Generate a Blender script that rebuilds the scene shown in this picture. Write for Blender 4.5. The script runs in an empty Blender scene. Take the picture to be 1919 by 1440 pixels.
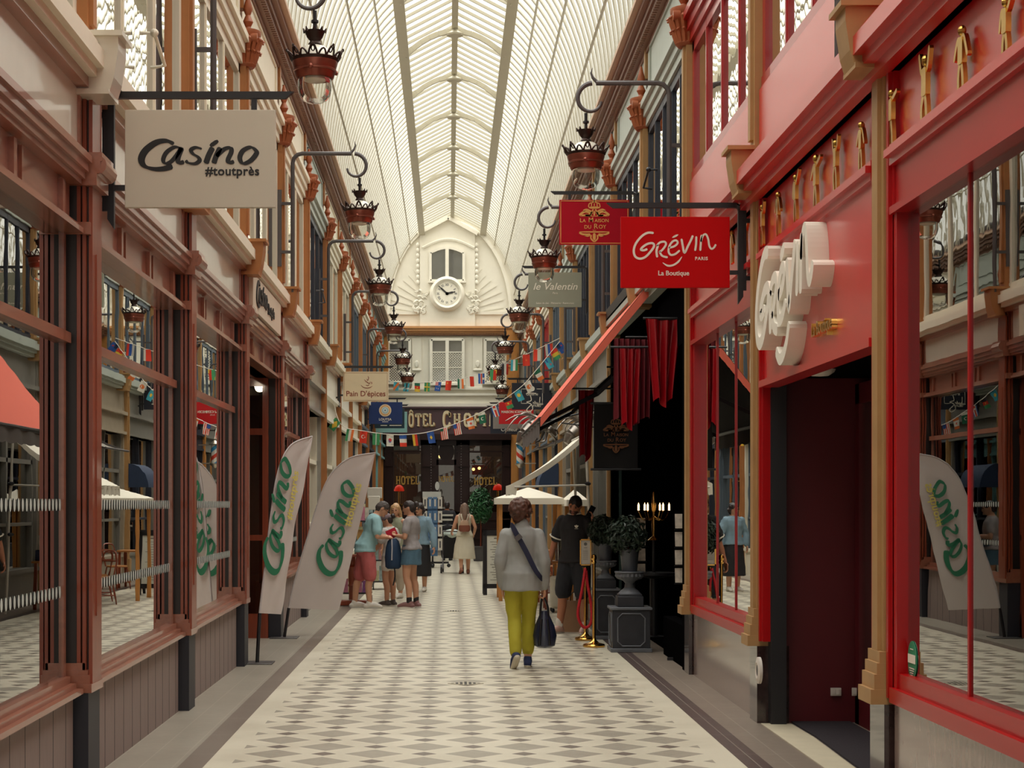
import bpy, math, random
from mathutils import Vector, Matrix, noise
R = math.radians
PI = math.pi
random.seed(7)
sc = bpy.context.scene

# ------------------------------------------------------------------ camera, sky, sun, exposure
F, VX, VY, H = 3240.0, 841.0, 945.0, 1.65          # focal length in px (1919 wide), vanishing point, eye height
cd = bpy.data.cameras.new('camera')
cam = bpy.data.objects.new('camera', cd)
sc.collection.objects.link(cam)
cam.location = (0, 0, H)
cam.rotation_euler = (R(90), 0, 0)
cd.sensor_width = 36
cd.lens = F / 1919 * 36
cd.shift_x = (959.5 - VX) / 1919
cd.shift_y = (VY - 720) / 1919
cd.clip_end = 300
sc.camera = cam

world = bpy.data.worlds.new('overcast_sky')
sc.world = world
world.use_nodes = True
bg = world.node_tree.nodes['Background']
bg.inputs['Color'].default_value = (1.0, 0.965, 0.86, 1)
bg.inputs['Strength'].default_value = 1.3

sd = bpy.data.lights.new('overcast_sun', 'SUN')
sd.energy = 9.6
sd.angle = R(95)
sd.color = (1.0, 0.985, 0.955)
sun = bpy.data.objects.new('overcast_sun', sd)
sc.collection.objects.link(sun)
sun.rotation_euler = (R(-6), R(-3), 0)

vs = sc.view_settings
vs.view_transform = 'Standard'
vs.look = 'None'
vs.exposure = 0.0
vs.gamma = 1
vs.use_curve_mapping = False
cy = sc.cycles
cy.max_bounces = 7
cy.diffuse_bounces = 3
cy.glossy_bounces = 3
cy.transmission_bounces = 4
cy.transparent_max_bounces = 12
cy.caustics_reflective = False
cy.caustics_refractive = False
cy.sample_clamp_indirect = 4
cy.use_denoising = True

# ------------------------------------------------------------------ helpers
def W(px, py, Y):
    """point of the place seen at photo pixel px,py standing at depth Y"""
    return Vector(((px - VX) * Y / F, Y, H - (py - VY) * Y / F))

def fr(o, x, y):
    """frame with its local x and y axes in the given directions"""
    x = Vector(x).normalized(); y = Vector(y).normalized(); z = x.cross(y)
    m = Matrix((x, y, z)).transposed().to_4x4()
    m.translation = Vector(o)
    return m

def front(o): return fr(o, (1, 0, 0), (0, 0, 1))
def onright(o): return fr(o, (0, -1, 0), (0, 0, 1))
def onleft(o): return fr(o, (0, 1, 0), (0, 0, 1))

def crom(p, n=6, closed=False):
    p = [Vector(q) for q in p]
    if len(p) < 3: return p
    out = []
    N = len(p)
    rng = range(N) if closed else range(N - 1)
    for i in rng:
        if closed: a, b, c, d = p[i - 1], p[i], p[(i + 1) % N], p[(i + 2) % N]
        else: a, b, c, d = p[max(i - 1, 0)], p[i], p[i + 1], p[min(i + 2, N - 1)]
        for k in range(n):
            t = k / n
            out.append(0.5 * ((2 * b) + (c - a) * t + (2 * a - 5 * b + 4 * c - d) * t * t + (3 * b - a - 3 * c + d) * t ** 3))
    if not closed: out.append(p[-1])
    return out

_text = {}
class MB:
    def __init__(s): s.v = []; s.f = []; s.m = []
    def add(s, vs, fs, mi=0):
        o = len(s.v)
        s.v += [tuple(p) for p in vs]
        s.f += [tuple(i + o for i in f) for f in fs]
        s.m += [mi] * len(fs)
        return s
    def box(s, x0, x1, y0, y1, z0, z1, mi=0):
        if x0 > x1: x0, x1 = x1, x0
        v = [(x, y, z) for z in (z0, z1) for y in (y0, y1) for x in (x0, x1)]
        return s.add(v, [(0, 2, 3, 1), (4, 5, 7, 6), (0, 1, 5, 4), (2, 6, 7, 3), (0, 4, 6, 2), (1, 3, 7, 5)], mi)
    def obb(s, M, x, y, z, mi=0):
        v = [M @ Vector((a * x / 2, b * y / 2, c * z / 2)) for c in (-1, 1) for b in (-1, 1) for a in (-1, 1)]
        return s.add(v, [(0, 2, 3, 1), (4, 5, 7, 6), (0, 1, 5, 4), (2, 6, 7, 3), (0, 4, 6, 2), (1, 3, 7, 5)], mi)
    def bar(s, a, b, w, t=None, mi=0, up=(0, 0, 1)):
        a = Vector(a); b = Vector(b); t = t or w
        d = b - a; L = d.length; d.normalize()
        u = Vector(up)
        if abs(d.dot(u)) > .98: u = Vector((0, 1, 0))
        x = d.cross(u).normalized(); y = x.cross(d)
        M = Matrix((x, y, d)).transposed().to_4x4(); M.translation = (a + b) / 2
        return s.obb(M, w, t, L, mi)
    def tube(s, pts, r, n=8, mi=0, closed=False):
        pts = [Vector(p) for p in pts]; N = len(pts)
        rr = r if isinstance(r, (list, tuple)) else [r] * N
        vs = []; u = None
        for i, p in enumerate(pts):
            if closed: d = pts[(i + 1) % N] - pts[i - 1]
            else: d = pts[min(i + 1, N - 1)] - pts[max(i - 1, 0)]
            if d.length < 1e-9: d = Vector((0, 0, 1))
            d.normalize()
            if u is None:
                u = d.orthogonal().normalized()
            else:
                u = u - d * u.dot(d)
                u = u.normalized() if u.length > 1e-6 else d.orthogonal().normalized()
            w = d.cross(u)
            for k in range(n):
                a = 2 * PI * k / n
                vs.append(p + (u * math.cos(a) + w * math.sin(a)) * rr[i])
        fs = []
        for i in range(N if closed else N - 1):
            j = (i + 1) % N
            for k in range(n):
                l = (k + 1) % n
                fs.append((i * n + k, i * n + l, j * n + l, j * n + k))
        if not closed:
            fs.append(tuple(range(n))[::-1]); fs.append(tuple((N - 1) * n + k for k in range(n)))
        return s.add(vs, fs, mi)
    def lathe(s, prof, M=None, n=24, mi=0, sx=1, sy=1):
        M = M or Matrix(); vs = []; N = len(prof)
        for r, z in prof:
            for k in range(n):
                a = 2 * PI * k / n
                vs.append(M @ Vector((r * math.cos(a) * sx, r * math.sin(a) * sy, z)))
        fs = [(i * n + k, i * n + (k + 1) % n, (i + 1) * n + (k + 1) % n, (i + 1) * n + k) for i in range(N - 1) for k in range(n)]
        if prof[0][0] > 1e-5: fs.append(tuple(range(n))[::-1])
        if prof[-1][0] > 1e-5: fs.append(tuple((N - 1) * n + k for k in range(n)))
        return s.add(vs, fs, mi)
    def rings(s, rings, mi=0):
        n = len(rings[0]); vs = [p for r in rings for p in r]; N = len(rings)
        fs = [(i * n + k, i * n + (k + 1) % n, (i + 1) * n + (k + 1) % n, (i + 1) * n + k) for i in range(N - 1) for k in range(n)]
        fs.append(tuple(range(n))[::-1]); fs.append(tuple((N - 1) * n + k for k in range(n)))
        return s.add(vs, fs, mi)
    def prism(s, poly, M, d, mi=0):
        n = len(poly)
        vs = [M @ Vector((p[0], p[1], 0)) for p in poly] + [M @ Vector((p[0], p[1], d)) for p in poly]
        fs = [tuple(range(n))[::-1], tuple(range(n, 2 * n))] + [(i, (i + 1) % n, n + (i + 1) % n, n + i) for i in range(n)]
        return s.add(vs, fs, mi)
    def plate(s, x0, x1, y0, y1, M, d, mi=0, z=0):
        return s.prism([(x0, y0), (x1, y0), (x1, y1), (x0, y1)], M @ Matrix.Translation((0, 0, z)), d, mi)
    def ell(s, c, r, M=None, n=14, m=9, mi=0):
        r = (r, r, r) if not isinstance(r, (list, tuple)) else r
        Q = Matrix.Translation(Vector(c)) @ (M.to_3x3().to_4x4() if M else Matrix())
        prof = [(math.sin(PI * i / m), -math.cos(PI * i / m)) for i in range(m + 1)]
        prof[0] = (0.002, -1); prof[-1] = (0.002, 1)
        return s.lathe(prof, Q @ Matrix.Diagonal((r[0], r[1], r[2], 1)), n, mi)
    def wave(s, P, nu, nv, mi=0):
        """grid surface: P(u,v) for u,v in 0..1"""
        vs = [P(i / nu, j / nv) for j in range(nv + 1) for i in range(nu + 1)]
        fs = [(j * (nu + 1) + i, j * (nu + 1) + i + 1, (j + 1) * (nu + 1) + i + 1, (j + 1) * (nu + 1) + i) for j in range(nv) for i in range(nu)]
        return s.add(vs, fs, mi)
    def stroke(s, pts, w, M, d=.004, z=0, n=6, pen=None, thin=.35, mi=0, taper=False, closed=False):
        """one brush stroke in the frame's xy plane"""
        p = [Vector((a[0], a[1], 0)) for a in pts]
        p = crom(p, n, closed) if len(p) > 2 else [p[0].lerp(p[1], k / 4) for k in range(5)]
        N = len(p); L = []; Q = []
        for i in range(N):
            if closed: t = p[(i + 1) % N] - p[i - 1]
            else: t = p[min(i + 1, N - 1)] - p[max(i - 1, 0)]
            if t.length < 1e-9: t = Vector((1, 0, 0))
            t.normalize(); nn = Vector((-t.y, t.x, 0))
            ww = w / 2
            if pen is not None:
                ww *= thin + (1 - thin) * abs(math.sin(math.atan2(t.y, t.x) - pen))
            if not closed:
                e = min(i, N - 1 - i)
                if taper: ww *= min(1, .25 + e / (N * .3))
                elif e == 0: ww *= .55
            L.append(p[i] + nn * ww); Q.append(p[i] - nn * ww)
        vs = [M @ Vector((a.x, a.y, z + h)) for h in (0, d) for a in L + Q]
        fs = []
        for i in range(N if closed else N - 1):
            j = (i + 1) % N
            fs += [(2 * N + i, 3 * N + i, 3 * N + j, 2 * N + j), (i, j, N + j, N + i), (i, 2 * N + i, 2 * N + j, j), (N + i, N + j, 3 * N + j, 3 * N + i)]
        if not closed:
            fs += [(0, N, 3 * N, 2 * N), (N - 1, 3 * N - 1, 4 * N - 1, 2 * N - 1)]
        return s.add(vs, fs, mi)
    def text(s, body, size, M, d=.003, align='CENTER', shear=0, bold=0, space=1, sx=1, mi=0):
        key = (body, align, shear, bold, space)
        if key not in _text:
            cu = bpy.data.curves.new('t', 'FONT')
            cu.body = body; cu.size = 1; cu.align_x = align; cu.shear = shear; cu.offset = bold
            cu.space_character = space; cu.extrude = .5; cu.resolution_u = 3
            ob = bpy.data.objects.new('t', cu)
            me = ob.to_mesh()
            _text[key] = ([v.co.copy() for v in me.vertices], [tuple(p.vertices) for p in me.polygons])
            ob.to_mesh_clear()
            bpy.data.objects.remove(ob); bpy.data.curves.remove(cu)
        vs, fs = _text[key]
        return s.add([M @ Vector((v.x * size * sx, v.y * size, (v.z + .5) * d)) for v in vs], fs, mi)
    def build(s, name, mats, parent=None, sharp=38, smooth=True, local=False, bevel=0):
        if not isinstance(mats, (list, tuple)): mats = [mats]
        if parent is None and not local:
            xs = [p[0] for p in s.v]; ys = [p[1] for p in s.v]; zs = [p[2] for p in s.v]
            off = Vector(((min(xs) + max(xs)) / 2, (min(ys) + max(ys)) / 2, min(zs)))
        elif parent is not None and not local:
            off = wl(parent)
        else: off = Vector()
        me = bpy.data.meshes.new(name)
        me.from_pydata([(p[0] - off.x, p[1] - off.y, p[2] - off.z) for p in s.v], [], s.f)
        for m in mats: me.materials.append(m)
        me.polygons.foreach_set('material_index', s.m)
        if smooth:
            me.polygons.foreach_set('use_smooth', [True] * len(s.f))
            me.set_sharp_from_angle(angle=R(sharp))
        me.update()
        o = bpy.data.objects.new(name, me)
        sc.collection.objects.link(o)
        if parent is not None: o.parent = parent
        elif not local: o.location = off
        if bevel:
            b = o.modifiers.new('edge', 'BEVEL'); b.width = bevel; b.segments = 2; b.limit_method = 'ANGLE'
        return o

def wl(o):
    return o.location + (wl(o.parent) if o.parent else Vector())

def tag(o, label=None, cat=None, group=None, kind=None):
    if label: o['label'] = label
    if cat: o['category'] = cat
    if group: o['group'] = group
    if kind: o['kind'] = kind
    return o

def empty(name, loc, label=None, cat=None, group=None, rz=0):
    o = bpy.data.objects.new(name, None)
    sc.collection.objects.link(o)
    o.location = loc; o.rotation_euler = (0, 0, rz); o.empty_display_size = .1
    return tag(o, label, cat, group)

def struct(o): o['kind'] = 'structure'; return o

def copy_tree(o, parent=None):
    c = o.copy(); sc.collection.objects.link(c); c.parent = parent
    for ch in list(o.children): copy_tree(ch, c)
    return c

# ------------------------------------------------------------------ materials
def lin(c):
    c = c / 255
    return c / 12.92 if c <= .04045 else ((c + .055) / 1.055) ** 2.4
def rgb(r, g, b, a=1): return (lin(r), lin(g), lin(b), 1)

_m = {}
def mat(name, col, rough=.5, metal=0, var=.08, scale=6, bump=0, coat=0, crough=.06, spec=.5, stretch=None, emit=None, es=0):
    if name in _m: return _m[name]
    m = bpy.data.materials.new(name); m.use_nodes = True
    nt = m.node_tree; b = nt.nodes['Principled BSDF']
    c = rgb(*col)
    b.inputs['Roughness'].default_value = rough
    b.inputs['Metallic'].default_value = metal
    b.inputs['Specular IOR Level'].default_value = spec
    if coat:
        b.inputs['Coat Weight'].default_value = coat; b.inputs['Coat Roughness'].default_value = crough
    tc = nt.nodes.new('ShaderNodeTexCoord')
    mp = nt.nodes.new('ShaderNodeMapping')
    if stretch: mp.inputs['Scale'].default_value = stretch
    nz = nt.nodes.new('ShaderNodeTexNoise'); nz.inputs['Scale'].default_value = scale; nz.inputs['Detail'].default_value = 4
    nt.links.new(tc.outputs['Object'], mp.inputs[0]); nt.links.new(mp.outputs[0], nz.inputs['Vector'])
    mx = nt.nodes.new('ShaderNodeMix'); mx.data_type = 'RGBA'
    mx.inputs[6].default_value = tuple(x * (1 - var * 1.6) for x in c[:3]) + (1,)
    mx.inputs[7].default_value = tuple(min(1, x * (1 + var * 1.6)) for x in c[:3]) + (1,)
    nt.links.new(nz.outputs['Fac'], mx.inputs[0]); nt.links.new(mx.outputs[2], b.inputs['Base Color'])
    if bump:
        bp = nt.nodes.new('ShaderNodeBump'); bp.inputs['Strength'].default_value = bump; bp.inputs['Distance'].default_value = .02
        nt.links.new(nz.outputs['Fac'], bp.inputs['Height']); nt.links.new(bp.outputs[0], b.inputs['Normal'])
    if emit:
        b.inputs['Emission Color'].default_value = rgb(*emit); b.inputs['Emission Strength'].default_value = es
    _m[name] = m
    return m

def glass(name, tint=(235, 235, 228), boost=1.5, rough=.0, add=0.0, wob=0):
    """thin pane: Fresnel share mirrors, the rest passes straight through"""
    if name in _m: return _m[name]
    m = bpy.data.materials.new(name); m.use_nodes = True
    nt = m.node_tree; nt.nodes.clear()
    out = nt.nodes.new('ShaderNodeOutputMaterial'); mix = nt.nodes.new('ShaderNodeMixShader')
    tr = nt.nodes.new('ShaderNodeBsdfTransparent'); gl = nt.nodes.new('ShaderNodeBsdfGlossy')
    tr.inputs[0].default_value = rgb(*tint); gl.inputs['Roughness'].default_value = rough
    gl.inputs[0].default_value = (.95, .95, .93, 1)
    fn = nt.nodes.new('ShaderNodeFresnel'); fn.inputs[0].default_value = 1.5
    ma = nt.nodes.new('ShaderNodeMath'); ma.operation = 'MULTIPLY_ADD'; ma.use_clamp = True
    ma.inputs[1].default_value = boost; ma.inputs[2].default_value = add
    nt.links.new(fn.outputs[0], ma.inputs[0]); nt.links.new(ma.outputs[0], mix.inputs[0])
    nt.links.new(tr.outputs[0], mix.inputs[1]); nt.links.new(gl.outputs[0], mix.inputs[2]); nt.links.new(mix.outputs[0], out.inputs[0])
    if wob:
        tc = nt.nodes.new('ShaderNodeTexCoord'); nz = nt.nodes.new('ShaderNodeTexNoise'); nz.inputs['Scale'].default_value = 2.2
        bp = nt.nodes.new('ShaderNodeBump'); bp.inputs['Strength'].default_value = wob; bp.inputs['Distance'].default_value = .01
        nt.links.new(tc.outputs['Object'], nz.inputs['Vector']); nt.links.new(nz.outputs[0], bp.inputs['Height']); nt.links.new(bp.outputs[0], gl.inputs['Normal'])
    _m[name] = m
    return m

def floor_material():
    m = bpy.data.materials.new('passage_tiles'); m.use_nodes = True
    nt = m.node_tree; b = nt.nodes['Principled BSDF']; N = nt.nodes.new; L = nt.links.new
    tc = N('ShaderNodeTexCoord'); sp = N('ShaderNodeSeparateXYZ'); L(tc.outputs['Object'], sp.inputs[0])
    def mth(op, a, c=None, d=None):
        n = N('ShaderNodeMath'); n.operation = op
        for i, q in enumerate((a, c, d)):
            if q is None: continue
            if isinstance(q, (int, float)): n.inputs[i].default_value = q
            else: L(q, n.inputs[i])
        return n.outputs[0]
    def mixc(f, a, c):
        n = N('ShaderNodeMix'); n.data_type = 'RGBA'; L(f, n.inputs[0])
        for i, q in ((6, a), (7, c)):
            if isinstance(q, tuple): n.inputs[i].default_value = q
            else: L(q, n.inputs[i])
        return n.outputs[2]
    X, Y = sp.outputs[0], sp.outputs[1]
    a = mth('MULTIPLY', mth('ADD', X, 1.157), 1 / .331)
    c = mth('MULTIPLY', mth('SUBTRACT', Y, 11.08), 1 / .3335)
    p = mth('MULTIPLY', mth('ADD', a, c), .5); q = mth('MULTIPLY', mth('SUBTRACT', a, c), .5)
    fp = mth('ABSOLUTE', mth('SUBTRACT', mth('FRACT', p), .5)); fq = mth('ABSOLUTE', mth('SUBTRACT', mth('FRACT', q), .5))
    big = mth('LESS_THAN', mth('MAXIMUM', fp, fq), .292)
    dark = mth('GREATER_THAN', mth('MINIMUM', fp, fq), .372)
    nz = N('ShaderNodeTexNoise'); nz.inputs['Scale'].default_value = 1.3; nz.inputs['Detail'].default_value = 5; L(tc.outputs['Object'], nz.inputs['Vector'])
    n2 = N('ShaderNodeTexNoise'); n2.inputs['Scale'].default_value = 14; n2.inputs['Detail'].default_value = 6; L(tc.outputs['Object'], n2.inputs['Vector'])
    cream = mixc(nz.outputs['Fac'], rgb(210, 201, 179), rgb(224, 216, 195))
    grey = mixc(n2.outputs['Fac'], rgb(154, 146, 131), rgb(178, 169, 152))
    dk = mixc(n2.outputs['Fac'], rgb(106, 94, 86), rgb(130, 117, 105))
    pat = mixc(dark, mixc(big, cream, grey), dk)
    def between(lo, hi): return mth('MULTIPLY', mth('GREATER_THAN', X, lo), mth('LESS_THAN', X, hi))
    gl = mixc(n2.outputs['Fac'], rgb(146, 138, 124), rgb(160, 151, 137)); gr = mixc(n2.outputs['Fac'], rgb(128, 114, 102), rgb(144, 131, 118))
    col = mixc(mth('GREATER_THAN', X, 0), gl, gr)
    col = mixc(between(-1.70, -1.54), col, rgb(122, 109, 98))
    col = mixc(between(1.87, 2.03), col, rgb(84, 69, 66))
    # tile joints in the side strips
    jy = mth('LESS_THAN', mth('FRACT', mth('MULTIPLY', Y, 1 / .95)), .008)
    jx = mth('LESS_THAN', mth('ABSOLUTE', mth('SUBTRACT', mth('FRACT', mth('MULTIPLY', mth('ADD', X, 2.04), 1 / .205)), .5)), .02)
    col = mixc(mth('MULTIPLY', mth('MAXIMUM', jx, jy), .35), col, rgb(190, 180, 165))
    col = mixc(between(-1.54, 1.87), col, cream)
    col = mixc(between(-1.38, 1.70), col, pat)
    dirt = N('ShaderNodeMix'); dirt.data_type = 'RGBA'; dirt.blend_type = 'MULTIPLY'; dirt.inputs[0].default_value = .35
    rp = N('ShaderNodeValToRGB'); rp.color_ramp.elements[0].position = .35; rp.color_ramp.elements[0].color = (.72, .7, .68, 1); rp.color_ramp.elements[1].position = .6
    L(nz.outputs['Fac'], rp.inputs[0]); L(col, dirt.inputs[6]); L(rp.outputs[0], dirt.inputs[7])
    L(dirt.outputs[2], b.inputs['Base Color'])
    b.inputs['Roughness'].default_value = .38
    b.inputs['Specular IOR Level'].default_value = .4
    return m

CREAM = mat('cream_paint', (236, 226, 204), .55, var=.03)
WHITEP = mat('white_paint', (236, 230, 214), .55, var=.03)
IRONW = mat('white_roof_iron', (184, 177, 156), .5, var=.03)
WOOD = mat('brown_varnished_wood', (138, 62, 36), .36, var=.22, scale=5, stretch=(6, 6, .6), coat=.25)
WOODH = mat('brown_varnished_wood_rail', (152, 94, 72), .35, var=.16, scale=5, stretch=(6, .6, 6), coat=.6)
SHADEW = mat('painted_pier_shade', (30, 22, 20), .45)  # dark tone standing in for shade on the piers' recessed backs and grooves
PANEL = mat('beige_gloss_panel', (218, 208, 190), .25, var=.03, coat=.5)
PLINTH = mat('grey_wood_plinth', (146, 128, 122), .6, var=.16, scale=9, stretch=(14, 14, .8))
PLDARK = mat('blue_black_plinth_edge', (40, 40, 48), .5)
OCHRE = mat('ochre_gilded_iron', (172, 112, 62), .5, var=.12)
TERRA = mat('terracotta_gilding', (160, 88, 52), .5, var=.15, scale=20)
TAN = mat('tan_gilded_iron', (172, 132, 84), .5, var=.12)
CORN = mat('brown_cornice', (132, 92, 72), .5, var=.08)
CORNL = mat('pinkish_cornice_edge', (196, 160, 132), .5, var=.05)
BLUEG = mat('pale_blue_grey_paint', (176, 182, 172), .5, var=.04)
NAVY = mat('navy_window_paint', (42, 46, 60), .45)
BLACK = mat('black_iron', (30, 28, 32), .45, var=.1)
GREYI = mat('grey_iron', (88, 82, 82), .45, var=.1)
RED = mat('gloss_red_paint', (172, 0, 6), .4, var=.03, coat=.4, crough=.18, spec=.2)
REDM = mat('red_board', (206, 14, 18), .42, var=.03, coat=1.0, crough=.26, spec=.4)
DRED = mat('dark_red_wall', (92, 14, 24), .5)
GOLD = mat('gold_leaf', (222, 184, 96), .28, 1, var=.15, scale=20)
BRASS = mat('polished_brass', (206, 158, 82), .2, 1, var=.08)
COPPER = mat('copper_band', (138, 76, 60), .32, .6, var=.2, scale=12)
BRONZE = mat('dark_bronze', (66, 52, 48), .42, .8, var=.2)
GLOBE = glass('clear_globe_glass', (246, 246, 242), .8)
DOME = mat('white_lamp_dome', (226, 220, 204), .3, coat=.4)
MARBLE = mat('polished_brown_marble', (136, 110, 100), .2, var=.3, scale=7, coat=.7, crough=.1, stretch=(3, 3, .6))
MARBD = mat('dark_veined_marble', (58, 42, 40), .15, var=.5, scale=16, coat=.6)
SHOPG = glass('shop_window_glass', (228, 228, 220), 2.3, wob=.02)
UPG = glass('old_upper_window_glass', (215, 218, 208), 2.8, add=.12, wob=.1)
HOTG = glass('hotel_window_glass', (200, 196, 186), 1.3)
SIGNG = mat('taupe_sign_panel', (208, 199, 180), .5, var=.02)
INK = mat('black_lettering', (20, 18, 18), .5)
WLET = mat('white_lettering', (238, 230, 214), .5, var=.02)
FABG = mat('flag_fabric_grey_pink', (206, 194, 188), .8, var=.03)
GREENL = mat('green_lettering', (42, 118, 84), .7)
YELL = mat('yellow_lettering', (222, 206, 104), .7)
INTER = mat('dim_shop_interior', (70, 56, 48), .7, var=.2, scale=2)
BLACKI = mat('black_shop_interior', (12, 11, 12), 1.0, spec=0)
CURT = mat('cream_net_curtain', (206, 200, 184), .8, var=.06, scale=3, stretch=(6, 6, .5))
TEAL = mat('teal_paint', (130, 176, 176), .5, var=.04)
SLATE = mat('slate_blue_paint', (92, 104, 116), .5, var=.06)
ORANGE = mat('orange_wood_pilaster', (196, 132, 66), .5, var=.12, stretch=(6, 6, .5))
HWOOD = mat('dark_hotel_wood', (44, 24, 22), .45, var=.2, coat=.08, spec=.25)
PLUM = mat('plum_sign_board', (82, 58, 62), .5, var=.06)

XL, XR = -2.12, 2.36
YB, YE = -7.0, 56.6          # the arcade behind the camera and its far end

def wb(mb, side, d0, d1, y0, y1, z0, z1, mi=0):
    """box on a side wall; d is how far it stands out into the passage"""
    if side < 0: return mb.box(XL + d0, XL + d1, y0, y1, z0, z1, mi)
    return mb.box(XR - d1, XR - d0, y0, y1, z0, z1, mi)
def wx(side, d): return XL + d if side < 0 else XR - d

# ------------------------------------------------------------------ floor, outer walls, slabs
mb = MB(); mb.box(-4.6, 4.9, YB, YE + .5, -.1, 0)
fl = struct(mb.build('floor', floor_material(), local=True))

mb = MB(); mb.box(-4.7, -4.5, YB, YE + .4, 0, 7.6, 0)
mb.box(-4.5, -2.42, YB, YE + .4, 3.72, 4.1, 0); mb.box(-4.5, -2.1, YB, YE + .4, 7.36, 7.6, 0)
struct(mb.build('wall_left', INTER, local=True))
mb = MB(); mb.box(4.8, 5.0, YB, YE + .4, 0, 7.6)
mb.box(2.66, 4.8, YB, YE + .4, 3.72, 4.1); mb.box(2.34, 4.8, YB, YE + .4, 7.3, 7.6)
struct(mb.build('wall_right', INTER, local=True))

# ------------------------------------------------------------------ glazed iron roof
CX = .12
def vault(t, a=2.2, b=3.6, z0=7.45):
    """point of the vault; t 0 at the left spring, 1 at the right"""
    th = PI * (1 - t)
    return CX + a * math.cos(th), z0 + b * math.sin(th)
def arc_side(s, n=14):
    out = []
    for i in range(n + 1):
        z = i / n
        th = (PI / 2) * (z * .70)
        x = 2.2 * math.cos(th); zz = 7.45 + 3.6 * math.sin(th)
        out.append((CX + s * x, zz))
    return out
sideL, sideR = arc_side(-1), arc_side(1)
BX, BZ = sideR[-1][0] - CX, sideR[-1][1]
RIDZ = BZ + .52
roof = struct(empty('ceiling', (0, 0, 0)))
gl = MB()
for sd_ in (sideL, sideR):
    vs = [(x, y, z) for y in (YB, YE) for x, z in sd_]; n = len(sd_)
    gl.add(vs, [(i, i + 1, n + i + 1, n + i) for i in range(n - 1)])
for s in (-1, 1):
    gl.add([(CX + s * BX, YB, BZ), (CX, YB, RIDZ), (CX, YE, RIDZ), (CX + s * BX, YE, BZ)], [(0, 1, 2, 3)])
RG = bpy.data.materials.new('frosted_roof_glass'); RG.use_nodes = True
nt = RG.node_tree; nt.nodes.clear()
o_ = nt.nodes.new('ShaderNodeOutputMaterial'); mx = nt.nodes.new('ShaderNodeMixShader'); mx.inputs[0].default_value = .22
t_ = nt.nodes.new('ShaderNodeBsdfTransparent'); t_.inputs[0].default_value = (.93, .94, .92, 1)
u_ = nt.nodes.new('ShaderNodeBsdfTranslucent'); u_.inputs[0].default_value = (.9, .9, .86, 1)
nt.links.new(t_.outputs[0], mx.inputs[1]); nt.links.new(u_.outputs[0], mx.inputs[2]); nt.links.new(mx.outputs[0], o_.inputs[0])
gl.build('glass_pane', RG, roof, smooth=False)
bars = MB()
PIT = .4537
ny = int((YE - YB) / PIT)
for k in range(ny + 1):
    y = YB + k * PIT
    for sd_ in (sideL, sideR):
        n = len(sd_); vs = []
        for i, (x, z) in enumerate(sd_):
            nx, nz_ = (x - CX) / 2.2 ** 2, (z - 7.45) / 3.6 ** 2
            l = math.hypot(nx, nz_); nx /= l; nz_ /= l
            for dy, dn in ((-.03, -.014), (.03, -.014), (.03, .03), (-.03, .03)):
                vs.append((x + nx * dn, y + dy, z + nz_ * dn))
        bars.add(vs, [(i * 4 + j, i * 4 + (j + 1) % 4, (i + 1) * 4 + (j + 1) % 4, (i + 1) * 4 + j) for i in range(n - 1) for j in range(4)])
    for s in (-1, 1):
        bars.bar((CX + s * BX, y, BZ - .03), (CX, y, RIDZ - .03), .04, .05)
bars.build('glazing_bar', IRONW, roof, smooth=False)
pur = MB()
for sd_ in (sideL, sideR):
    for i in (4, 8, 11):
        x, z = sd_[i]; pur.tube([(x - (x - CX) * .035, YB, z - .05), (x - (x - CX) * .035, YE, z - .05)], .022, 5)
pur.build('purlin', IRONW, roof, smooth=False)
for s in (-1, 1):
    b = MB(); b.box(CX + s * BX - .06, CX + s * BX + .06, YB, YE, BZ - .2, BZ + .02)
    b.box(CX + s * BX - .1, CX + s * BX + .1, YB, YE, BZ - .22, BZ - .19)
    b.build('longitudinal_beam', IRONW, roof)
b = MB(); b.box(CX - .035, CX + .035, YB, YE, RIDZ - .16, RIDZ); b.box(CX - .06, CX + .06, YB, YE, RIDZ - .17, RIDZ - .14)
b.build('ridge_beam', IRONW, roof)
k = 0
for y in [30.4 + 3.63 * i for i in range(-10, 7)]:
    b = MB(); pts = []
    for i in range(13):
        t = -1 + 2 * i / 12
        pts.append((CX + t * BX, y, BZ - .2 + .5 * (1 - t * t)))
    for i in range(12): b.bar(pts[i], pts[i + 1], .1, .07, up=(0, 1, 0))
    b.lathe([(.16, -.03), (.18, 0), (.1, .05), (.04, .1)], Matrix.Translation((CX, y, RIDZ - .28)), 14)
    b.build('roof_arch', IRONW, roof)
    for sd_ in (sideL, sideR):
        pass

# ------------------------------------------------------------------ upper storeys
wn = [0]
def window_name():
    wn[0] += 1; return 'window_%d' % wn[0]
tn = [0]
def trim_name():
    tn[0] += 1; return 'trim_%d' % tn[0]
def door_name(c=[0]):
    c[0] += 1; return 'door_%d' % c[0]

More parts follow.
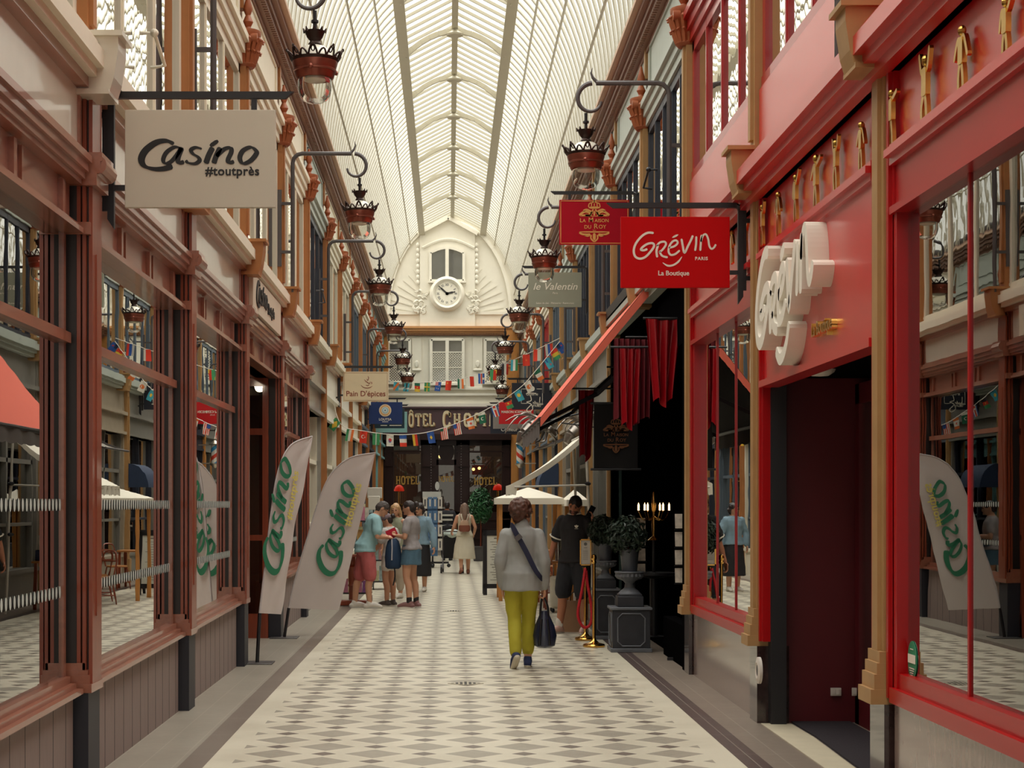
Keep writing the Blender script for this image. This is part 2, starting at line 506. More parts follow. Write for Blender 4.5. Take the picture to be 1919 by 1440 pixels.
def upper_bay(side, y0, y1, frame, wall, curtain, zs=4.3, ndiv=3, zt=6.12, board=None):
    w = struct(empty(window_name(), (wx(side, 0), (y0 + y1) / 2, zs)))
    b = MB()
    wb(b, side, -.1, 0, y0, y0 + .1, zs, zt); wb(b, side, -.1, 0, y1 - .1, y1, zs, zt)
    wb(b, side, -.1, .0, y0, y1, zt - .1, zt); wb(b, side, -.1, .01, y0, y1, zs, zs + .1)
    for i in range(1, ndiv + 1):
        y = y0 + (y1 - y0) * i / (ndiv + 1)
        wb(b, side, -.07, -.008, y - .05, y + .05, zs, zt)
        wb(b, side, -.07, .002, y - .02, y + .02, zs, zt)
    b.build('frame', frame, w, smooth=False)
    g = MB(); wb(g, side, -.032, -.028, y0 + .05, y1 - .05, zs + .05, zt - .05)
    g.build('glass_pane', UPG, w, smooth=False)
    c = MB()
    x = wx(side, -.45)
    c.wave(lambda u, v: Vector((x + .03 * math.sin(u * 70), y0 + (y1 - y0) * u, 4.1 + v * 3)), 90, 1)
    c.build('curtain', curtain, w)
    # architrave and frieze above
    f = MB()
    wb(f, side, -.1, .03, y0, y1, zt, zt + .1); wb(f, side, -.1, .06, y0, y1, zt + .1, zt + .2); wb(f, side, -.1, .1, y0, y1, zt + .2, zt + .27)
    wb(f, side, -.1, .0, y0, y1, zt + .27, 7.12)
    wb(f, side, 0, .02, y0 + .45, y1 - .3, zt + .42, zt + .44); wb(f, side, 0, .02, y0 + .45, y1 - .3, 6.98, 7.0)
    wb(f, side, 0, .02, y0 + .45, y0 + .47, zt + .42, 7.0); wb(f, side, 0, .02, y1 - .32, y1 - .3, zt + .42, 7.0)
    struct(f.build(trim_name(), wall, smooth=False))

def gold_pilaster(side, y, m1, m2, z0=4.3, z1=6.1, w=.2):
    p = struct(empty(trim_name(), (wx(side, 0), y, z0)))
    b = MB()
    wb(b, side, -.1, .06, y - w / 2, y + w / 2, z0, z1); wb(b, side, .06, .085, y - w / 4, y + w / 4, z0 + .1, z1)
    wb(b, side, -.1, .03, y - w / 3, y + w / 3, z1 + .6, 7.1)
    b.build('shaft', m1, p, smooth=False)
    c = MB()
    X = wx(side, .03); s = 1 if side < 0 else -1
    M = Matrix.Translation((X, y, z1))
    c.lathe([(.1, 0), (.125, .03), (.11, .06), (.1, .1), (.12, .2), (.16, .3), (.175, .33), (.175, .37)], M, 16)
    for k in range(9):                                   # two tiers of acanthus leaves
        a = (k / 8 - .5) * PI + (0 if s > 0 else PI)
        for zz, r in ((.1, .11), (.22, .14)):
            q = [Vector((X + math.cos(a) * (r + dr), y + math.sin(a) * (r + dr), z1 + zz + dz)) for dr, dz in ((-.01, -.06), (.02, .02), (.045, .06), (.07, .04))]
            c.tube(q, [.03, .03, .022, .01], 5)
    for e in (-1, 1):
        c.lathe([(.0, 0), (.05, 0), (.05, .07), (0, .07)], fr((X + s * .12, y + e * .11, z1 + .28), (0, 0, 1), (0, 1, 0)) @ Matrix.Translation((0, 0, -.03)), 12)
    c.lathe([(.05, .37), (.03, .42), (.055, .47), (.025, .54), (.05, .6), (.03, .68), (.012, .76)], Matrix.Translation((X + s * .04, y, z1)), 10)
    c.build('capital', m2, p)

def ledge(side, y0, y1, m, m2, zb=4.08, zt=4.28, d=.16):
    b = MB()
    wb(b, side, -.3, d * .45, y0, y1, zb - .06, zb, 1); wb(b, side, -.3, d * .75, y0, y1, zb, zb + .05); wb(b, side, -.3, d, y0, y1, zb + .05, zt - .05)
    wb(b, side, -.3, d * .8, y0, y1, zt - .05, zt)
    struct(b.build(trim_name(), [m, m2], smooth=False))

def bracket(side, y, m, zb=3.98, zt=4.34, d=.24, w=.24):
    b = MB(); s = 1 if side < 0 else -1
    M = fr((wx(side, 0), y + w / 2, 0), (s, 0, 0), (0, 0, 1)) if s > 0 else fr((wx(side, 0), y - w / 2, 0), (s, 0, 0), (0, 0, 1))
    poly = [(-.05, zb + .02), (d * .8, zb + .02), (d * .9, zb + .1), (d, zb + .26), (d, zt - .03), (-.05, zt - .03)]
    if s < 0: pass
    b.prism(poly, M, w)
    wb(b, side, -.05, d + .03, y - w / 2 - .03, y + w / 2 + .03, zt - .03, zt)
    wb(b, side, -.05, d * .8, y - w / 2 - .02, y + w / 2 + .02, zb, zb + .03)
    struct(b.build(trim_name(), m, smooth=False))

def cornice(side, m, m2):
    b = MB()
    steps = [(.02, 7.06, 7.12, 0), (.07, 7.12, 7.18, 0), (.14, 7.2, 7.27, 0), (.2, 7.27, 7.33, 0), (.27, 7.33, 7.38, 1), (.25, 7.38, 7.42, 0)]
    off = 0 if side < 0 else -.06
    for d, z0, z1, mi in steps: wb(b, side, -.3, d, YB, YE, z0 + off, z1 + off, mi)
    wb(b, side, -.3, .1, YB, YE, 7.18 + off, 7.2 + off)
    y = 5.0
    while y < YE:
        wb(b, side, .07, .12, y, y + .045, 7.12 + off, 7.17 + off); y += .09
    struct(b.build(trim_name(), [m, m2], smooth=False))
cornice(-1, CORN, CORNL); cornice(1, CORN, CORNL)

PL = [9.95 + 3.85 * i for i in range(-4, 13)]        # pilasters, left side
PR = [9.36 + 3.74 * i for i in range(-4, 13)]
for i in range(len(PL) - 1):
    y0, y1 = PL[i] + .1, PL[i + 1] - .1
    if y1 > YE + 1: break
    y1 = min(y1, YE)
    if 25 < y0 < 28: fm, wm, cu = NAVY, BLUEG, CURT
    elif 36 < y0 < 43.6: fm, wm, cu = SLATE, CREAM, CURT
    elif 43.6 < y0 < 47.5: fm, wm, cu = NAVY, BLUEG, CURT
    elif y0 > 47.5: fm, wm, cu = TEAL, TEAL, CURT
    else: fm, wm, cu = CREAM, CREAM, CURT
    upper_bay(-1, y0, y1, fm, wm, cu, 4.28, 3 if fm is not CREAM else 2)
    gold_pilaster(-1, PL[i], OCHRE, TERRA)
    if PL[i] > 5: bracket(-1, PL[i], PANEL if y0 < 12 else OCHRE)
ledge(-1, YB, YE, CREAM, WOODH)
REDC = mat('red_window_paint', (170, 10, 18), .35, var=.04, coat=.4)
for i in range(len(PR) - 1):
    y0, y1 = PR[i] + .1, PR[i + 1] - .1
    if y1 > YE + 1: break
    y1 = min(y1, YE)
    if y0 < 16.5:
        upper_bay(1, y0, y1, REDC, REDC, CURT, 4.76, 3)
        b = MB(); wb(b, 1, -.1, .03, PR[i] + .12, PR[i + 1] - .12, 4.2, 4.76)
        o = struct(b.build(trim_name(), REDM, smooth=False))
    else:
        fm = NAVY if y0 < 31 else (REDC if 38.5 < y0 < 42 else SLATE)
        upper_bay(1, y0, y1, fm, BLUEG if y0 < 36 else CREAM, CURT, 4.28, 4 if y0 < 31 else 3)
    gold_pilaster(1, PR[i], TAN, TERRA if PR[i] > 16 else TAN)
    if PR[i] > 5: bracket(1, PR[i], TAN)
ledge(1, YB, 16.9, REDM, REDM, 4.0, 4.2, .2)
ledge(1, 16.9, YE, BLUEG, BLUEG)

# ------------------------------------------------------------------ left shopfront (brown wood)
def zp(y): return .47 + .0095 * y               # top of the grey plinth follows the floor's fall
def pier(y0, w=.28, last=False):
    p = struct(empty(trim_name(), (XL, y0 + w / 2, 0)))
    b = MB()
    for d0, d1, a, c, mi in ((-.22, -.02, -.01, w + .01, 1), (-.02, .002, -.005, w, 0), (.002, .014, .04, w - .04, 1), (.014, .034, -.012, w + .005, 0), (.034, .046, .035, w - .035, 1), (.046, .068, .01, w - .01, 0)):
        wb(b, -1, d0, d1, y0 + a, y0 + c, zp(y0), 4.06, mi)
    wb(b, -1, -.01, .075, y0 + .1, y0 + w - .1, 1.0, 3.1)
    b.build('shaft', [WOOD, SHADEW], p, smooth=False)  # shade on the back strip and in the grooves is painted dark
    c = MB(); z = zp(y0)
    for d, h0, h1 in ((.07, 0, .05), (.055, .05, .1), (.045, .1, .13), (.03, .13, .17)):
        wb(c, -1, -.15, d, y0 - d * .4, y0 + w + d * .4, z + h0, z + h1)
    c.build('base_moulding', WOODH, p, smooth=False)
    c = MB()
    for d, z0, z1 in ((.06, 3.2, 3.27), (.1, 3.48, 3.55), (.12, 3.55, 3.62), (.13, 3.62, 3.67)):
        wb(c, -1, -.15, d, y0 - .03, y0 + w + .03, z0, z1)
    M = fr((XL + .1, y0 + w / 2, 3.6), (1, 0, 0), (0, 0, 1)) @ Matrix.Translation((0, 0, -w / 2 - .02))
    c.lathe([(.0, 0), (.055, 0), (.055, w + .04), (0, w + .04)], M, 12)
    c.build('capital_moulding', WOODH, p, smooth=False)
    g = MB(); wb(g, -1, -.2, .05, y0 - .02, y0 + w + .02, 0, z); g.build('plinth_block', [PLDARK], p, smooth=False)

DOT = mat('frosted_dots', (196, 204, 196), .6)
def shop_bay(y0, y1, n, door=False, lo=None):
    """one shop window of the brown front"""
    zt = 3.2
    w = struct(empty(door_name() if door else window_name(), (XL, (y0 + y1) / 2, 0)))
    a, c = zp(y0), zp(y1)
    dd = -.75 if door else -.085
    b = MB()
    if not door:
        # sill, transom, frame
        for d, h0, h1 in ((.03, 0, .03), (-.01, .03, .06), (-.045, .06, .1)):
            x0, x1 = XL - .24, XL + d
            b.add([(x0, y0, a + h0), (x1, y0, a + h0), (x1, y0, a + h1), (x0, y0, a + h1), (x0, y1, c + h0), (x1, y1, c + h0), (x1, y1, c + h1), (x0, y1, c + h1)],
                  [(0, 1, 2, 3), (4, 7, 6, 5), (1, 5, 6, 2), (3, 2, 6, 7), (0, 4, 5, 1)])
        wb(b, -1, -.13, -.07, y0, y0 + .05, a, zt); wb(b, -1, -.13, -.07, y1 - .05, y1, a, zt)
    wb(b, -1, dd - .04, dd + .045, y0, y1, 2.57, 2.63)
    if door:
        for y in (y0 + .25, (y0 + y1) / 2 - .06, y1 - .35): wb(b, -1, dd - .04, dd + .06, y, y + .12, 0, zt)
        wb(b, -1, dd - .04, dd + .06, y0, y1, 0, .22)
        wb(b, -1, dd, -.1, y0 - .02, y0 + .05, 0, zt)
        for d0, d1 in ((-.17, -.1), (-.42, -.37), (-.68, -.6)): wb(b, -1, d0, d1, y1 - .05, y1 + .02, 0, zt)
        for z0, z1 in ((0, .3), (1.2, 1.27), (2.5, 2.58), (3.1, zt)): wb(b, -1, dd, -.1, y1 - .04, y1 + .01, z0, z1)
        wb(b, -1, dd + .05, dd + .1, (y0 + y1) / 2 - .5, (y0 + y1) / 2 - .1, 1.0, 1.06)
    b.build('frame', WOODH if not door else WOOD, w, smooth=False)
    g = MB()
    zb = 0.2 if door else min(a, c)
    wb(g, -1, dd - .004, dd, y0, y1, zb, zt)
    if door: wb(g, -1, dd, -.1, y1 - .02, y1 - .016, .2, zt)
    g.build('glass_pane', SHOPG, w, smooth=False)
    if not door:
        d = MB(); x = XL + dd + .003; y = y0 + .12
        while y < y1 - .1:
            for z in (1.645, 1.15):
                M = fr((x, y, z), (0, 1, 0), (0, 0, 1)); d.prism([(.022 * math.cos(k * PI / 5), .035 * math.sin(k * PI / 5)) for k in range(10)], M, .001)
            y += .085
        d.build('frosted_dot_band', DOT, w, smooth=False)
    # entablature above the opening
    e = struct(empty(trim_name(), (XL, (y0 + y1) / 2, zt)))
    b = MB()
    wb(b, -1, -.3, -.1, y0, y1, zt, 4.06)
    for d, z0, z1 in ((.03, zt, zt + .03), (.0, zt + .03, zt + .06), (-.05, zt + .06, zt + .28), (.02, 3.48, 3.51), (.04, 3.51, 3.55), (.06, 3.55, 3.6), (.08, 3.6, 3.64), (.05, 3.64, 3.67)):
        wb(b, -1, -.25, d, y0, y1, z0, z1)
    for k in range(3):
        yy = y0 + .2 + k * (y1 - y0 - .3) / 3
        wb(b, -1, -.05, -.03, yy, yy + .03, 3.27, 3.46); wb(b, -1, -.05, -.02, yy + (y1 - y0) / 3 - .3, yy + (y1 - y0) / 3 - .24, 3.27, 3.46)
    wb(b, -1, -.12, .02, y0, y1, 3.67, 3.69); wb(b, -1, -.12, .035, y0, y1, 4.03, 4.09); wb(b, -1, -.12, .02, y0, y0 + .05, 3.67, 4.06); wb(b, -1, -.12, .02, y1 - .05, y1, 3.67, 4.06)
    b.build('moulding', WOODH, e, smooth=False)
    f = MB(); wb(f, -1, -.12, .005, y0 + .04, y1 - .04, 3.68, 4.04); f.build('fascia_panel', PANEL, e, smooth=False)
    if not door:
        s = struct(empty('baseboard_left', (XL, (y0 + y1) / 2, 0)))
        q = MB(); x0, x1 = XL - .3, XL - .03
        q.add([(x0, y0, 0), (x1, y0, 0), (x1, y0, a), (x0, y0, a), (x0, y1, 0), (x1, y1, 0), (x1, y1, c), (x0, y1, c)], [(0, 1, 2, 3), (4, 7, 6, 5), (1, 5, 6, 2), (3, 2, 6, 7)])
        yy = y0 + .25
        while yy < y1 - .1:
            za = zp(yy) - .01; q.box(x1 - .01, x1 + .0012, yy, yy + .006, 0, za, 1); yy += .31
        q.build('plinth_panel', [PLINTH, PLDARK], s, smooth=False)
        q = MB(); x1 = XL + .015
        q.add([(x0, y0, a), (x1, y0, a), (x1, y0, a + .02), (x0, y0, a + .02), (x0, y1, c), (x1, y1, c), (x1, y1, c + .02), (x0, y1, c + .02)], [(0, 1, 2, 3), (4, 7, 6, 5), (1, 5, 6, 2), (3, 2, 6, 7), (0, 4, 5, 1)])
        q.build('plinth_cap', mat('pale_grey_cap', (168, 158, 148), .5), s, smooth=False)

PN = [-1.65, 2.2, 6.05, 9.95, 13.8, 17.55, 21.35, 25.2]
for i, y in enumerate(PN): pier(y)
for i in range(len(PN) - 1):
    shop_bay(PN[i] + .3, PN[i + 1] - .06, i, door=(i == 5))
# dim rooms behind the panes
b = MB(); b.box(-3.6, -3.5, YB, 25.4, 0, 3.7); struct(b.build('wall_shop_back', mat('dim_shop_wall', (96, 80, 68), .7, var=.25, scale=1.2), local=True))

# grey marble front and cream fronts farther along
def plain_front(side, y0, y1, wall, frame, zt=3.1, plinth=.55, glassm=None, ndiv=2, fascia=None, back=None):
    w = struct(empty(window_name(), (wx(side, 0), (y0 + y1) / 2, 0)))
    b = MB()
    wb(b, side, -.2, -.02, y0, y0 + .14, 0, 4.06); wb(b, side, -.2, -.02, y1 - .14, y1, 0, 4.06)
    wb(b, side, -.2, -.04, y0, y1, 0, plinth); wb(b, side, -.2, -.0, y0, y1, plinth, plinth + .06)
    wb(b, side, -.2, -.03, y0, y1, zt, 4.06); wb(b, side, -.2, .04, y0, y1, zt, zt + .06); wb(b, side, -.2, .06, y0, y1, 3.5, 3.57)
    b.build('surround', wall, w, smooth=False)
    b = MB()
    for k in range(ndiv + 1):
        y = y0 + .14 + (y1 - y0 - .28 - .07) * k / ndiv
        wb(b, side, -.18, -.08, y, y + .07, plinth, zt)
    wb(b, side, -.18, -.08, y0, y1, 2.3, 2.37); wb(b, side, -.18, -.08, y0, y1, 1.3, 1.35)
    b.build('frame', frame, w, smooth=False)
    g = MB(); wb(g, side, -.15, -.146, y0 + .1, y1 - .1, plinth, zt); g.build('glass_pane', SHOPG, w, smooth=False)
    if fascia:
        f = MB(); wb(f, side, -.03, .0, y0 + .05, y1 - .05, 3.6, 4.02); f.build('fascia_panel', fascia, w, smooth=False)
GMARB = mat('grey_marble_panel', (150, 146, 138), .3, var=.2, scale=3, coat=.3)
plain_front(-1, 25.55, 29.0, GMARB, CREAM, fascia=GMARB)
plain_front(-1, 29.15, 32.9, WHITEP, CREAM, fascia=WHITEP)
plain_front(-1, 33.1, 36.8, WHITEP, CREAM, fascia=WHITEP)
plain_front(-1, 37.0, 40.7, CREAM, SLATE, fascia=CREAM)
plain_front(-1, 40.9, 44.5, SLATE, SLATE, fascia=CREAM)
plain_front(-1, 44.7, 48.4, NAVY, NAVY)
plain_front(-1, 48.6, 52.2, TEAL, TEAL)
plain_front(-1, 52.4, 56.4, TEAL, TEAL)
def low_pilaster(side, y, m, w=.16):
    b = MB(); wb(b, side, -.1, .05, y - w / 2, y + w / 2, 0, 4.06); wb(b, side, -.1, .09, y - w / 2 - .03, y + w / 2 + .03, 0, .5); wb(b, side, .05, .07, y - w / 4, y + w / 4, .6, 3.9)
    struct(b.build(trim_name(), m, smooth=False))
for y in (29.07, 33.0, 36.9, 40.8, 44.6, 48.5, 52.3): low_pilaster(-1, y, OCHRE)

# ------------------------------------------------------------------ right shopfront (red)
def red_pier(y0, w=.2):
    p = struct(empty(trim_name(), (XR, y0, 0)))
    b = MB(); wb(b, 1, -.04, .035, y0, y0 + w, .62, 4.0); wb(b, 1, .035, .055, y0 + .05, y0 + w - .05, .8, 3.95)
    b.build('shaft', TAN, p, smooth=False)
    c = MB()
    for d, z0, z1 in ((.11, .58, .66), (.09, .66, .74), (.075, .74, .8), (.06, .8, .86)): wb(c, 1, -.1, d, y0 - d * .3, y0 + w + d * .3, z0, z1)
    c.build('base_moulding', TAN, p, smooth=False)
    m = MB(); wb(m, 1, -.2, .04, y0 - .04, y0 + w + .05, 0, .58); m.build('plinth_block', MARBD, p, smooth=False)
    r = MB(); wb(r, 1, -.06, .01, y0 - .12, y0, .62, 4.0); wb(r, 1, -.06, .01, y0 + w, y0 + w + .1, .62, 4.0); wb(r, 1, -.1, .03, y0 - .08, y0 - .04, .62, 4.0)
    wb(r, 1, -.1, .03, y0 + w + .03, y0 + w + .06, .62, 4.0)
    r.build('side_casing', RED, p, smooth=False)
def red_bay(y0, y1, kind):
    e = struct(empty(trim_name(), (XR, (y0 + y1) / 2, 3.2)))
    b = MB()
    wb(b, 1, -.2, -.02, y0, y1, 3.5, 4.02)
    for d, z0, z1 in ((.03, 3.44, 3.48), (.06, 3.48, 3.52), (.03, 3.52, 3.55)): wb(b, 1, -.2, d, y0, y1, z0, z1)
    wb(b, 1, -.2, .02, y0, y1, 3.94, 4.0)
    b.build('fascia_board', REDM, e, smooth=False)
    if kind == 'window':
        w = struct(empty(window_name(), (XR, (y0 + y1) / 2, .6)))
        b = MB()
        wb(b, 1, -.2, .0, y0, y1, 3.2, 3.46); wb(b, 1, -.2, .03, y0, y1, 3.18, 3.22)
        wb(b, 1, -.07, .01, y0, y0 + .08, .6, 3.2); wb(b, 1, -.07, .01, y1 - .08, y1, .6, 3.2)
        wb(b, 1, -.2, .03, y0, y1, .6, .68); wb(b, 1, -.2, .0, y0, y1, .68, .76)
        b.build('frame', RED, w, smooth=False)
        g = MB(); wb(g, 1, -.054, -.05, y0, y1, .7, 3.2); g.build('glass_pane', SHOPG, w, smooth=False)
        m = MB()
        n = 3
        for k in range(1, n):
            y = y0 + .14 + (y1 - y0 - .28) * k / n; wb(m, 1, -.065, -.04, y - .012, y + .012, .7, 3.2)
        m.build('glazing_strip', RED, w, smooth=False)
        s = struct(empty('baseboard_right', (XR, (y0 + y1) / 2, 0)))
        q = MB(); wb(q, 1, -.2, .0, y0, y1, 0, .6); q.build('marble_panel', MARBLE, s, smooth=False)
for y in (-2.0, 1.75, 5.5, 9.25, 13.05, 16.75): red_pier(y, .22)
red_bay(2.05, 5.4, 'window'); red_bay(5.8, 9.15, 'window'); red_bay(13.35, 16.65, 'window'); red_bay(-1.7, 1.65, 'window')
red_bay(9.55, 12.95, 'door')
# entrance vestibule
b = MB(); wb(b, 1, -.1, -.0, 9.55, 12.95, 2.55, 3.5); wb(b, 1, -.1, .04, 9.55, 12.95, 2.52, 2.57)
struct(b.build(trim_name(), REDM, smooth=False))
b = MB()
b.box(2.44, 3.35, 13.06, 13.16, 0, 2.6, 0); b.box(2.44, 3.35, 9.6, 9.7, 0, 2.6, 0)
b.box(2.4, 3.35, 9.6, 13.16, 2.6, 2.66, 1)
struct(b.build('wall_vestibule', [DRED, BLACKI], smooth=False))
b = MB(); wb(b, 1, -.16, -.045, 12.9, 13.04, 0, 2.55); struct(b.build(trim_name(), BLACK, smooth=False))
d = struct(empty(door_name(), (3.1, 11.4, 0)))
b = MB()
for y in (9.75, 11.3, 12.9): b.box(3.06, 3.12, y, y + .12, 0, 2.55)
b.box(3.06, 3.12, 9.75, 13.02, 0, .25); b.box(3.06, 3.12, 9.75, 13.02, 2.4, 2.55)
b.build('frame', DRED, d, smooth=False)
b = MB(); b.box(3.085, 3.09, 9.8, 13.0, .2, 2.45); b.build('glass_pane', SHOPG, d, smooth=False)
b = MB(); b.tube([(3.02, 11.25, .5), (3.02, 11.25, 2.0)], .018, 8); b.build('pull_handle', mat('brushed_steel', (150, 146, 140), .3, 1), d)
mb = MB(); mb.prism([(2.52, 9.75), (3.02, 9.75), (3.02, 13.02), (2.58, 13.02), (2.59, 12.2), (2.56, 11.2)], Matrix(), .014)
tag(mb.build('door_mat', mat('dark_coir_mat', (36, 28, 34), .95, bump=.4, scale=80)), 'dark purple-black doormat in the red shop entrance', 'mat')
b = MB(); b.prism([(2.34, 9.55), (2.5, 9.55), (2.545, 11.2), (2.575, 12.2), (2.56, 12.96), (2.34, 12.96)], Matrix(), .006); struct(b.build('floor_threshold', mat('pale_threshold_stone', (206, 194, 168), .5), smooth=False))
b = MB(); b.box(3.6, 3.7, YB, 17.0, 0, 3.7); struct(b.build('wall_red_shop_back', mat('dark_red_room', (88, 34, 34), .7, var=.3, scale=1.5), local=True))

# ------------------------------------------------------------------ right side beyond the red shop
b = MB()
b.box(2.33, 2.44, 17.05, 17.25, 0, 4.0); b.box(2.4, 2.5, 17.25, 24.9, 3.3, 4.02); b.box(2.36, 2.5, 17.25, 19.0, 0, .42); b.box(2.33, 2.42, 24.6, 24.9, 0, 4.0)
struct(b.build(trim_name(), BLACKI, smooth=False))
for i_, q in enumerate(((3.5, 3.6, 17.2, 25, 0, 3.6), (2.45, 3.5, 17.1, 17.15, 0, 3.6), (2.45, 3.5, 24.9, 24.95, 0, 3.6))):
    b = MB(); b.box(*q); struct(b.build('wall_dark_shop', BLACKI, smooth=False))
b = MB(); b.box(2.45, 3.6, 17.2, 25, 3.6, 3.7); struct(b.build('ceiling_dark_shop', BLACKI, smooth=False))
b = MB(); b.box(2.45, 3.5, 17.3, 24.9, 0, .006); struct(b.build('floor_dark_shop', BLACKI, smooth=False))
b = MB(); wb(b, 1, -.1, .03, 24.6, 24.8, 0, 3.6); struct(b.build(trim_name(), mat('dark_teal_jamb', (62, 92, 92), .5), smooth=False))
DGREY = mat('grey_shop_paint', (130, 126, 118), .5)
plain_front(1, 25.0, 28.6, DGREY, DGREY); plain_front(1, 28.8, 32.4, DGREY, DGREY, zt=3.0)
plain_front(1, 32.6, 36.2, mat('warm_grey_paint', (164, 150, 130), .5), DGREY)
plain_front(1, 36.4, 40.0, DGREY, NAVY); plain_front(1, 40.2, 43.8, SLATE, DGREY); plain_front(1, 44.0, 47.6, NAVY, NAVY)
plain_front(1, 47.8, 51.4, DGREY, DGREY); plain_front(1, 51.6, 56.4, SLATE, DGREY)
for y in (25.05, 28.7, 32.5, 36.3, 40.1, 43.9, 47.7, 51.5): low_pilaster(1, y, TAN if y < 44 else ORANGE, .2)
# ------------------------------------------------------------------ end wall with the clock and the hotel front
EY = YE
def ex(px): return (px - VX) * EY / F
def ez(py): return H - (py - VY) * EY / F
def fp(d=0): return fr((0, EY - d, 0), (1, 0, 0), (0, 0, 1))      # plane of the end wall, d nearer
def eplate(mb, px0, px1, py0, py1, d0, d1, mi=0):
    mb.box(ex(px0), ex(px1), EY - d1, EY - d0, ez(py1), ez(py0), mi)
mb = MB(); mb.box(-2.4, 2.7, EY, EY + .3, ez(826), 11.6)
mb.box(-2.4, 2.7, EY + 3, EY + 3.2, 0, 6)
wallend = struct(mb.build('wall_end', WHITEP, local=True))
# pavilion with gable, relief fan and mouldings
mb = MB()
P = [(ex(787), ez(612)), (ex(890), ez(612)), (ex(890), ez(438)), (ex(840), ez(412)), (ex(787), ez(438))]
mb.prism(P, fp(), .12)
for a, c in (((783, 440), (840, 410)), ((840, 410), (895, 440))):
    mb.bar((ex(a[0]), EY - .12, ez(a[1])), (ex(c[0]), EY - .12, ez(c[1])), .12, .3, up=(0, 1, 0))
for k in range(9):                                   # fan of raised rays on both sides
    for s in (-1, 1):
        a = R(8 + k * 7.5); r0, r1 = 58, 106 + 4 * math.sin(k)
        p0 = (838 + s * math.cos(a) * r0 * 1.0, 592 - math.sin(a) * r0 * 1.05); p1 = (838 + s * math.cos(a) * r1, 592 - math.sin(a) * r1 * 1.05)
        mb.bar((ex(p0[0]), EY, ez(p0[1])), (ex(p1[0]), EY, ez(p1[1])), .05, .05, up=(0, 1, 0))
arch = [Vector((CX - .1 + 2.0 * math.cos(t), EY - .03, ez(590) + 3.05 * math.sin(t))) for t in [PI * i / 24 for i in range(25)]]
for i in range(24): mb.bar(arch[i], arch[i + 1], .1, .1, up=(0, 1, 0))
eplate(mb, 715, 970, 584, 590, 0, .06)
mb.tube([Vector((ex(792 + 96 * i / 12), EY - .14, ez(466 - 16 * math.sin(PI * i / 12)))) for i in range(13)], .05, 6)
struct(mb.build(trim_name(), WHITEP, sharp=30))
# scrolls and foliage in plaster beside the clock
for s in (-1, 1):
    mb = MB()
    rnd = random.Random(3)
    for k in range(26):
        cx_ = 838 + s * (38 + rnd.random() * 22); cy_ = 585 - rnd.random() * 42 * (1 if rnd.random() < .6 else .4)
        a = rnd.random() * 2 * PI
        q = [Vector((ex(cx_ + math.cos(a + t) * (3 + t)), EY - .13, ez(cy_ + math.sin(a + t) * (3 + t)))) for t in [0, .6, 1.2, 1.8, 2.4]]
        mb.tube(q, [.05, .045, .04, .03, .015], 5)
    for k in range(8):
        y_ = 530 - k * 10
        mb.ell((ex(838 + s * 55), EY - .1, ez(y_)), (.06, .05, .08), n=8, m=5)
    struct(mb.build(trim_name(), WHITEP))
def end_window(px0, px1, py0, py1, arched=False, mull=True, lattice=None, d=.0):
    w = struct(empty(window_name(), (ex((px0 + px1) / 2), EY - d, ez(py1))))
    b = MB(); D = d + .02
    poly = [(ex(px0), ez(py1)), (ex(px1), ez(py1))]
    rise = 9 if arched else 0
    poly += [(ex(px1 - (px1 - px0) * i / 10), ez(py0 + rise - rise * math.sin(PI * i / 10) * 1.0)) for i in range(11)]
    g = MB(); g.prism(poly, fp(D), .01); g.build('glass_pane', mat('dark_reflecting_pane', (92, 92, 90), .04, spec=1, coat=1, var=.2, scale=1), w, smooth=False)
    fpts = [Vector((p[0], EY - D - .04, p[1])) for p in poly]
    for i in range(len(fpts)): b.bar(fpts[i], fpts[(i + 1) % len(fpts)], .09, .08, up=(0, 1, 0))
    if mull: eplate(b, (px0 + px1) / 2 - 3.2, (px0 + px1) / 2 + 3.2, py0, py1, D, D + .1)
    if lattice:
        eplate(b, px0, px1, lattice - 1, lattice + 1, D, D + .07)
        eplate(b, px0, px1, (lattice + py1) / 2 - .5, (lattice + py1) / 2 + .5, D, D + .07)
    eplate(b, px0 - 4, px1 + 4, py1, py1 + 4, D - .02, D + .14)
    b.build('frame', WHITEP, w, smooth=False)
    if lattice:
        l = MB(); x0, x1, z0, z1 = ex(px0), ex(px1), ez(py1), ez(lattice)
        st = .085
        for s in (-1, 1):
            k = -int((z1 - z0) / st) - 1
            while x0 + k * st < x1 + (z1 - z0):
                # clip the diagonal to the opening
                pa = []
                for z in (z0, z1):
                    pa.append((x0 + k * st + (z - z0) * 1.0 if s > 0 else x0 + k * st + (z1 - z), z))
                (xa, za), (xb, zb) = pa
                def cl(x, z, x2, z2):
                    if x < x0: t = (x0 - x) / (x2 - x); return x0, z + t * (z2 - z)
                    if x > x1: t = (x1 - x) / (x2 - x); return x1, z + t * (z2 - z)
                    return x, z
                if not ((xa < x0 and xb < x0) or (xa > x1 and xb > x1)):
                    A = cl(xa, za, xb, zb); B = cl(xb, zb, xa, za)
                    l.bar((A[0], EY - D - .05, A[1]), (B[0], EY - D - .05, B[1]), .02, .02, up=(0, 1, 0))
                k += 1
        l.build('lattice_grille', WHITEP, w, smooth=False)
end_window(806.5, 869, 466, 528, arched=True, d=.12)
end_window(728, 768, 637, 717, mull=False, lattice=661, d=.03)
end_window(808, 868, 637, 719, lattice=661, d=.06)
end_window(909, 949, 637, 717, mull=False, lattice=661, d=.03)
mb = MB()
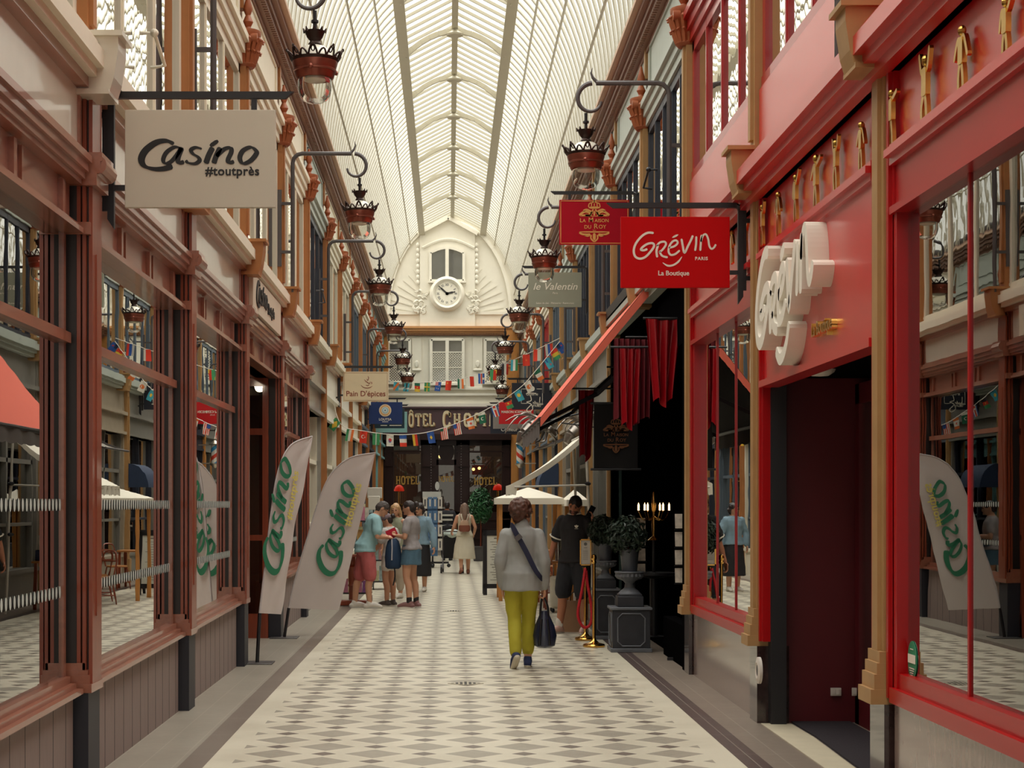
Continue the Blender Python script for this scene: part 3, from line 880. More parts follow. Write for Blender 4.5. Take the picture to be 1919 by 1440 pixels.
for px0, px1 in ((772, 790), (886, 904)):
    eplate(mb, px0, px1, 634, 728, 0, .05)
    mb.lathe([(.0, 0), (.1, 0), (.1, .03), (.07, .05), (.0, .05)], fr((ex((px0 + px1) / 2), EY - .05, ez(683)), (1, 0, 0), (0, 0, 1)), 16, sx=.7, sy=1.2)
    mb.ell((ex((px0 + px1) / 2), EY - .07, ez(694)), (.16, .05, .05), n=10, m=6)
eplate(mb, 715, 968, 727, 731, 0, .12); eplate(mb, 715, 968, 738, 742, 0, .16); eplate(mb, 715, 968, 757, 763, 0, .2); eplate(mb, 715, 968, 742, 757, 0, .06)
struct(mb.build(trim_name(), WHITEP, smooth=False))
mb = MB()
for a, c, d, m in ((613, 617, .3, 0), (617, 622, .24, 0), (622, 625, .16, 0), (625, 630, .1, 1)): eplate(mb, 728, 966, a, c, 0, d, m)
x = 730
while x < 964: eplate(mb, x, x + 1.4, 625.4, 628, .1, .16, 0); x += 3
struct(mb.build(trim_name(), [mat('ochre_end_cornice', (204, 146, 92), .5), CORN], smooth=False))
# wall clock
c = empty('wall_clock', (ex(838), EY - .12, ez(585)), 'round white wall clock with roman numerals below the arched gable window', 'clock')
M = fr((ex(837.7), EY - .12, ez(552.4)), (1, 0, 0), (0, 0, 1))
b = MB(); b.lathe([(.0, 0), (.57, 0), (.57, .12), (.53, .2), (.47, .24), (.42, .2), (.39, .14), (0, .14)], M, 40); b.build('case', WHITEP, c)
b = MB(); b.lathe([(0, .141), (.385, .141), (.385, .15), (0, .15)], M, 40); b.build('dial', mat('enamel_dial', (238, 232, 216), .3), c)
b = MB()
for k, t in enumerate(['XII', 'I', 'II', 'III', 'IIII', 'V', 'VI', 'VII', 'VIII', 'IX', 'X', 'XI']):
    a = PI / 2 - k * PI / 6
    b.text(t, .115, M @ Matrix.Translation((.29 * math.cos(a), .29 * math.sin(a), .152)) @ Matrix.Rotation(a - PI / 2, 4, 'Z') @ Matrix.Translation((0, -.04, 0)), .002, bold=.01, sx=.8)
for k in range(60):
    a = k * PI / 30; b.obb(M @ Matrix.Rotation(a, 4, 'Z') @ Matrix.Translation((.365, 0, .153)), .02, .005, .002)
b.build('hour_lettering', mat('slate_ink', (62, 66, 78), .5), c, smooth=False)
for nm, px, py, w in (('hour_hand', 853, 549, .035), ('minute_hand', 822, 538, .03)):
    b = MB(); p = Vector((ex(px), EY - .12 - .165, ez(py))); o = Vector((ex(837.7), EY - .12 - .165, ez(552.4)))
    b.bar(o - (p - o) * .15, p, w, .006, up=(0, 1, 0)); b.bar(o, o.lerp(p, .7), w * 1.9, .005, up=(0, 1, 0))
    b.lathe([(0, 0), (.05, 0), (.05, .01), (0, .01)], fr(o, (1, 0, 0), (0, 0, 1)), 12); b.build(nm, mat('dark_clock_hand', (48, 46, 48), .4), c, smooth=False)

# hotel front
h = struct(empty(window_name(), (0, EY - .4, 0)))
HY = .35
b = MB()
for px0, px1 in ((719, 738), (789, 818), (855, 880), (940, 957)):
    eplate(b, px0, px1, 822, 1032, 0, HY); eplate(b, px0 + 3, px1 - 3, 835, 875, HY, HY + .05); eplate(b, px0 + 3, px1 - 3, 890, 960, HY, HY + .05)
eplate(b, 719, 957, 815, 826, 0, HY + .25); eplate(b, 719, 957, 820, 836, 0, HY); eplate(b, 719, 818, 960, 1032, 0, HY); eplate(b, 855, 957, 960, 1032, 0, HY)
for py in (846, 972, 990, 1008): eplate(b, 719, 818, py, py + 2.5, HY, HY + .06); eplate(b, 855, 957, py, py + 2.5, HY, HY + .06)
b.build('carved_frame', HWOOD, h, smooth=False)
b = MB()
for px in (808, 864):                                     # beaded mouldings framing the door
    for k in range(40): b.ell((ex(px), EY - HY - .04, ez(832 + k * 5)), .025, n=6, m=4)
b.build('beading', mat('tarnished_beading', (96, 82, 80), .4), h)
g = MB()
eplate(g, 738, 789, 836, 960, .1, .11); eplate(g, 880, 940, 836, 960, .1, .11); g.build('glass_pane', HOTG, h, smooth=False)
d = struct(empty(door_name(), (ex(836), EY - .2, 0)))
b = MB()
for a in ((818, 822, 826, 1032), (851, 855, 826, 1032), (818, 855, 862, 872), (818, 855, 958, 1032), (818, 855, 826, 832)): eplate(b, *a, .05, .28)
eplate(b, 824, 849, 965, 1020, .28, .31)
b.build('frame', HWOOD, d, smooth=False)
b = MB(); b.lathe([(.3, -.03), (.34, -.03), (.34, .04), (.3, .04)], fr((ex(836.5), EY - .2, ez(847)), (1, 0, 0), (0, 0, 1)), 24, sx=.75); b.build('oval_moulding', HWOOD, d)
g = MB(); eplate(g, 820, 853, 830, 960, .1, .11); g.build('glass_pane', HOTG, d, smooth=False)
b = MB(); b.box(-2.4, 2.7, EY - .9, EY, 0, .16); b.box(-2.4, 2.7, EY - 1.25, EY - .9, 0, .08); struct(b.build('floor_steps', mat('grey_stone_step', (150, 140, 128), .6), smooth=False))
b = MB(); b.box(-2.3, 2.6, EY + 2.4, EY + 2.5, 0, 3.8); struct(b.build('wall_hotel_lobby', mat('dim_lobby', (54, 34, 30), .7, var=.3, scale=1), local=True))
for px0, px1 in ((704, 719), (957, 971)):
    b = MB(); eplate(b, px0, px1, 816, 1032, 0, .45); eplate(b, px0 + 2, px1 - 2, 826, 960, .45, .49); eplate(b, px0 - 1, px1 + 1, 975, 1032, .45, .5)
    struct(b.build(trim_name(), ORANGE, smooth=False))
for px0, px1 in ((704, 728), (949, 972)):
    b = MB(); eplate(b, px0, px1, 618, 816, 0, .25)
    for py in (660, 700, 740): eplate(b, px0 + 3, px1 - 3, py, py + 30, .25, .28)
    struct(b.build(trim_name(), ORANGE, smooth=False))
s = empty('hotel_sign', (ex(838), EY - .4, ez(815)), 'long plum board lettered in slab capitals over the dark hotel entrance', 'sign')
b = MB(); eplate(b, 706, 968, 764, 815, 0, .4); eplate(b, 706, 968, 764, 767, .4, .46); eplate(b, 706, 968, 810, 815, .4, .46); b.build('board', PLUM, s, smooth=False)
SLAB = {'H': (.95, [[(.2, 0), (.2, 1)], [(.75, 0), (.75, 1)], [(.2, .5), (.75, .5)]], [.2, .75], [.2, .75]),
        'O': (.9, [[(.45, .97), (.2, .88), (.14, .5), (.2, .12), (.45, .03), (.7, .12), (.76, .5), (.7, .88), (.45, .97)]], [], []),
        'T': (.85, [[(.42, 0), (.42, 1)], [(.05, .95), (.8, .95)], [(.08, .98), (.08, .72)], [(.77, .98), (.77, .72)]], [.42], []),
        'E': (.85, [[(.2, 0), (.2, 1)], [(.05, .95), (.75, .95)], [(.05, .05), (.78, .05)], [(.2, .5), (.6, .5)], [(.72, .98), (.72, .75)], [(.75, 0), (.75, .26)]], [], []),
        'L': (.85, [[(.2, 0), (.2, 1)], [(.05, .05), (.78, .05)], [(.75, 0), (.75, .3)]], [], [.2]),
        'C': (.9, [[(.76, .7), (.66, .92), (.45, .98), (.2, .88), (.12, .5), (.2, .12), (.45, .02), (.68, .1), (.78, .32)], [(.76, .98), (.76, .66)]], [], []),
        'P': (.85, [[(.2, 0), (.2, 1)], [(.2, .95), (.55, .95), (.74, .85), (.74, .62), (.55, .5), (.2, .5)]], [.2], []),
        'I': (.5, [[(.25, 0), (.25, 1)]], [.25], [.25]),
        'N': (.95, [[(.2, 0), (.2, 1)], [(.2, 1), (.75, 0)], [(.75, 0), (.75, 1)]], [.2], [.75])}
def slab(mb, word, M, size, w=.17, d=.02, gap=.06, mi=0):
    x = 0
    for ch in word:
        if ch == ' ': x += .5; continue
        wd, st, bot, top = SLAB[ch]
        for q in st: mb.stroke([((x + a) * size, b_ * size) for a, b_ in q], w * size * (1 if len(q) > 2 or q[0][0] == q[-1][0] or q[0][1] > q[1][1] + .5 else .6), M, d, n=3)
        for a in bot: mb.stroke([((x + a - .17) * size, .04 * size), ((x + a + .17) * size, .04 * size)], .09 * size, M, d * 1.02)
        for a in top: mb.stroke([((x + a - .17) * size, .96 * size), ((x + a + .17) * size, .96 * size)], .09 * size, M, d * 1.02)
        x += wd + gap
    return x
SHAD = mat('ochre_letter_shade', (176, 128, 78), .5); LETC = mat('cream_slab_letter', (228, 210, 170), .5)
for dm, m_, nm in ((.02, SHAD, 'letter_shade'), (.0, LETC, 'lettering')):
    b = MB(); zz = .41 + (.0 if nm == 'letter_shade' else .012)
    z0 = ez(800)
    sz = .41
    for px, t, k, wp in ((751, 'H', 1, 12), (765.5, 'O', 1, 10.5), (778.5, 'T', 1, 11.5), (791.5, 'E', 1, 11), (803.5, 'L', 1, 11), (829, 'C', 1.2, 16), (849, 'H', 1, 14), (868, 'O', 1, 15), (887, 'P', 1, 13), (902.5, 'I', 1, 9), (915, 'N', 1, 15)):
        sx_ = wp * EY / F / (SLAB[t][0] * sz * k)
        M = front((ex(px) + dm, EY - zz, z0 - dm - (.03 if k > 1 else 0))) @ Matrix.Diagonal((sx_, 1, 1, 1))
        slab(b, t, M, sz * k, .27 if nm == 'letter_shade' else .21, .012)
        if px == 765.5: b.stroke([(.06, .44), (.185, .52), (.31, .44)], .05, M, .012, n=2)
    b.build(nm, m_, s, smooth=False)
GILT = mat('gilt_window_letters', (214, 172, 92), .35, .7, var=.25, scale=4)
for px0, px1, py, hgt, where in ((742, 786, 908, 15, 'left window'), (822, 851, 903, 10, 'door pane'), (888, 931, 909, 14, 'right window')):
    b = MB(); sz = hgt * EY / F; n = 4.6
    M = front((ex(px0), EY - .13, ez(py))) @ Matrix.Diagonal(((ex(px1) - ex(px0)) / (n * sz), 1, 1, 1))
    slab(b, 'HOTEL', M, sz, .2, .008)
    tag(b.build('window_lettering', GILT, smooth=False), 'gilt capital letters on the hotel\'s %s' % where, 'lettering', 'gilt letters on the hotel panes')
def small_lamp(px, py, lab):
    z = ez(py); y = EY + .5; x = ex(px) * (y / EY)
    l = empty('table_lamp', (x, y, z - .55), lab, 'lamp')
    b = MB(); b.lathe([(.16, 0), (.17, .03), (.13, .14), (.06, .2), (0, .21)], Matrix.Translation((x, y, z - .1)), 16); b.build('lamp_shade', mat('lit_red_shade', (190, 30, 24), .5, emit=(220, 40, 20), es=1.2), l)
    b = MB(); b.lathe([(.12, 0), (.12, .02), (.03, .05), (.03, .42), (0, .44)], Matrix.Translation((x, y, z - .55)), 12); b.build('base', BRASS, l)
    b = MB(); b.box(x - .3, x + .3, y - .2, y + .25, 0.16, z - .55); struct(b.build('trim_lamp_shelf', HWOOD, smooth=False))
small_lamp(748, 915, 'small red-shaded lamp glowing behind the left hotel window'); small_lamp(933, 913, 'small red-shaded lamp glowing behind the right hotel window')
for i, (px, py) in enumerate(((824, 855), (842, 852), (888, 879), (899, 877))):
    y = EY + .8; x = ex(px); z = ez(py)
    b = MB(); b.tube([(x, y, 3.7), (x, y, z + .06)], .006, 5); b.ell((x, y, z), .05, n=10, m=6, mi=1)
    tag(b.build('pendant_bulb', [BLACK, mat('warm_bulb', (255, 214, 150), .5, emit=(255, 200, 120), es=9)]), 'warm bare bulb seen through the hotel\'s %s' % ('door transom, left one', 'door transom, right one', 'right window, left one', 'right window, right one')[i], 'bulb')

# ------------------------------------------------------------------ lanterns on curled wall brackets
def lantern(side, lab, group='copper lanterns along the arcade'):
    """built round the lamp's own hang axis at x=0, arm running to the wall; z=0 is the arm height"""
    s = -side                       # towards the passage
    root = empty('wall_lantern', (0, 0, 0), lab, 'lantern', group)
    xw = -s * .99                  # wall bar
    xp = -s * .83                  # pole
    b = MB()
    b.tube([(xp, 0, -1.72), (xp, 0, -.12), (xp + s * .015, 0, -.06), (xp + s * .06, 0, -.015), (xp + s * .12, 0, 0), (-s * .1, 0, 0)], .026, 8)
    for z in (-.62, -1.22): b.bar((xp, 0, z), (xw, 0, z), .035)
    b.bar((xw, 0, -.45), (xw, 0, -1.4), .05, .03)
    # curl
    c = Vector((-s * .06, 0, -.165)); pts = []
    for i in range(24):
        t = i / 23; a = PI / 2 - s * (t * 4.5); r = .165 * (1 - .42 * t)
        pts.append(c + Vector((math.cos(a) * r, 0, math.sin(a) * r)))
    b.tube(pts, [.026 - .012 * i / 23 for i in range(24)], 8)
    b.tube([(-s * .12, 0, .0), (-s * .07, 0, .05), (-s * .05, 0, .1), (-s * .065, 0, .15)], [.02, .015, .01, .003], 6)
    b.build('bracket', GREYI, root, local=True)
    b = MB(); b.tube([(0, 0, -.3), (0, 0, -.48)], .016, 8); b.lathe([(.03, -.4), (.03, -.38)], n=8); b.build('hanger_rod', BLACK, root, local=True)
    b = MB()
    b.lathe([(.02, -.6), (.055, -.575), (.04, -.55), (.065, -.52), (.085, -.47), (.07, -.49), (.04, -.5)], n=16)
    for k in range(8):
        a = k * PI / 4; b.tube([(math.cos(a) * .08, math.sin(a) * .08, -.48), (math.cos(a) * .095, math.sin(a) * .095, -.445)], [.016, .004], 5)
    b.build('small_crown', BRONZE, root, local=True)
    b = MB(); b.lathe([(.045, -.585), (.09, -.6), (.13, -.64), (.15, -.69), (.152, -.73)], n=24); b.build('dome', DOME, root, local=True)
    b = MB()
    b.lathe([(.175, -.735), (.195, -.715), (.198, -.7), (.185, -.715)], n=32)
    for k in range(16):
        a0 = k * PI / 8; big = k % 2 == 0
        hh = .082 if big else .05
        q = []
        for i in range(7):
            t = i / 6; a = a0 + (t - .5) * (.4 if big else .34); h = math.sin(PI * t)
            rr = .19 + .035 * h; q.append((math.cos(a) * rr, math.sin(a) * rr, -.708 + hh * h))
        b.tube(q, .0085, 5)
        q = [(math.cos(a0 + .07 * math.cos(t)) * (.2 + .012 * math.sin(t)), math.sin(a0 + .07 * math.cos(t)) * (.2 + .012 * math.sin(t)), -.69 + hh * .4 + .02 * math.sin(t)) for t in [j * PI / 4 for j in range(8)]]
        if big:
            b.tube(q, .006, 5, closed=True); b.ell((math.cos(a0) * .23, math.sin(a0) * .23, -.625), (.011, .011, .016), n=6, m=4)
    b.build('lace_crown', BRONZE, root, local=True)
    b = MB(); b.lathe([(.185, -.72), (.187, -.735), (.172, -.785), (.178, -.79), (.178, -.802), (.168, -.806), (.155, -.85), (.148, -.862), (.138, -.855), (.15, -.8), (.17, -.73)], n=36)
    for a in (.4, 2.5, 4.6): b.lathe([(0, 0), (.018, 0), (.02, .02), (0, .03)], fr((math.cos(a) * .172, math.sin(a) * .172, -.795), (-math.sin(a), math.cos(a), 0), (0, 0, 1)), 8)
    b.build('copper_band', COPPER, root, local=True)
    b = MB(); b.lathe([(.135, -.855), (.14, -.9), (.138, -.95), (.125, -1.0), (.1, -1.035), (.06, -1.055), (.002, -1.063)], n=28); b.build('glass_globe', GLOBE, root, local=True)
    b = MB(); b.lathe([(.0, -.82), (.1, -.82), (.1, -.87), (.08, -.88), (0, -.88)], n=16); b.build('lamp_holder', DOME, root, local=True)
    return root
LL = [(14.15, 590, 5.99), (21.4, 674, 5.99), (28.2, 711, 5.94), (34.8, 738, 5.93), (41.8, 754.5, 5.88), (47.5, 763, 5.86)]
ordw = ['nearest the big taupe sign', 'above the row of brown shop windows', 'just past the dark blue shutters', 'over the cream ginger-bread shop sign', 'left of the lattice windows', 'farthest on the left side, by the hotel']
L0 = None
for (y, px, z), wds in zip(LL, ordw):
    lab = 'copper lantern on curled bracket, left side, ' + wds
    if L0 is None: L0 = o = lantern(-1, lab)
    else: o = copy_tree(L0); o['label'] = lab
    o.location = ((px - VX) * y / F, y, z)
LRr = [(17.2, 1098, 5.84), (24.4, 1020, 5.84), (31.2, 973, 5.80), (37.6, 946.5, 5.78), (43.3, 928, 5.72), (49, 941, 5.62)]
ordr = ['beside the red shop\'s upper windows', 'half behind the small red sign', 'left of the grey-green tea room sign', 'over the flags above the small red sign', 'in front of the end wall\'s right lattice', 'lowest, above the navy gallery sign']
L0 = None
for (y, px, z), wds in zip(LRr, ordr):
    lab = 'copper lantern on curled bracket, right side, ' + wds
    if L0 is None: L0 = o = lantern(1, lab)
    else: o = copy_tree(L0); o['label'] = lab
    o.location = ((px - VX) * y / F, y, z)

# ------------------------------------------------------------------ hanging signs
CAS = [([(980, 812), (938, 795), (880, 805), (822, 848), (798, 897), (815, 936), (868, 953), (925, 951), (972, 937)], 24),
       ([(1022, 838), (985, 830), (940, 858), (920, 900), (934, 922), (968, 908), (1005, 862), (1022, 834)], 15),
       ([(1026, 832), (1004, 890), (1008, 919), (1037, 912)], 17),
       ([(1137, 840), (1103, 832), (1076, 846), (1088, 868), (1116, 886), (1124, 906), (1098, 923), (1062, 919), (1046, 905)], 15),
       ([(1198, 832), (1174, 880), (1160, 922)], 19), ([(1183, 824), (1228, 794)], 15),
       ([(1240, 832), (1216, 885), (1204, 922)], 18), ([(1218, 882), (1262, 842), (1298, 834), (1302, 858), (1284, 900), (1290, 918), (1318, 911)], 16)]
CAO = [(1442, 852), (1412, 831), (1368, 850), (1350, 890), (1368, 922), (1408, 908), (1440, 872)]
def casino(mb, M, k, d=.003, mi=0, wk=1.7):
    """brush-script shop name; k metres per drawing unit, origin at the first letter's left end of the base line"""
    for q, w in CAS: mb.stroke([((a - 795) * k, (922 - c) * k) for a, c in q], w * k * wk, M, d, pen=R(-20), thin=.42, n=5, mi=mi)
    mb.stroke([((a - 795) * k, (922 - c) * k) for a, c in CAO], 17 * k * wk, M, d, pen=R(-20), thin=.42, n=5, mi=mi, closed=True)
GRV = [([(1045, 412), (985, 410), (925, 445), (868, 515), (846, 585), (860, 645), (905, 668), (960, 652), (1012, 600), (1048, 545), (1035, 515), (985, 520), (935, 552), (918, 578), (945, 585), (982, 572)], 22),
       ([(1090, 530), (1073, 590), (1080, 655)], 22), ([(1076, 540), (1108, 506), (1155, 500), (1166, 530), (1130, 582), (1098, 602)], 20), ([(1102, 596), (1130, 640), (1185, 655)], 20),
       ([(1196, 560), (1250, 545), (1284, 512), (1268, 486), (1232, 498), (1200, 548), (1194, 600), (1216, 630), (1260, 622), (1305, 585)], 20),
       ([(1230, 458), (1290, 428)], 20), ([(1322, 470), (1335, 540), (1352, 610), (1388, 540), (1418, 480), (1436, 436)], 21),
       ([(1470, 445), (1468, 520), (1458, 590)], 20), ([(1522, 430), (1515, 510), (1510, 590)], 20), ([(1516, 500), (1536, 440), (1565, 425), (1588, 470), (1600, 540), (1622, 570), (1648, 555), (1665, 525)], 19),
       ([(1135, 708), (1185, 738), (1240, 732), (1292, 697), (1327, 648)], 19)]
def grevin(mb, M, k, d=.003, w=1.0, thin=None, mi=0):
    for i, (q, ww) in enumerate(GRV): mb.stroke([((a - 845) * k, (668 - c) * k) for a, c in q], ww * k * w, M, d * (1 if i < 10 else .9), n=5, taper=(i in (5, 10) and thin is None), mi=mi)

def hanging_sign(side, Y, px0, px1, py0, py1, panel, label, cat='sign', bar=True, th=.035, k=1.0, pole=None):
    a, c = W(px0, py1, Y), W(px1, py0, Y)
    root = empty('hanging_sign', ((a.x + c.x) / 2, Y, a.z), label, cat, 'hanging shop signs')
    b = MB(); b.box(a.x, c.x, Y - th / 2, Y + th / 2, a.z, c.z); b.build('panel', panel, root, smooth=False, bevel=.003)
    if bar:
        s = -side; xin, xout = (a.x, c.x) if side < 0 else (c.x, a.x)      # wall end, passage end
        xb = xin - s * .085; zt = c.z + .09; zl = a.z - .07; xw = wx(side, .06)
        b = MB(); w = .04 * k
        b.bar((xb, Y, zl), (xb, Y, zt - .03), w); b.tube([(xb, Y, zt - .04), (xb + s * .01, Y, zt - .012), (xb + s * .04, Y, zt)], w * .55, 6)
        b.bar((xb + s * .03, Y, zt), (xout + s * .06, Y, zt), w)
        b.prism([(0, -w / 2), (s * .05, w / 2), (0, w / 2)], fr((xout + s * .06, Y + w / 2, zt), (1, 0, 0), (0, 0, 1)), w)
        b.prism([(-w / 2, 0), (w / 2, 0), (w / 2 * s, -.06)], fr((xb, Y + w / 2, zl), (1, 0, 0), (0, 0, 1)), w)
        b.bar((xout - s * .13, Y, zt), (xout - s * .13, Y, c.z), w * .8)
        for z in (c.z - .03, a.z + .1 * (c.z - a.z) + .02): b.bar((wx(side, -.06), Y, z), (xb, Y, z), w * .8)
        b.bar((xb, Y, a.z + .12), (xin, Y, a.z + .12), w * .8)
        b.bar((xw, Y, c.z + .06), (xw, Y, a.z - .02), w * 1.1, w * .7)
        b.build('bracket', BLACK, root, smooth=False)
    return root, front((a.x, Y - th / 2, a.z)), (c.x - a.x), (c.z - a.z)

# taupe supermarket sign
r_, M, w, h = hanging_sign(-1, 10.4, 235, 517, 207, 390, SIGNG, 'large taupe hanging sign with black brush-script name, nearest on the left')
b = MB(); casino(b, M @ Matrix.Translation((w * .107, h * .45, 0)), w / 846)
b.text('#toutprès', .076, M @ Matrix.Translation((w * .893, h * .33, 0)), .003, 'RIGHT', bold=.022, space=1.05); b.build('lettering', INK, r_, smooth=False)
# red boutique sign
REDS = mat('red_sign_panel', (196, 0, 6), .55, var=.02, spec=.15)
r_, M, w, h = hanging_sign(1, 13.5, 1163, 1367, 407, 540, REDS, 'large red hanging sign with white handwritten name over the awning')
b = MB(); kk = w / 1088
grevin(b, M @ Matrix.Translation((kk * 128, kk * 290, 0)), kk)
b.text('PARIS', kk * 46, M @ Matrix.Translation((kk * 740, kk * 276, 0)), .003, 'LEFT', bold=.02, space=1.15)
b.text('La Boutique', kk * 66, M @ Matrix.Translation((kk * 370, kk * 124, 0)), .003, 'LEFT', bold=.016, sx=.98); b.build('lettering', WLET, r_, smooth=False)
# crimson royal house sign
CRIM = mat('crimson_sign_panel', (172, 0, 30), .5, var=.02, spec=.2); GILTP = mat('gilt_paint', (226, 168, 92), .45, .2, var=.1)
def crest(b, M, k, names=True):
    """crown, scrolls, two lines of small capitals and the lower ornament; k metres per unit, origin at centre"""
    def p(pts, w): b.stroke([(x * k, y * k) for x, y in pts], w * k, M, .003, n=4)
    p([(-58, 150), (-50, 185), (-20, 196), (0, 205), (20, 196), (50, 185), (58, 150)], 10); p([(-55, 146), (55, 146)], 22)
    for x in (-30, 0, 30): p([(x, 150), (x * .9, 190)], 9)
    p([(0, 200), (0, 232)], 10); p([(-12, 218), (12, 218)], 8)
    for s in (-1, 1):
        p([(s * 150, 68), (s * 125, 90), (s * 95, 105), (s * 60, 100), (s * 35, 75), (s * 60, 66), (s * 90, 75)], 22)
        p([(s * 110, 112), (s * 80, 125), (s * 45, 112), (s * 20, 85)], 20); p([(s * 40, 70), (s * 20, 110), (s * 12, 130)], 14)
        p([(s * 130, 70), (s * 40, 66)], 18)
        p([(s * 150, -104), (s * 120, -120), (s * 80, -124), (s * 40, -122)], 18); p([(s * 100, -128), (s * 70, -140), (s * 40, -132)], 12)
        p([(s * 30, -128), (s * 34, -160), (s * 15, -185), (0, -195)], 14)
    p([(0, 66), (0, 112)], 18); p([(-142, 60), (142, 60)], 5)
    p([(-150, -98), (150, -98)], 12); p([(0, -110), (0, -180)], 30)
    if names:
        for t, sz, x, y in (('L', 56, -146, 0), ('A', 46, -117, 0), ('M', 68, -60, 0), ('AISON', 48, 3, 0), ('DU', 50, -102, -64), ('R', 70, -6, -64), ('OY', 54, 42, -64)):
            b.text(t, sz * k, M @ Matrix.Translation((x * k, y * k, 0)), .003, 'LEFT', bold=.008)
        b.text('Paris', 16 * k, M @ Matrix.Translation((0, -86 * k, 0)), .003)
r_, M, w, h = hanging_sign(1, 21.9, 1048, 1179, 375, 459, CRIM, 'small crimson hanging sign with gilt crown crest behind the big red sign')
b = MB(); kk = w / 700
crest(b, M @ Matrix.Translation((w * .5, h * .50, 0)), kk)
for a, c in (((14, 14), (686, 14)), ((14, 436), (686, 436)), ((14, 14), (14, 436)), ((686, 14), (686, 436))): b.stroke([(a[0] * kk, a[1] * kk), (c[0] * kk, c[1] * kk)], 7 * kk, M, .003)
b.build('gilt_crest', GILTP, r_, smooth=False)
# grey-green tea room sign
r_, M, w, h = hanging_sign(1, 28.7, 990, 1090, 511, 576, mat('grey_green_panel', (152, 152, 134), .5, var=.02), 'grey-green hanging sign with white script of the tea room, right side')
b = MB(); b.text('le Valentin', .165, M @ Matrix.Translation((w * .5, h * .5, 0)), .003, shear=.3, bold=.004, sx=1.05); b.text('Paris', .045, M @ Matrix.Translation((w * .5, h * .38, 0)), .003, shear=.2)
b.text('Salon de thé - Pâtisserie - Restaurant', .042, M @ Matrix.Translation((w * .5, h * .09, 0)), .003, bold=.005); b.build('lettering', WLET, r_, smooth=False)
# navy gallery sign
NAVS = mat('dark_navy_sign', (30, 34, 48), .45, var=.02)
r_, M, w, h = hanging_sign(1, 37.8, 959, 1035, 718, 768, NAVS, 'dark navy gallery sign with thin white frame, behind the lower flags')
b = MB()
b.text('Galerie', .09, M @ Matrix.Translation((w * .5, h * .53, 0)), .003, bold=.004); b.text('PARIS', .07, M @ Matrix.Translation((w * .62, h * .1, 0)), .003, bold=.01)
k = w / 230
for q in ([(105, 100), (110, 70), (85, 60), (110, 48), (118, 20), (95, 5), (85, 18), (110, 45)], [(80, 108), (112, 112), (140, 108)], [(120, 60), (132, 50), (130, 66), (140, 48)], [(142, 60), (150, 36), (156, 62), (148, 42)], [(160, 90), (158, 52), (166, 46), (178, 50)]):
    b.stroke([(a * k, (c - 18 + 0) * k) for a, c in q], 5 * k, M, .003)
for q in (((54, 117), (90, 117)), ((54, 117), (54, 35)), ((54, 35), (88, 35)), ((140, 117), (174, 117)), ((174, 117), (174, 35)), ((118, 35), (174, 35))): b.stroke([(q[0][0] * k, q[0][1] * k), (q[1][0] * k, q[1][1] * k)], 3 * k, M, .003)
b.lathe([(.0, 0), (15 * k, 0), (15 * k, .003), (0, .003)], M @ Matrix.Translation((115 * k, 118 * k, 0)), 18); b.build('lettering', WLET, r_, smooth=False)
# red and grey signs farther on the right
r_, M, w, h = hanging_sign(1, 45.2, 935, 1000, 754, 795, mat('scarlet_sign', (206, 20, 28), .4), 'scarlet hanging sign with white capitals, behind the metal insect sculpture')
b = MB(); b.text('MAISON ICEPINSON', .088, M @ Matrix.Translation((w * .5, h * .5, 0)), .003, bold=.02, sx=.98); b.text('PARIS', .05, M @ Matrix.Translation((w * .5, h * .38, 0)), .003); b.build('lettering', WLET, r_, smooth=False)
r_, M, w, h = hanging_sign(1, 46.5, 924, 985, 762, 804, mat('mid_grey_sign', (140, 134, 126), .5), 'plain grey hanging sign right behind the scarlet one')
r_, M, w, h = hanging_sign(1, 48.2, 919, 976, 768, 813, NAVS, 'navy hairdresser sign behind the grey and scarlet signs')
b = MB(); b.text('Coiffeur', .14, M @ Matrix.Translation((w * .62, h * .1, 0)), .003); b.build('lettering', WLET, r_, smooth=False)
# ginger-bread shop, left
r_, M, w, h = hanging_sign(-1, 32.5, 643, 728, 697, 753, mat('cream_sign_panel', (226, 206, 172), .5, var=.02), 'cream hanging sign with brown lettering and a drawn rocking toy, left side')
b = MB(); b.text('Pain D\'épices', .142, M @ Matrix.Translation((w * .5, h * .18, 0)), .003, bold=.012, sx=.98)
k = w / 480
for q in ([(190, 175), (215, 150), (250, 142), (285, 148), (310, 165)], [(225, 235), (240, 215), (262, 200), (280, 190), (290, 215)], [(250, 240), (262, 225), (270, 250), (262, 270)], [(240, 175), (262, 168), (275, 180)], [(300, 210), (305, 185)]):
    b.stroke([(a * k, c * k) for a, c in q], 7 * k, M, .003, taper=True)
for q in (((12, 12), (468, 12)), ((12, 304), (468, 304)), ((12, 12), (12, 304)), ((468, 12), (468, 304))): b.stroke([(q[0][0] * k, q[0][1] * k), (q[1][0] * k, q[1][1] * k)], 2.5 * k, M, .003)
b.build('lettering', mat('brown_lettering', (134, 58, 44), .5), r_, smooth=False)
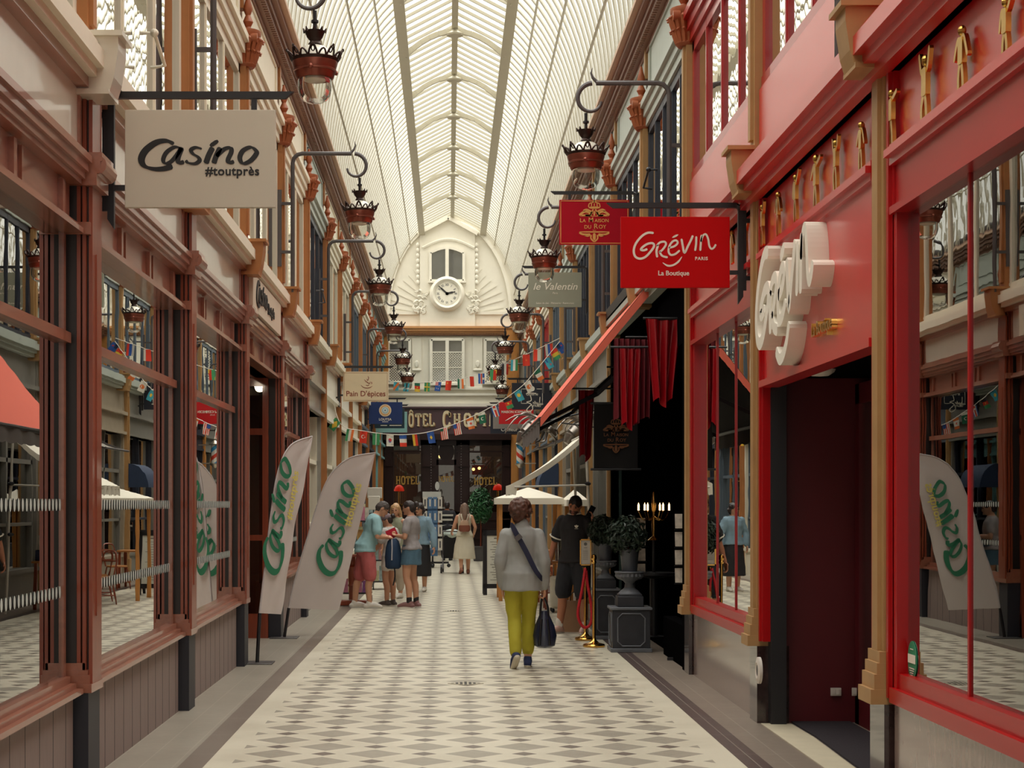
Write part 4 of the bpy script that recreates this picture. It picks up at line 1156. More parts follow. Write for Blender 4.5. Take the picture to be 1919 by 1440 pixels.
# blue lotion shop sign with rings
BLUS = mat('royal_blue_sign', (16, 48, 106), .45, var=.02)
r_, M, w, h = hanging_sign(-1, 43.5, 691, 754, 754, 795, BLUS, 'royal blue hanging sign with orange and white rings, left side')
for i, (rr, cc) in enumerate(((.155, (238, 214, 178)), (.128, (226, 168, 102)), (.1, (240, 224, 196)), (.08, (160, 200, 214)), (.055, (214, 226, 224)), (.016, (40, 60, 100)))):
    b = MB(); b.lathe([(0, 0), (rr, 0), (rr, .004), (0, .004)], M @ Matrix.Translation((w * .49, h * .62, .001 + i * .003)), 28); b.build('ring', mat('ring_%d' % i, cc, .5), r_, smooth=False)
b = MB(); b.text('LOUTSA', .085, M @ Matrix.Translation((w * .49, h * .16, 0)), .003, bold=.02); b.plate(w * .4, w * .58, h * .09, h * .115, M, .003); b.build('lettering', WLET, r_, smooth=False)
r_, M, w, h = hanging_sign(-1, 46.5, 702, 758, 766, 803, mat('dark_teal_sign', (22, 48, 62), .45), 'dark teal hanging sign just behind the royal blue one')
b = MB(); b.plate(w * .2, w * .42, h * .12, h * .16, M, .003); b.plate(w * .5, w * .9, h * .12, h * .16, M, .003); b.build('lettering', WLET, r_, smooth=False)
r_, M, w, h = hanging_sign(-1, 48.6, 704, 763, 772, 811, mat('turquoise_sign', (150, 200, 196), .5), 'turquoise hanging sign behind the dark teal one')

# fascia box sign over the left doorway
a = XL + .02
s = empty('fascia_sign', (a, 18.9, 3.66), 'cream box sign with black brush lettering over the left shop doorway', 'sign')
b = MB(); b.box(a - .1, a + .09, 17.75, 20.7, 3.66, 4.03); b.build('panel', mat('cream_box_sign', (214, 198, 176), .5, var=.02), s, smooth=False)
b = MB(); M = onleft((a + .09, 18.05, 3.79)); casino(b, M, 1.05 / 660, .012); b.text('#toutprès', .17, M @ Matrix.Translation((1.12, -.02, 0)), .012, 'LEFT', bold=.02); b.build('lettering', INK, s, smooth=False)

# white 3D handwritten letters over the red entrance
s = empty('wall_sign', (XR, 11.8, 2.7), 'white three-dimensional handwritten letters on the red panel above the entrance', 'sign')
b = MB(); grevin(b, onright((XR, 12.55, 2.80)), .00238, .13, 1.75, thin=1)
o = b.build('lettering', WLET, s, smooth=False); 
b = MB(); b.text('La Boutique', .125, onright((XR, 11.1, 2.72)), .035, 'LEFT', bold=.012); b.build('small_lettering', GOLD, s, smooth=False)
# ------------------------------------------------------------------ bunting and its flags
COL = {'r': (226, 62, 40), 'w': (232, 226, 212), 'b': (52, 92, 168), 'n': (44, 52, 84), 'g': (70, 150, 96), 'y': (236, 198, 70), 'k': (44, 40, 44), 'o': (232, 120, 56), 't': (72, 172, 190), 'p': (214, 140, 140), 'd': (38, 110, 80)}
def cm(c): return mat('flag_cloth_' + c, COL[c], .8, var=.02)
def flag(P, dirx, spec, label, w=.135, h=.215, grp='flags of the bunting', tilt=0, rot=0):
    bands, dr, charges = spec
    cols = sorted(set(bands) | set(c[1] for c in charges))
    b = MB(); n = len(bands)
    x = Vector((dirx[0], dirx[1], 0)).normalized(); nrm = Vector((x.y, -x.x, 0))
    if nrm.y > 0: nrm = -nrm
    RM = Matrix.Rotation(-rot, 3, 'Y')
    ph = random.random() * 6; tw = random.uniform(-.35, .35) + tilt
    def S(u, v, off=0):
        a = tw * v
        q = x * ((u - .5) * w * math.cos(a)) + nrm * (.014 * math.sin(u * 5 + ph) * (.3 + v) + (u - .5) * w * math.sin(a) + off) + Vector((0, 0, -.004 - v * h)) + x * (.02 * v * math.sin(ph))
        return P + RM @ q
    for i, cc in enumerate(bands):
        for j in range(4):
            a0, a1 = i / n, (i + 1) / n; c0, c1 = j / 4, (j + 1) / 4
            q = [(c0, a0), (c1, a0), (c1, a1), (c0, a1)] if dr == 'h' else [(a0, c0), (a1, c0), (a1, c1), (a0, c1)]
            b.add([S(u, v) for u, v in q], [(0, 1, 2, 3)], cols.index(cc))
    for ty, cc, cx_, cy_, r in charges:
        if ty == 'disc': q = [(cx_ + r * math.cos(k * PI / 6), cy_ + r * .63 * math.sin(k * PI / 6)) for k in range(12)]
        elif ty == 'dia': q = [(cx_ - r, cy_), (cx_, cy_ - r * .9), (cx_ + r, cy_), (cx_, cy_ + r * .9)]
        elif ty == 'can': q = [(0, 0), (cx_, 0), (cx_, cy_), (0, cy_)]
        elif ty == 'hbar': q = [(0, cy_ - r), (1, cy_ - r), (1, cy_ + r), (0, cy_ + r)]
        elif ty == 'vbar': q = [(cx_ - r, 0), (cx_ + r, 0), (cx_ + r, 1), (cx_ - r, 1)]
        elif ty == 'diag': q = [(0, 1), (0, 1 - r * 1.3), (1 - r, 0), (1, 0), (1, r * 1.3), (r, 1)]
        elif ty == 'star': q = [(cx_ + (r if k % 2 == 0 else r * .42) * math.sin(k * PI / 5), cy_ - .63 * (r if k % 2 == 0 else r * .42) * math.cos(k * PI / 5)) for k in range(10)]
        elif ty == 'moon': q = [(cx_ + r * math.cos(t), cy_ + r * .63 * math.sin(t)) for t in [R(40) + R(280) * k / 9 for k in range(10)]] + [(cx_ + r * .2 + r * .75 * math.cos(t), cy_ + r * .48 * math.sin(t)) for t in [R(310) - R(260) * k / 7 for k in range(8)]]
        elif ty == 'tri': q = [(0, 0), (1, 0), (.5, r)]
        for off in (.0025, -.0025): b.add([S(u, v, off) for u, v in q], [tuple(range(len(q)))], cols.index(cc))
    o = b.build('flag', [cm(c) for c in cols])
    return tag(o, label, 'flag', grp)
def bunting(pts, label, flags, grp, size):
    P = [W(a, c, Y) for a, c, Y in pts]
    cv = crom(P, 10)
    b = MB(); b.tube(cv, .0075, 5); tag(b.build('bunting_string', mat('white_cord', (226, 218, 204), .8), sharp=180), label, 'string')
    pxs = [VX + p.x * F / p.y for p in cv]
    for px, spec, lab in flags:
        for i in range(len(cv) - 1):
            if pxs[i] <= px <= pxs[i + 1]:
                t = (px - pxs[i]) / (pxs[i + 1] - pxs[i]); p = cv[i].lerp(cv[i + 1], t); d = cv[i + 1] - cv[i]
                flag(p, (1, .12), spec, lab, .135 * size, .215 * size, grp, rot=.65 * math.atan2(d.z, abs(d.x) + .3 * abs(d.y))); break
FB = [(614, ('ryr', 'v', [('disc', 'o', .4, .5, .12)]), 'red and yellow vertically banded'), (623, ('by', 'h', [('tri', 'n', 0, 0, .5)]), 'blue over yellow'),
      (634, ('g', 'h', [('dia', 'y', .5, .5, .42), ('disc', 'n', .5, .5, .2)]), 'green with yellow diamond and blue disc'), (657, ('gwo', 'v', []), 'green, white and orange-red upright'),
      (682, ('r', 'h', [('moon', 'w', .45, .45, .25), ('star', 'w', .68, .5, .12)]), 'plain red with a white crescent'), (705, ('g', 'h', [('vbar', 'w', .5, 0, .05)]), 'light green with a thin white upright mark'),
      (731, ('w', 'h', [('disc', 'r', .5, .46, .24), ('disc', 'b', .5, .56, .2), ('hbar', 'k', 0, .2, .012), ('hbar', 'k', 0, .82, .012)]), 'white with a red and blue disc'),
      (755, ('bwr', 'h', []), 'blue, white and red stacked'), (779, ('yyk', 'v', [('vbar', 'r', .5, 0, .17)]), 'yellow, red and black upright'),
      (806, ('b', 'h', [('dia', 'y', .5, .5, .2)]), 'mid blue with a yellow lozenge'), (831, ('rwrwrwrw', 'v', [('can', 'd', .45, .25, 0)]), 'red-striped white with a green corner'),
      (855, ('rwrwrwrw', 'v', [('can', 'b', .5, .4, 0)]), 'red-striped white with a blue corner'), (880, ('owwo', 'h', [('star', 'r', .5, .5, .25)]), 'orange-red ended white with a red leaf mark'),
      (902, ('wddd', 'h', [('moon', 'w', .5, .58, .24)]), 'dark green with white top and crescent'), (925, ('bwrrwb', 'v', [('disc', 'w', .5, .3, .15)]), 'blue-edged red with a white disc'),
      (948, ('krg', 'h', [('disc', 'y', .5, .5, .14)]), 'black, red and green stacked'), (968, ('t', 'h', [('disc', 'y', .5, .45, .28)]), 'turquoise with a yellow sun'),
      (987, ('w', 'h', [('disc', 'o', .5, .5, .34)]), 'white with an orange-red disc'), (1005, ('dwo', 'h', []), 'green, white and orange stacked'),
      (1023, ('t', 'h', [('can', 'b', .5, .4, 0), ('disc', 'p', .68, .66, .16)]), 'turquoise with a dark blue corner'), (1037, ('ryg', 'h', []), 'red, yellow and green stacked'),
      (1046, ('b', 'h', [('can', 'n', .5, .45, 0), ('star', 'r', .7, .3, .16), ('star', 'r', .6, .75, .14)]), 'blue with small red stars')]
bunting([(624, 750, 31.2), (640, 797, 31.3), (680, 808, 31.5), (723, 814, 31.8), (763, 815, 32), (803, 810, 32.3), (847, 797, 32.6), (887, 780, 32.9), (917, 765, 33.2), (940, 752, 33.4), (977, 725, 33.6), (1000, 700, 33.8), (1049, 640, 34.2)],
        'white cord of the lower bunting, sagging below the hotel sign', [(a, s, l + ' flag on the lower bunting') for a, s, l in FB], 'flags on the lower bunting', 1.0)
FA = [(743, ('t', 'h', [('diag', 'o', 0, 0, .22)]), 'turquoise with an orange diagonal'), (763, ('t', 'h', [('vbar', 'k', .5, 0, .14)]), 'turquoise with a black upright bar'),
      (782, ('dry', 'h', [('star', 'y', .5, .5, .2)]), 'green, red and yellow with a star'), (801, ('g', 'h', [('vbar', 'y', .5, 0, .1), ('hbar', 'y', 0, .5, .06), ('disc', 'r', .5, .5, .2)]), 'green with a yellow cross and red disc'),
      (822, ('b', 'h', [('can', 'p', .5, .4, 0), ('star', 'w', .7, .4, .12), ('star', 'w', .6, .75, .12), ('star', 'w', .3, .7, .1)]), 'blue with white stars and a pink corner'),
      (841, ('r', 'h', [('star', 'y', .3, .25, .16)]), 'plain orange-red with a small yellow star'), (863, ('dwo', 'v', []), 'green, white and orange upright'), (882, ('wrr', 'v', []), 'white and coral upright'),
      (902, ('b', 'h', [('vbar', 'w', .5, 0, .17), ('hbar', 'w', 0, .5, .1), ('vbar', 'r', .5, 0, .1), ('hbar', 'r', 0, .5, .06)]), 'blue with a red and white cross'),
      (925, ('gr', 'v', [('diag', 'y', 0, 0, .25)]), 'green and red with a yellow diagonal'), (947, ('kwr', 'v', []), 'black, white and red upright'), (964, ('twg', 'v', []), 'turquoise, white and green upright'),
      (986, ('r', 'h', [('star', 'o', .5, .5, .2)]), 'plain coral-red with a faint star'), (1007, ('rw', 'v', []), 'red and white halves'), (1028, ('wbr', 'v', []), 'white, blue and red upright')]
bunting([(722, 714, 52), (763, 718, 49), (803, 717, 46.5), (840, 714, 44), (877, 707, 42), (927, 692, 39.5), (953, 679, 38), (1000, 658, 36), (1049, 634, 34.3)],
        'white cord of the upper bunting, before the lattice windows', [(a, s, l + ' flag on the upper bunting') for a, s, l in FA], 'flags on the upper bunting', 1.12)

# ------------------------------------------------------------------ feather flags
def feather(Y, base, left, right, phi, txt, ytxt, label, ang):
    p0 = W(base[0], base[1], Y); p0.z = 0
    root = empty('feather_flag', (p0.x, Y, 0), label, 'advertising flag', 'feather flags of the left shop')
    u = Vector((math.cos(phi), math.sin(phi), 0)); cph = math.cos(phi)
    def Q(px, py, off=0):
        p = W(px, py, Y); U = (p.x - p0.x) / cph
        return p0 + u * U + Vector((0, 0, p.z)) + Vector((u.y, -u.x, 0)) * off
    b = MB(); b.box(p0.x - .17, p0.x + .17, Y - .17, Y + .17, 0, .012); b.build('base_plate', mat('grey_steel_plate', (96, 92, 90), .4, .6), root, bevel=.004)
    b = MB(); e = Q(*left[0]); b.tube([p0 + Vector((0, 0, .012)), p0.lerp(e, .5), e], .019, 10); b.build('stake', BLACK, root)
    pole = crom([Q(*q) for q in left], 8)
    b = MB(); b.tube(pole, [.012 - .006 * i / len(pole) for i in range(len(pole))], 8); b.build('pole', mat('white_pole_pocket', (196, 188, 186), .7), root)
    lft = pole; n = len(lft)
    rt = [Q(*q) for q in right]; rr = []
    tot = sum((rt[i + 1] - rt[i]).length for i in range(len(rt) - 1))
    for k in range(n):
        s = k / (n - 1) * tot
        for i in range(len(rt) - 1):
            l = (rt[i + 1] - rt[i]).length
            if s <= l + 1e-6: rr.append(rt[i].lerp(rt[i + 1], s / l)); break
            s -= l
    nv = Vector((u.y, -u.x, 0)); b = MB(); vs = []
    for k in range(n):
        for j in range(9):
            t = j / 8; p = lft[k].lerp(rr[k], t)
            vs.append(p + nv * (.013 * math.sin(t * 7 + k * .22) * t + .008 * math.sin(t * 15 - k * .5) * t))
    fs = [(k * 9 + j, k * 9 + j + 1, (k + 1) * 9 + j + 1, (k + 1) * 9 + j) for k in range(n - 1) for j in range(8)]
    b.add(vs, fs); b.build('cloth', FABG, root, sharp=180)
    dx = Vector(u) * math.cos(ang) + Vector((0, 0, math.sin(ang))); dy = -Vector(u) * math.sin(ang) + Vector((0, 0, math.cos(ang)))
    for s in (1,):
        b = MB(); casino(b, fr(Q(txt[0], txt[1], .028), dx, dy), txt[2] / 660, .002); b.build('lettering', GREENL, root, smooth=False)
        b = MB(); b.text('#toutprès', ytxt[2], fr(Q(ytxt[0], ytxt[1], .028), dx, dy), .002, 'LEFT', bold=.015); b.build('yellow_lettering', YELL, root, smooth=False)
feather(21.3, (533, 1196), [(541, 1140), (552, 1090), (575, 1010), (598, 935), (620, 888), (655, 858), (703, 848)], [(634, 1145), (655, 1060), (685, 930), (703, 848)], R(8), (621, 1078, 1.18), (655, 988, .135),
        'pale feather flag with green script nearer the passage middle, leaning right', R(75))
feather(17.9, (482, 1240), [(486, 1150), (494, 1070), (505, 960), (517, 880), (538, 832), (575, 813)], [(520, 1155), (535, 1060), (556, 930), (575, 813)], R(54), (510, 1076, 1.22), (536, 976, .13),
        'pinkish feather flag close to the brown doorway, seen edge-on', R(78))

# ------------------------------------------------------------------ gilded figures and fittings of the red shop
FIG = [([(0, 0), (.02, .3), (0, .55)], [(.06, .78), (.16, 1.0)], [(-.06, .78), (-.1, .5)]), ([(0, 0), (0, .3), (0, .55)], [(.06, .78), (.13, .5)], [(-.06, .78), (-.13, .55)]),
       ([(0, 0), (-.03, .3), (0, .55)], [(.06, .78), (.1, 1.02)], [(-.06, .78), (-.1, 1.02)]), ([(0, 0), (.03, .28), (0, .55)], [(.05, .78), (.18, .86)], [(-.05, .78), (-.14, .6)])]
def gold_figure(px, t, bt, k, lab):
    a = W(px, bt, 3240 * (XR - .0) / (px - VX)); Hh = (bt - t) * a.y / F
    b = MB(); M = onright((XR - .005, a.y, a.z)); f = FIG[k % 4]; S = Hh
    sx = 2.3
    b.stroke([(-.04 * sx * S, 0), (-.045 * sx * S + f[0][1][0] * S, .3 * S), (-.02 * S, .5 * S)], .06 * S * 1.6, M, .02); b.stroke([(.05 * sx * S, 0), (.035 * sx * S, .3 * S), (.02 * S, .5 * S)], .06 * S * 1.6, M, .02)
    b.stroke([(0, .45 * S), (.01 * S, .6 * S), (0, .8 * S)], .2 * S, M, .024)
    for q in f[1:]: b.stroke([(0, .76 * S), (q[0][0] * sx * S, q[0][1] * S), (q[1][0] * sx * S, q[1][1] * S)], .05 * S * 1.5, M, .02)
    b.ell(M @ Vector((0, .89 * S, .012)), (.02, .05 * S * 1.3, .075 * S), n=10, m=7)
    tag(b.build('gold_figure', GOLD, smooth=False), lab, 'wall ornament', 'gold figures on the red fascia')
figs = [(1893, -10, 122), (1810, 42, 185), (1741, 97, 248), (1677, 163, 278)]
for i, (px, t, bt) in enumerate(figs): gold_figure(px, t, bt, i, 'gold dancing figure on the fascia above the big red window, %s from the right' % ['first', 'second', 'third', 'fourth'][i])
figs = [(1620, 224, 325), (1572, 258, 358), (1534, 285, 400), (1496, 323, 417), (1463, 356, 443), (1433, 380, 462)]
for i, (px, t, bt) in enumerate(figs): gold_figure(px, t, bt, i + 1, 'gold dancing figure above the red entrance panel, %s from the right' % ['first', 'second', 'third', 'fourth', 'fifth', 'sixth'][i])
for i, (px, t, bt) in enumerate([(1402, 418, 480), (1376, 430, 495)]): gold_figure(px, t, bt, i, 'gold dancing figure beside the black bracket of the big red sign, %s' % ['nearer one', 'farther one'][i])
# small fittings
b = MB(); M = front((0, 0, 0)); a = W(1425, 1257, 13.16)
def onr(px, py, d): 
    Y = F * (XR - d) / (px - VX); return W(px, py, Y)
a = onr(1425, 1257, .042)
b.lathe([(.0, 0), (.045, 0), (.1, .0), (.1, .02), (.06, .03), (.04, .02)], onright(a), 24, 0); b.lathe([(0, .021), (.042, .021), (.042, .023), (0, .023)], onright(a), 20, 1)
tag(b.build('vent_ring', [mat('white_plastic', (220, 210, 200), .4), BLACK]), 'white ring with dark centre on the marble pier by the entrance', 'vent')
a = onr(1709, 1238, -.044); b = MB(); M = onright(a)
b.lathe([(0, 0), (.1, 0), (.1, .003), (0, .003)], M @ Matrix.Translation((0, 0, -.004)), 26, 0, sx=.85, sy=1.0)
b.plate(-.07, .07, -.015, .03, M, .002, 1, z=.001)
for k in range(4): b.plate(-.05 + .01 * k, .05 - .01 * k, -.045 - k * .012, -.04 - k * .012, M, .001, 1, z=.001)
b.plate(-.03, .03, .055, .06, M, .001, 1, z=.001)
tag(b.build('window_sticker', [mat('green_sticker', (40, 140, 100), .5), WLET], smooth=False), 'round green sticker low on the big red shop window', 'sticker')
for i, (px, py, yy) in enumerate(((1566, 1297, 13.05), (1606, 1297, 12.98))):
    b = MB(); a = W(px, py, yy); a = front(a)
    b.plate(-.04, .04, -.03, .03, a, .014); b.plate(-.03, -.004, -.02, .02, a, .004, z=.014); b.plate(.004, .03, -.02, .02, a, .004, z=.014)
    tag(b.build('wall_socket', mat('white_plastic', (220, 210, 200), .4), bevel=.003), 'white double socket low on the dark red vestibule wall, %s' % ['left one', 'right one by the glass door'][i], 'socket')
b = MB(); b.lathe([(.0, -.05), (.06, -.045), (.1, -.02), (.11, 0), (0, 0)], Matrix.Translation((2.62, 12.2, 2.6)), 20); tag(b.build('ceiling_spot', mat('white_plastic', (220, 210, 200), .4)), 'white round spot in the red entrance ceiling', 'ceiling light')

# lantern whose pole shows at the top right
o = copy_tree(L0); o['label'] = 'lantern pole on the pink-red upper board, nearest on the right'; o.location = (1.364, 9.72, 5.84)
# casement stays on the upper windows
for i, (px, py, side) in enumerate(((262, 62, -1), (592, 545, -1), (1232, 318, 1))):
    Y = F * (XL + .0 if side < 0 else XR - .0) / (px - VX); a = W(px, py, Y)
    b = MB(); s = -side
    b.tube([a, a + Vector((s * .1, 0, 0)), a + Vector((s * .13, .25, -.16)), a + Vector((s * .03, .27, -.17))], .014, 6); b.ell(a + Vector((s * .1, 0, 0)), .03, n=8, m=6)
    tag(b.build('window_stay', [CREAM, GREYI, BLACK][i]), ['cream iron window stay above the taupe sign', 'grey iron stay on the dark blue left shutters', 'black spotlight stay on the blue-grey right windows'][i], 'window stay')

# ------------------------------------------------------------------ dark royal-house shop: awning, drapes, urns, stanchions
aw = empty('awning', (2.3, 21, 2.6), 'steep salmon-red awning over the dark shop on the right', 'awning')
Y1, Y2 = 19.8, 24.5
A0, A1 = Vector((2.34, 0, 4.22)), Vector((1.05, 0, 2.62))
def apt(t, y, off=0):
    p = A0.lerp(A1, t); n_ = Vector((-.78, 0, .63)); return Vector((p.x, y, p.z)) + n_ * (off - .06 * math.sin(PI * t) * 0)
b = MB(); b.wave(lambda u, v: apt(v, Y1 + (Y2 - Y1) * u, .012), 10, 8); b.build('fabric', mat('salmon_awning_cloth', (232, 110, 88), .8, var=.03), aw)
b = MB(); b.wave(lambda u, v: apt(v, Y1 + (Y2 - Y1) * u, -.01), 10, 8); b.build('lining', mat('black_awning_lining', (22, 19, 20), .9), aw)
b = MB(); n_ = 8
for o_, q_ in ((.0, .05), (.06, .13)):
    b.add([apt(k / n_, Y1 - .004) + Vector((0, 0, -z_)) for k in range(n_ + 1) for z_ in (o_ * (1 - .35 * k / n_) - .01, q_ * (1 - .35 * k / n_))], [(2 * k, 2 * k + 2, 2 * k + 3, 2 * k + 1) for k in range(n_)])
b.add([apt(k / n_, Y1 - .002) + Vector((0, 0, -z_)) for k in range(n_ + 1) for z_ in (-.01, .13 * (1 - .35 * k / n_))], [(2 * k, 2 * k + 2, 2 * k + 3, 2 * k + 1) for k in range(n_)], 1)
b.build('side_hem', [mat('salmon_awning_cloth', (232, 110, 88), .8, var=.03), mat('red_piping', (150, 40, 34), .7)], aw)
b = MB(); b.tube([apt(1, Y1, 0), apt(1, Y2, 0)], .03, 8); b.box(2.2, 2.36, Y1 - .05, Y2 + .05, 4.2, 4.36)
for y in (Y1 + .03, Y2 - .03): b.bar(apt(0, y, -.03), apt(1, y, -.03), .035)
for y in (Y1 + .35, Y2 - .35):
    b.bar(apt(1, y, -.03), (1.75, y + .25, 2.95), .045); b.bar((1.75, y + .25, 2.95), (2.34, y, 3.5), .045)
b.build('frame', BLACK, aw)
b = MB()
def val(u, v): return Vector((1.04 + .01 * math.sin(u * 40), Y1 + (Y2 - Y1) * u, 2.6 - v * (.17 + .025 * abs(math.sin(u * 30)))))
b.wave(val, 60, 2); b.build('valance', mat('grey_valance', (112, 104, 100), .8), aw)
VELV = mat('red_satin_drape', (150, 8, 22), .3, var=.1, spec=.6)
VELD = mat('wine_drape', (96, 12, 24), .55, var=.15)
def drape(x0, y0, x1, y1, zt, zb, folds, m, label, sag=0, taper=0, amp=.04):
    d = Vector((x1 - x0, y1 - y0, 0)); L = d.length; d.normalize(); n_ = Vector((-d.y, d.x, 0))
    def P(u, v):
        uu = .5 + (u - .5) * (1 - taper * v)
        return Vector((x0, y0, 0)) + d * (L * uu) + n_ * (amp * math.sin(u * folds * 2 * PI + 1.3 * v) * (.5 + .5 * v)) + Vector((0, 0, zt + (zb - zt) * v - sag * math.sin(PI * u) * (1 - v * .4) + .05 * math.sin(u * 9) * v))
    b = MB(); b.wave(P, int(folds * 12), 14)
    tag(b.build('drape', m, sharp=180), label, 'drape', 'drapes of the dark shop')
drape(2.06, 18.1, 2.46, 18.2, 3.6, 2.72, 3, VELV, 'glossy red satin swag gathered to a point under the awning', .02, .5, .05)
drape(1.84, 19.3, 2.28, 19.45, 3.5, 2.58, 7, VELD, 'wide wine-red drape in dense folds behind the satin swag', 0, .05)
drape(1.86, 18.9, 2.12, 19.0, 3.35, 2.5, 3, VELV, 'red drape left of the satin swag, hanging to the banner', 0, .35)
drape(1.98, 20.2, 2.26, 21.4, 3.3, 2.75, 5, VELD, 'dark wine drape in narrow folds over the black banner', 0, 0)
drape(1.7, 22.7, 1.92, 22.8, 3.15, 2.25, 2, VELV, 'bright red drape at the far edge, left of the black banner', .0, .3)
b = MB()
for x_, y_, z_ in ((2.26, 18.15, 3.6), (2.2, 19.37, 3.52), (1.99, 18.95, 3.37), (2.12, 20.8, 3.3), (1.81, 22.75, 3.17)):
    b.tube([(x_ - .22, y_, z_), (2.44, y_, z_)], .012, 6)
b.tube([(2.42, 18.0, 3.62), (2.42, 24.0, 3.62)], .02, 6)
for y_, z_ in ((18.15, 3.6), (19.37, 3.52), (18.95, 3.37), (20.8, 3.3), (22.75, 3.17)): b.tube([(2.42, y_, z_), (2.42, y_, 3.62)], .012, 6)
tag(b.build('drape_rail', BLACK), 'black rail with arms carrying the drapes under the salmon awning', 'rail')
bn = empty('banner', (1.98, 20.4, 2.06), 'black hanging cloth banner with dim gilt crest under the awning', 'banner')
b = MB(); a, c = W(1113, 880, 20.4), W(1195, 756, 20.4)
b.wave(lambda u, v: Vector((a.x + (c.x - a.x) * u, 20.4 + .012 * math.sin(u * 6), a.z + (c.z - a.z) * v)), 12, 4); b.build('cloth', mat('black_banner_cloth', (20, 17, 18), .9), bn)
b = MB(); b.tube([(a.x - .04, 20.4, c.z), (c.x + .04, 20.4, c.z)], .014, 8); b.tube([(a.x - .04, 20.4, a.z), (c.x + .04, 20.4, a.z)], .014, 8); b.tube([((a.x + c.x) / 2, 20.4, c.z), ((a.x + c.x) / 2, 20.9, 3.3)], .006, 5); b.build('rod', BLACK, bn)
b = MB(); crest(b, front(((a.x + c.x) / 2, 20.375, (a.z + c.z) / 2)), .001); b.build('crest', mat('dim_gilt_print', (120, 72, 36), .6), bn, smooth=False)

IRONB = mat('weathered_black_iron', (44, 44, 50), .5, var=.3, scale=8, bump=.2)
IRONE = mat('worn_grey_edge', (104, 106, 112), .5, var=.2)
def pedestal(x, y, w, h, lab):
    p = empty('plant_pedestal', (x, y, 0), lab, 'pedestal', 'iron plant pedestals')
    b = MB(); b.box(x - w / 2, x + w / 2, y - w / 2, y + w / 2, .04, h - .03); b.build('body', IRONB, p, bevel=.006)
    b = MB(); b.box(x - w / 2 - .02, x + w / 2 + .02, y - w / 2 - .02, y + w / 2 + .02, 0, .045); b.build('foot', IRONE, p, bevel=.006)
    b = MB(); b.box(x - w / 2 - .02, x + w / 2 + .02, y - w / 2 - .02, y + w / 2 + .02, h - .03, h); b.build('top_plate', IRONE, p, bevel=.006)
    b = MB(); q = w * .36; r = w * .2; zc = h * .5; hh = h * .36
    o8 = [(-q + r * .6, zc - hh), (q - r * .6, zc - hh), (q, zc - hh + r * .6), (q, zc + hh - r * .6), (q - r * .6, zc + hh), (-q + r * .6, zc + hh), (-q, zc + hh - r * .6), (-q, zc - hh + r * .6)]
    b.tube([(x + a, y - w / 2 - .004, z) for a, z in o8], .009, 6, closed=True); b.tube([(x - w / 2 - .004, y + a, z) for a, z in o8], .009, 6, closed=True)
    b.build('octagon_moulding', IRONE, p)
def urn(x, y, z, k, lab):
    p = empty('urn_planter', (x, y, z), lab, 'planter', 'urn planters')
    T = Matrix.Translation((x, y, z)) @ Matrix.Scale(k, 4)
    b = MB(); b.obb(T @ Matrix.Translation((0, 0, .06)), .29, .29, .12); b.obb(T @ Matrix.Translation((0, 0, .13)), .26, .26, .03); b.build('plinth_block', IRONB, p, bevel=.008)
    b = MB(); b.lathe([(.13, .145), (.11, .17), (.06, .21), (.05, .26), (.07, .285), (.1, .3)], T, 20); b.build('stem', IRONE, p)
    b = MB(); n = 40; prof = [(.08, .295), (.13, .31), (.155, .34), (.15, .37), (.17, .385), (.165, .395), (.12, .39)]
    vs = []
    for i, (r, zz) in enumerate(prof):
        for j in range(n):
            a_ = 2 * PI * j / n; rr = r * (1 + (.06 if j % 2 else -.03) * (1 if 0 < i < 4 else 0)); vs.append(T @ Vector((rr * math.cos(a_), rr * math.sin(a_), zz)))
    b.add(vs, [(i * n + j, i * n + (j + 1) % n, (i + 1) * n + (j + 1) % n, (i + 1) * n + j) for i in range(len(prof) - 1) for j in range(n)]); b.build('fluted_bowl', IRONE, p)
    b = MB(); b.lathe([(.085, .385), (.105, .62), (.112, .63), (.112, .64), (.1, .64), (.1, .6), (0, .59)], T, 24); b.build('zinc_pot', mat('dark_zinc', (86, 88, 96), .45, .4), p)
def leafball(name, c, r, n, m, label, cat, stem=None, stemm=None, seed=1, ls=.035, oval=1.0):
    rnd = random.Random(seed); p = empty(name, (c[0], c[1], stem if stem is not None else c[2] - r), label, cat)
    b = MB()
    for i in range(n):
        d = Vector((rnd.gauss(0, 1), rnd.gauss(0, 1), rnd.gauss(0, 1))).normalized() * r * (rnd.random() ** .35); d.z *= oval
        q = Vector(c) + d; up = (d.normalized() + Vector((rnd.uniform(-.6, .6), rnd.uniform(-.6, .6), rnd.uniform(-.2, .8)))).normalized()
        x = up.orthogonal().normalized(); x = (Matrix.Rotation(rnd.random() * 6.3, 3, up) @ x); s = ls * rnd.uniform(.7, 1.3); y = up.cross(x)
        b.add([q - y * s * 1.1, q + x * s * .5 + up * s * .2, q + y * s * 1.1 - up * .3 * s, q - x * s * .5 + up * s * .2], [(0, 1, 2, 3)])
    b.build('foliage', m, p, smooth=False)
    if stem is not None:
        b = MB(); b.tube([(c[0], c[1], stem), (c[0] + .01, c[1], (stem + c[2]) / 2), (c[0], c[1], c[2])], [.02, .016, .01], 7); b.build('stem', stemm or WOOD, p)
    return p
DLEAF = mat('dark_box_leaf', (34, 48, 34), .5, var=.3); GLEAF = mat('glossy_green_leaf', (58, 108, 66), .35, var=.3, scale=30)
pedestal(2.03, 19.42, .42, .5, 'big iron pedestal with octagon moulding, nearest by the dark shop'); urn(2.03, 19.42, .5, 1.0, 'grey fluted urn with zinc pot on the nearest iron pedestal')
leafball('topiary_ball', (2.0, 19.42, 1.3), .23, 900, DLEAF, 'dark clipped topiary ball in the nearest fluted urn', 'plant', 1.08)
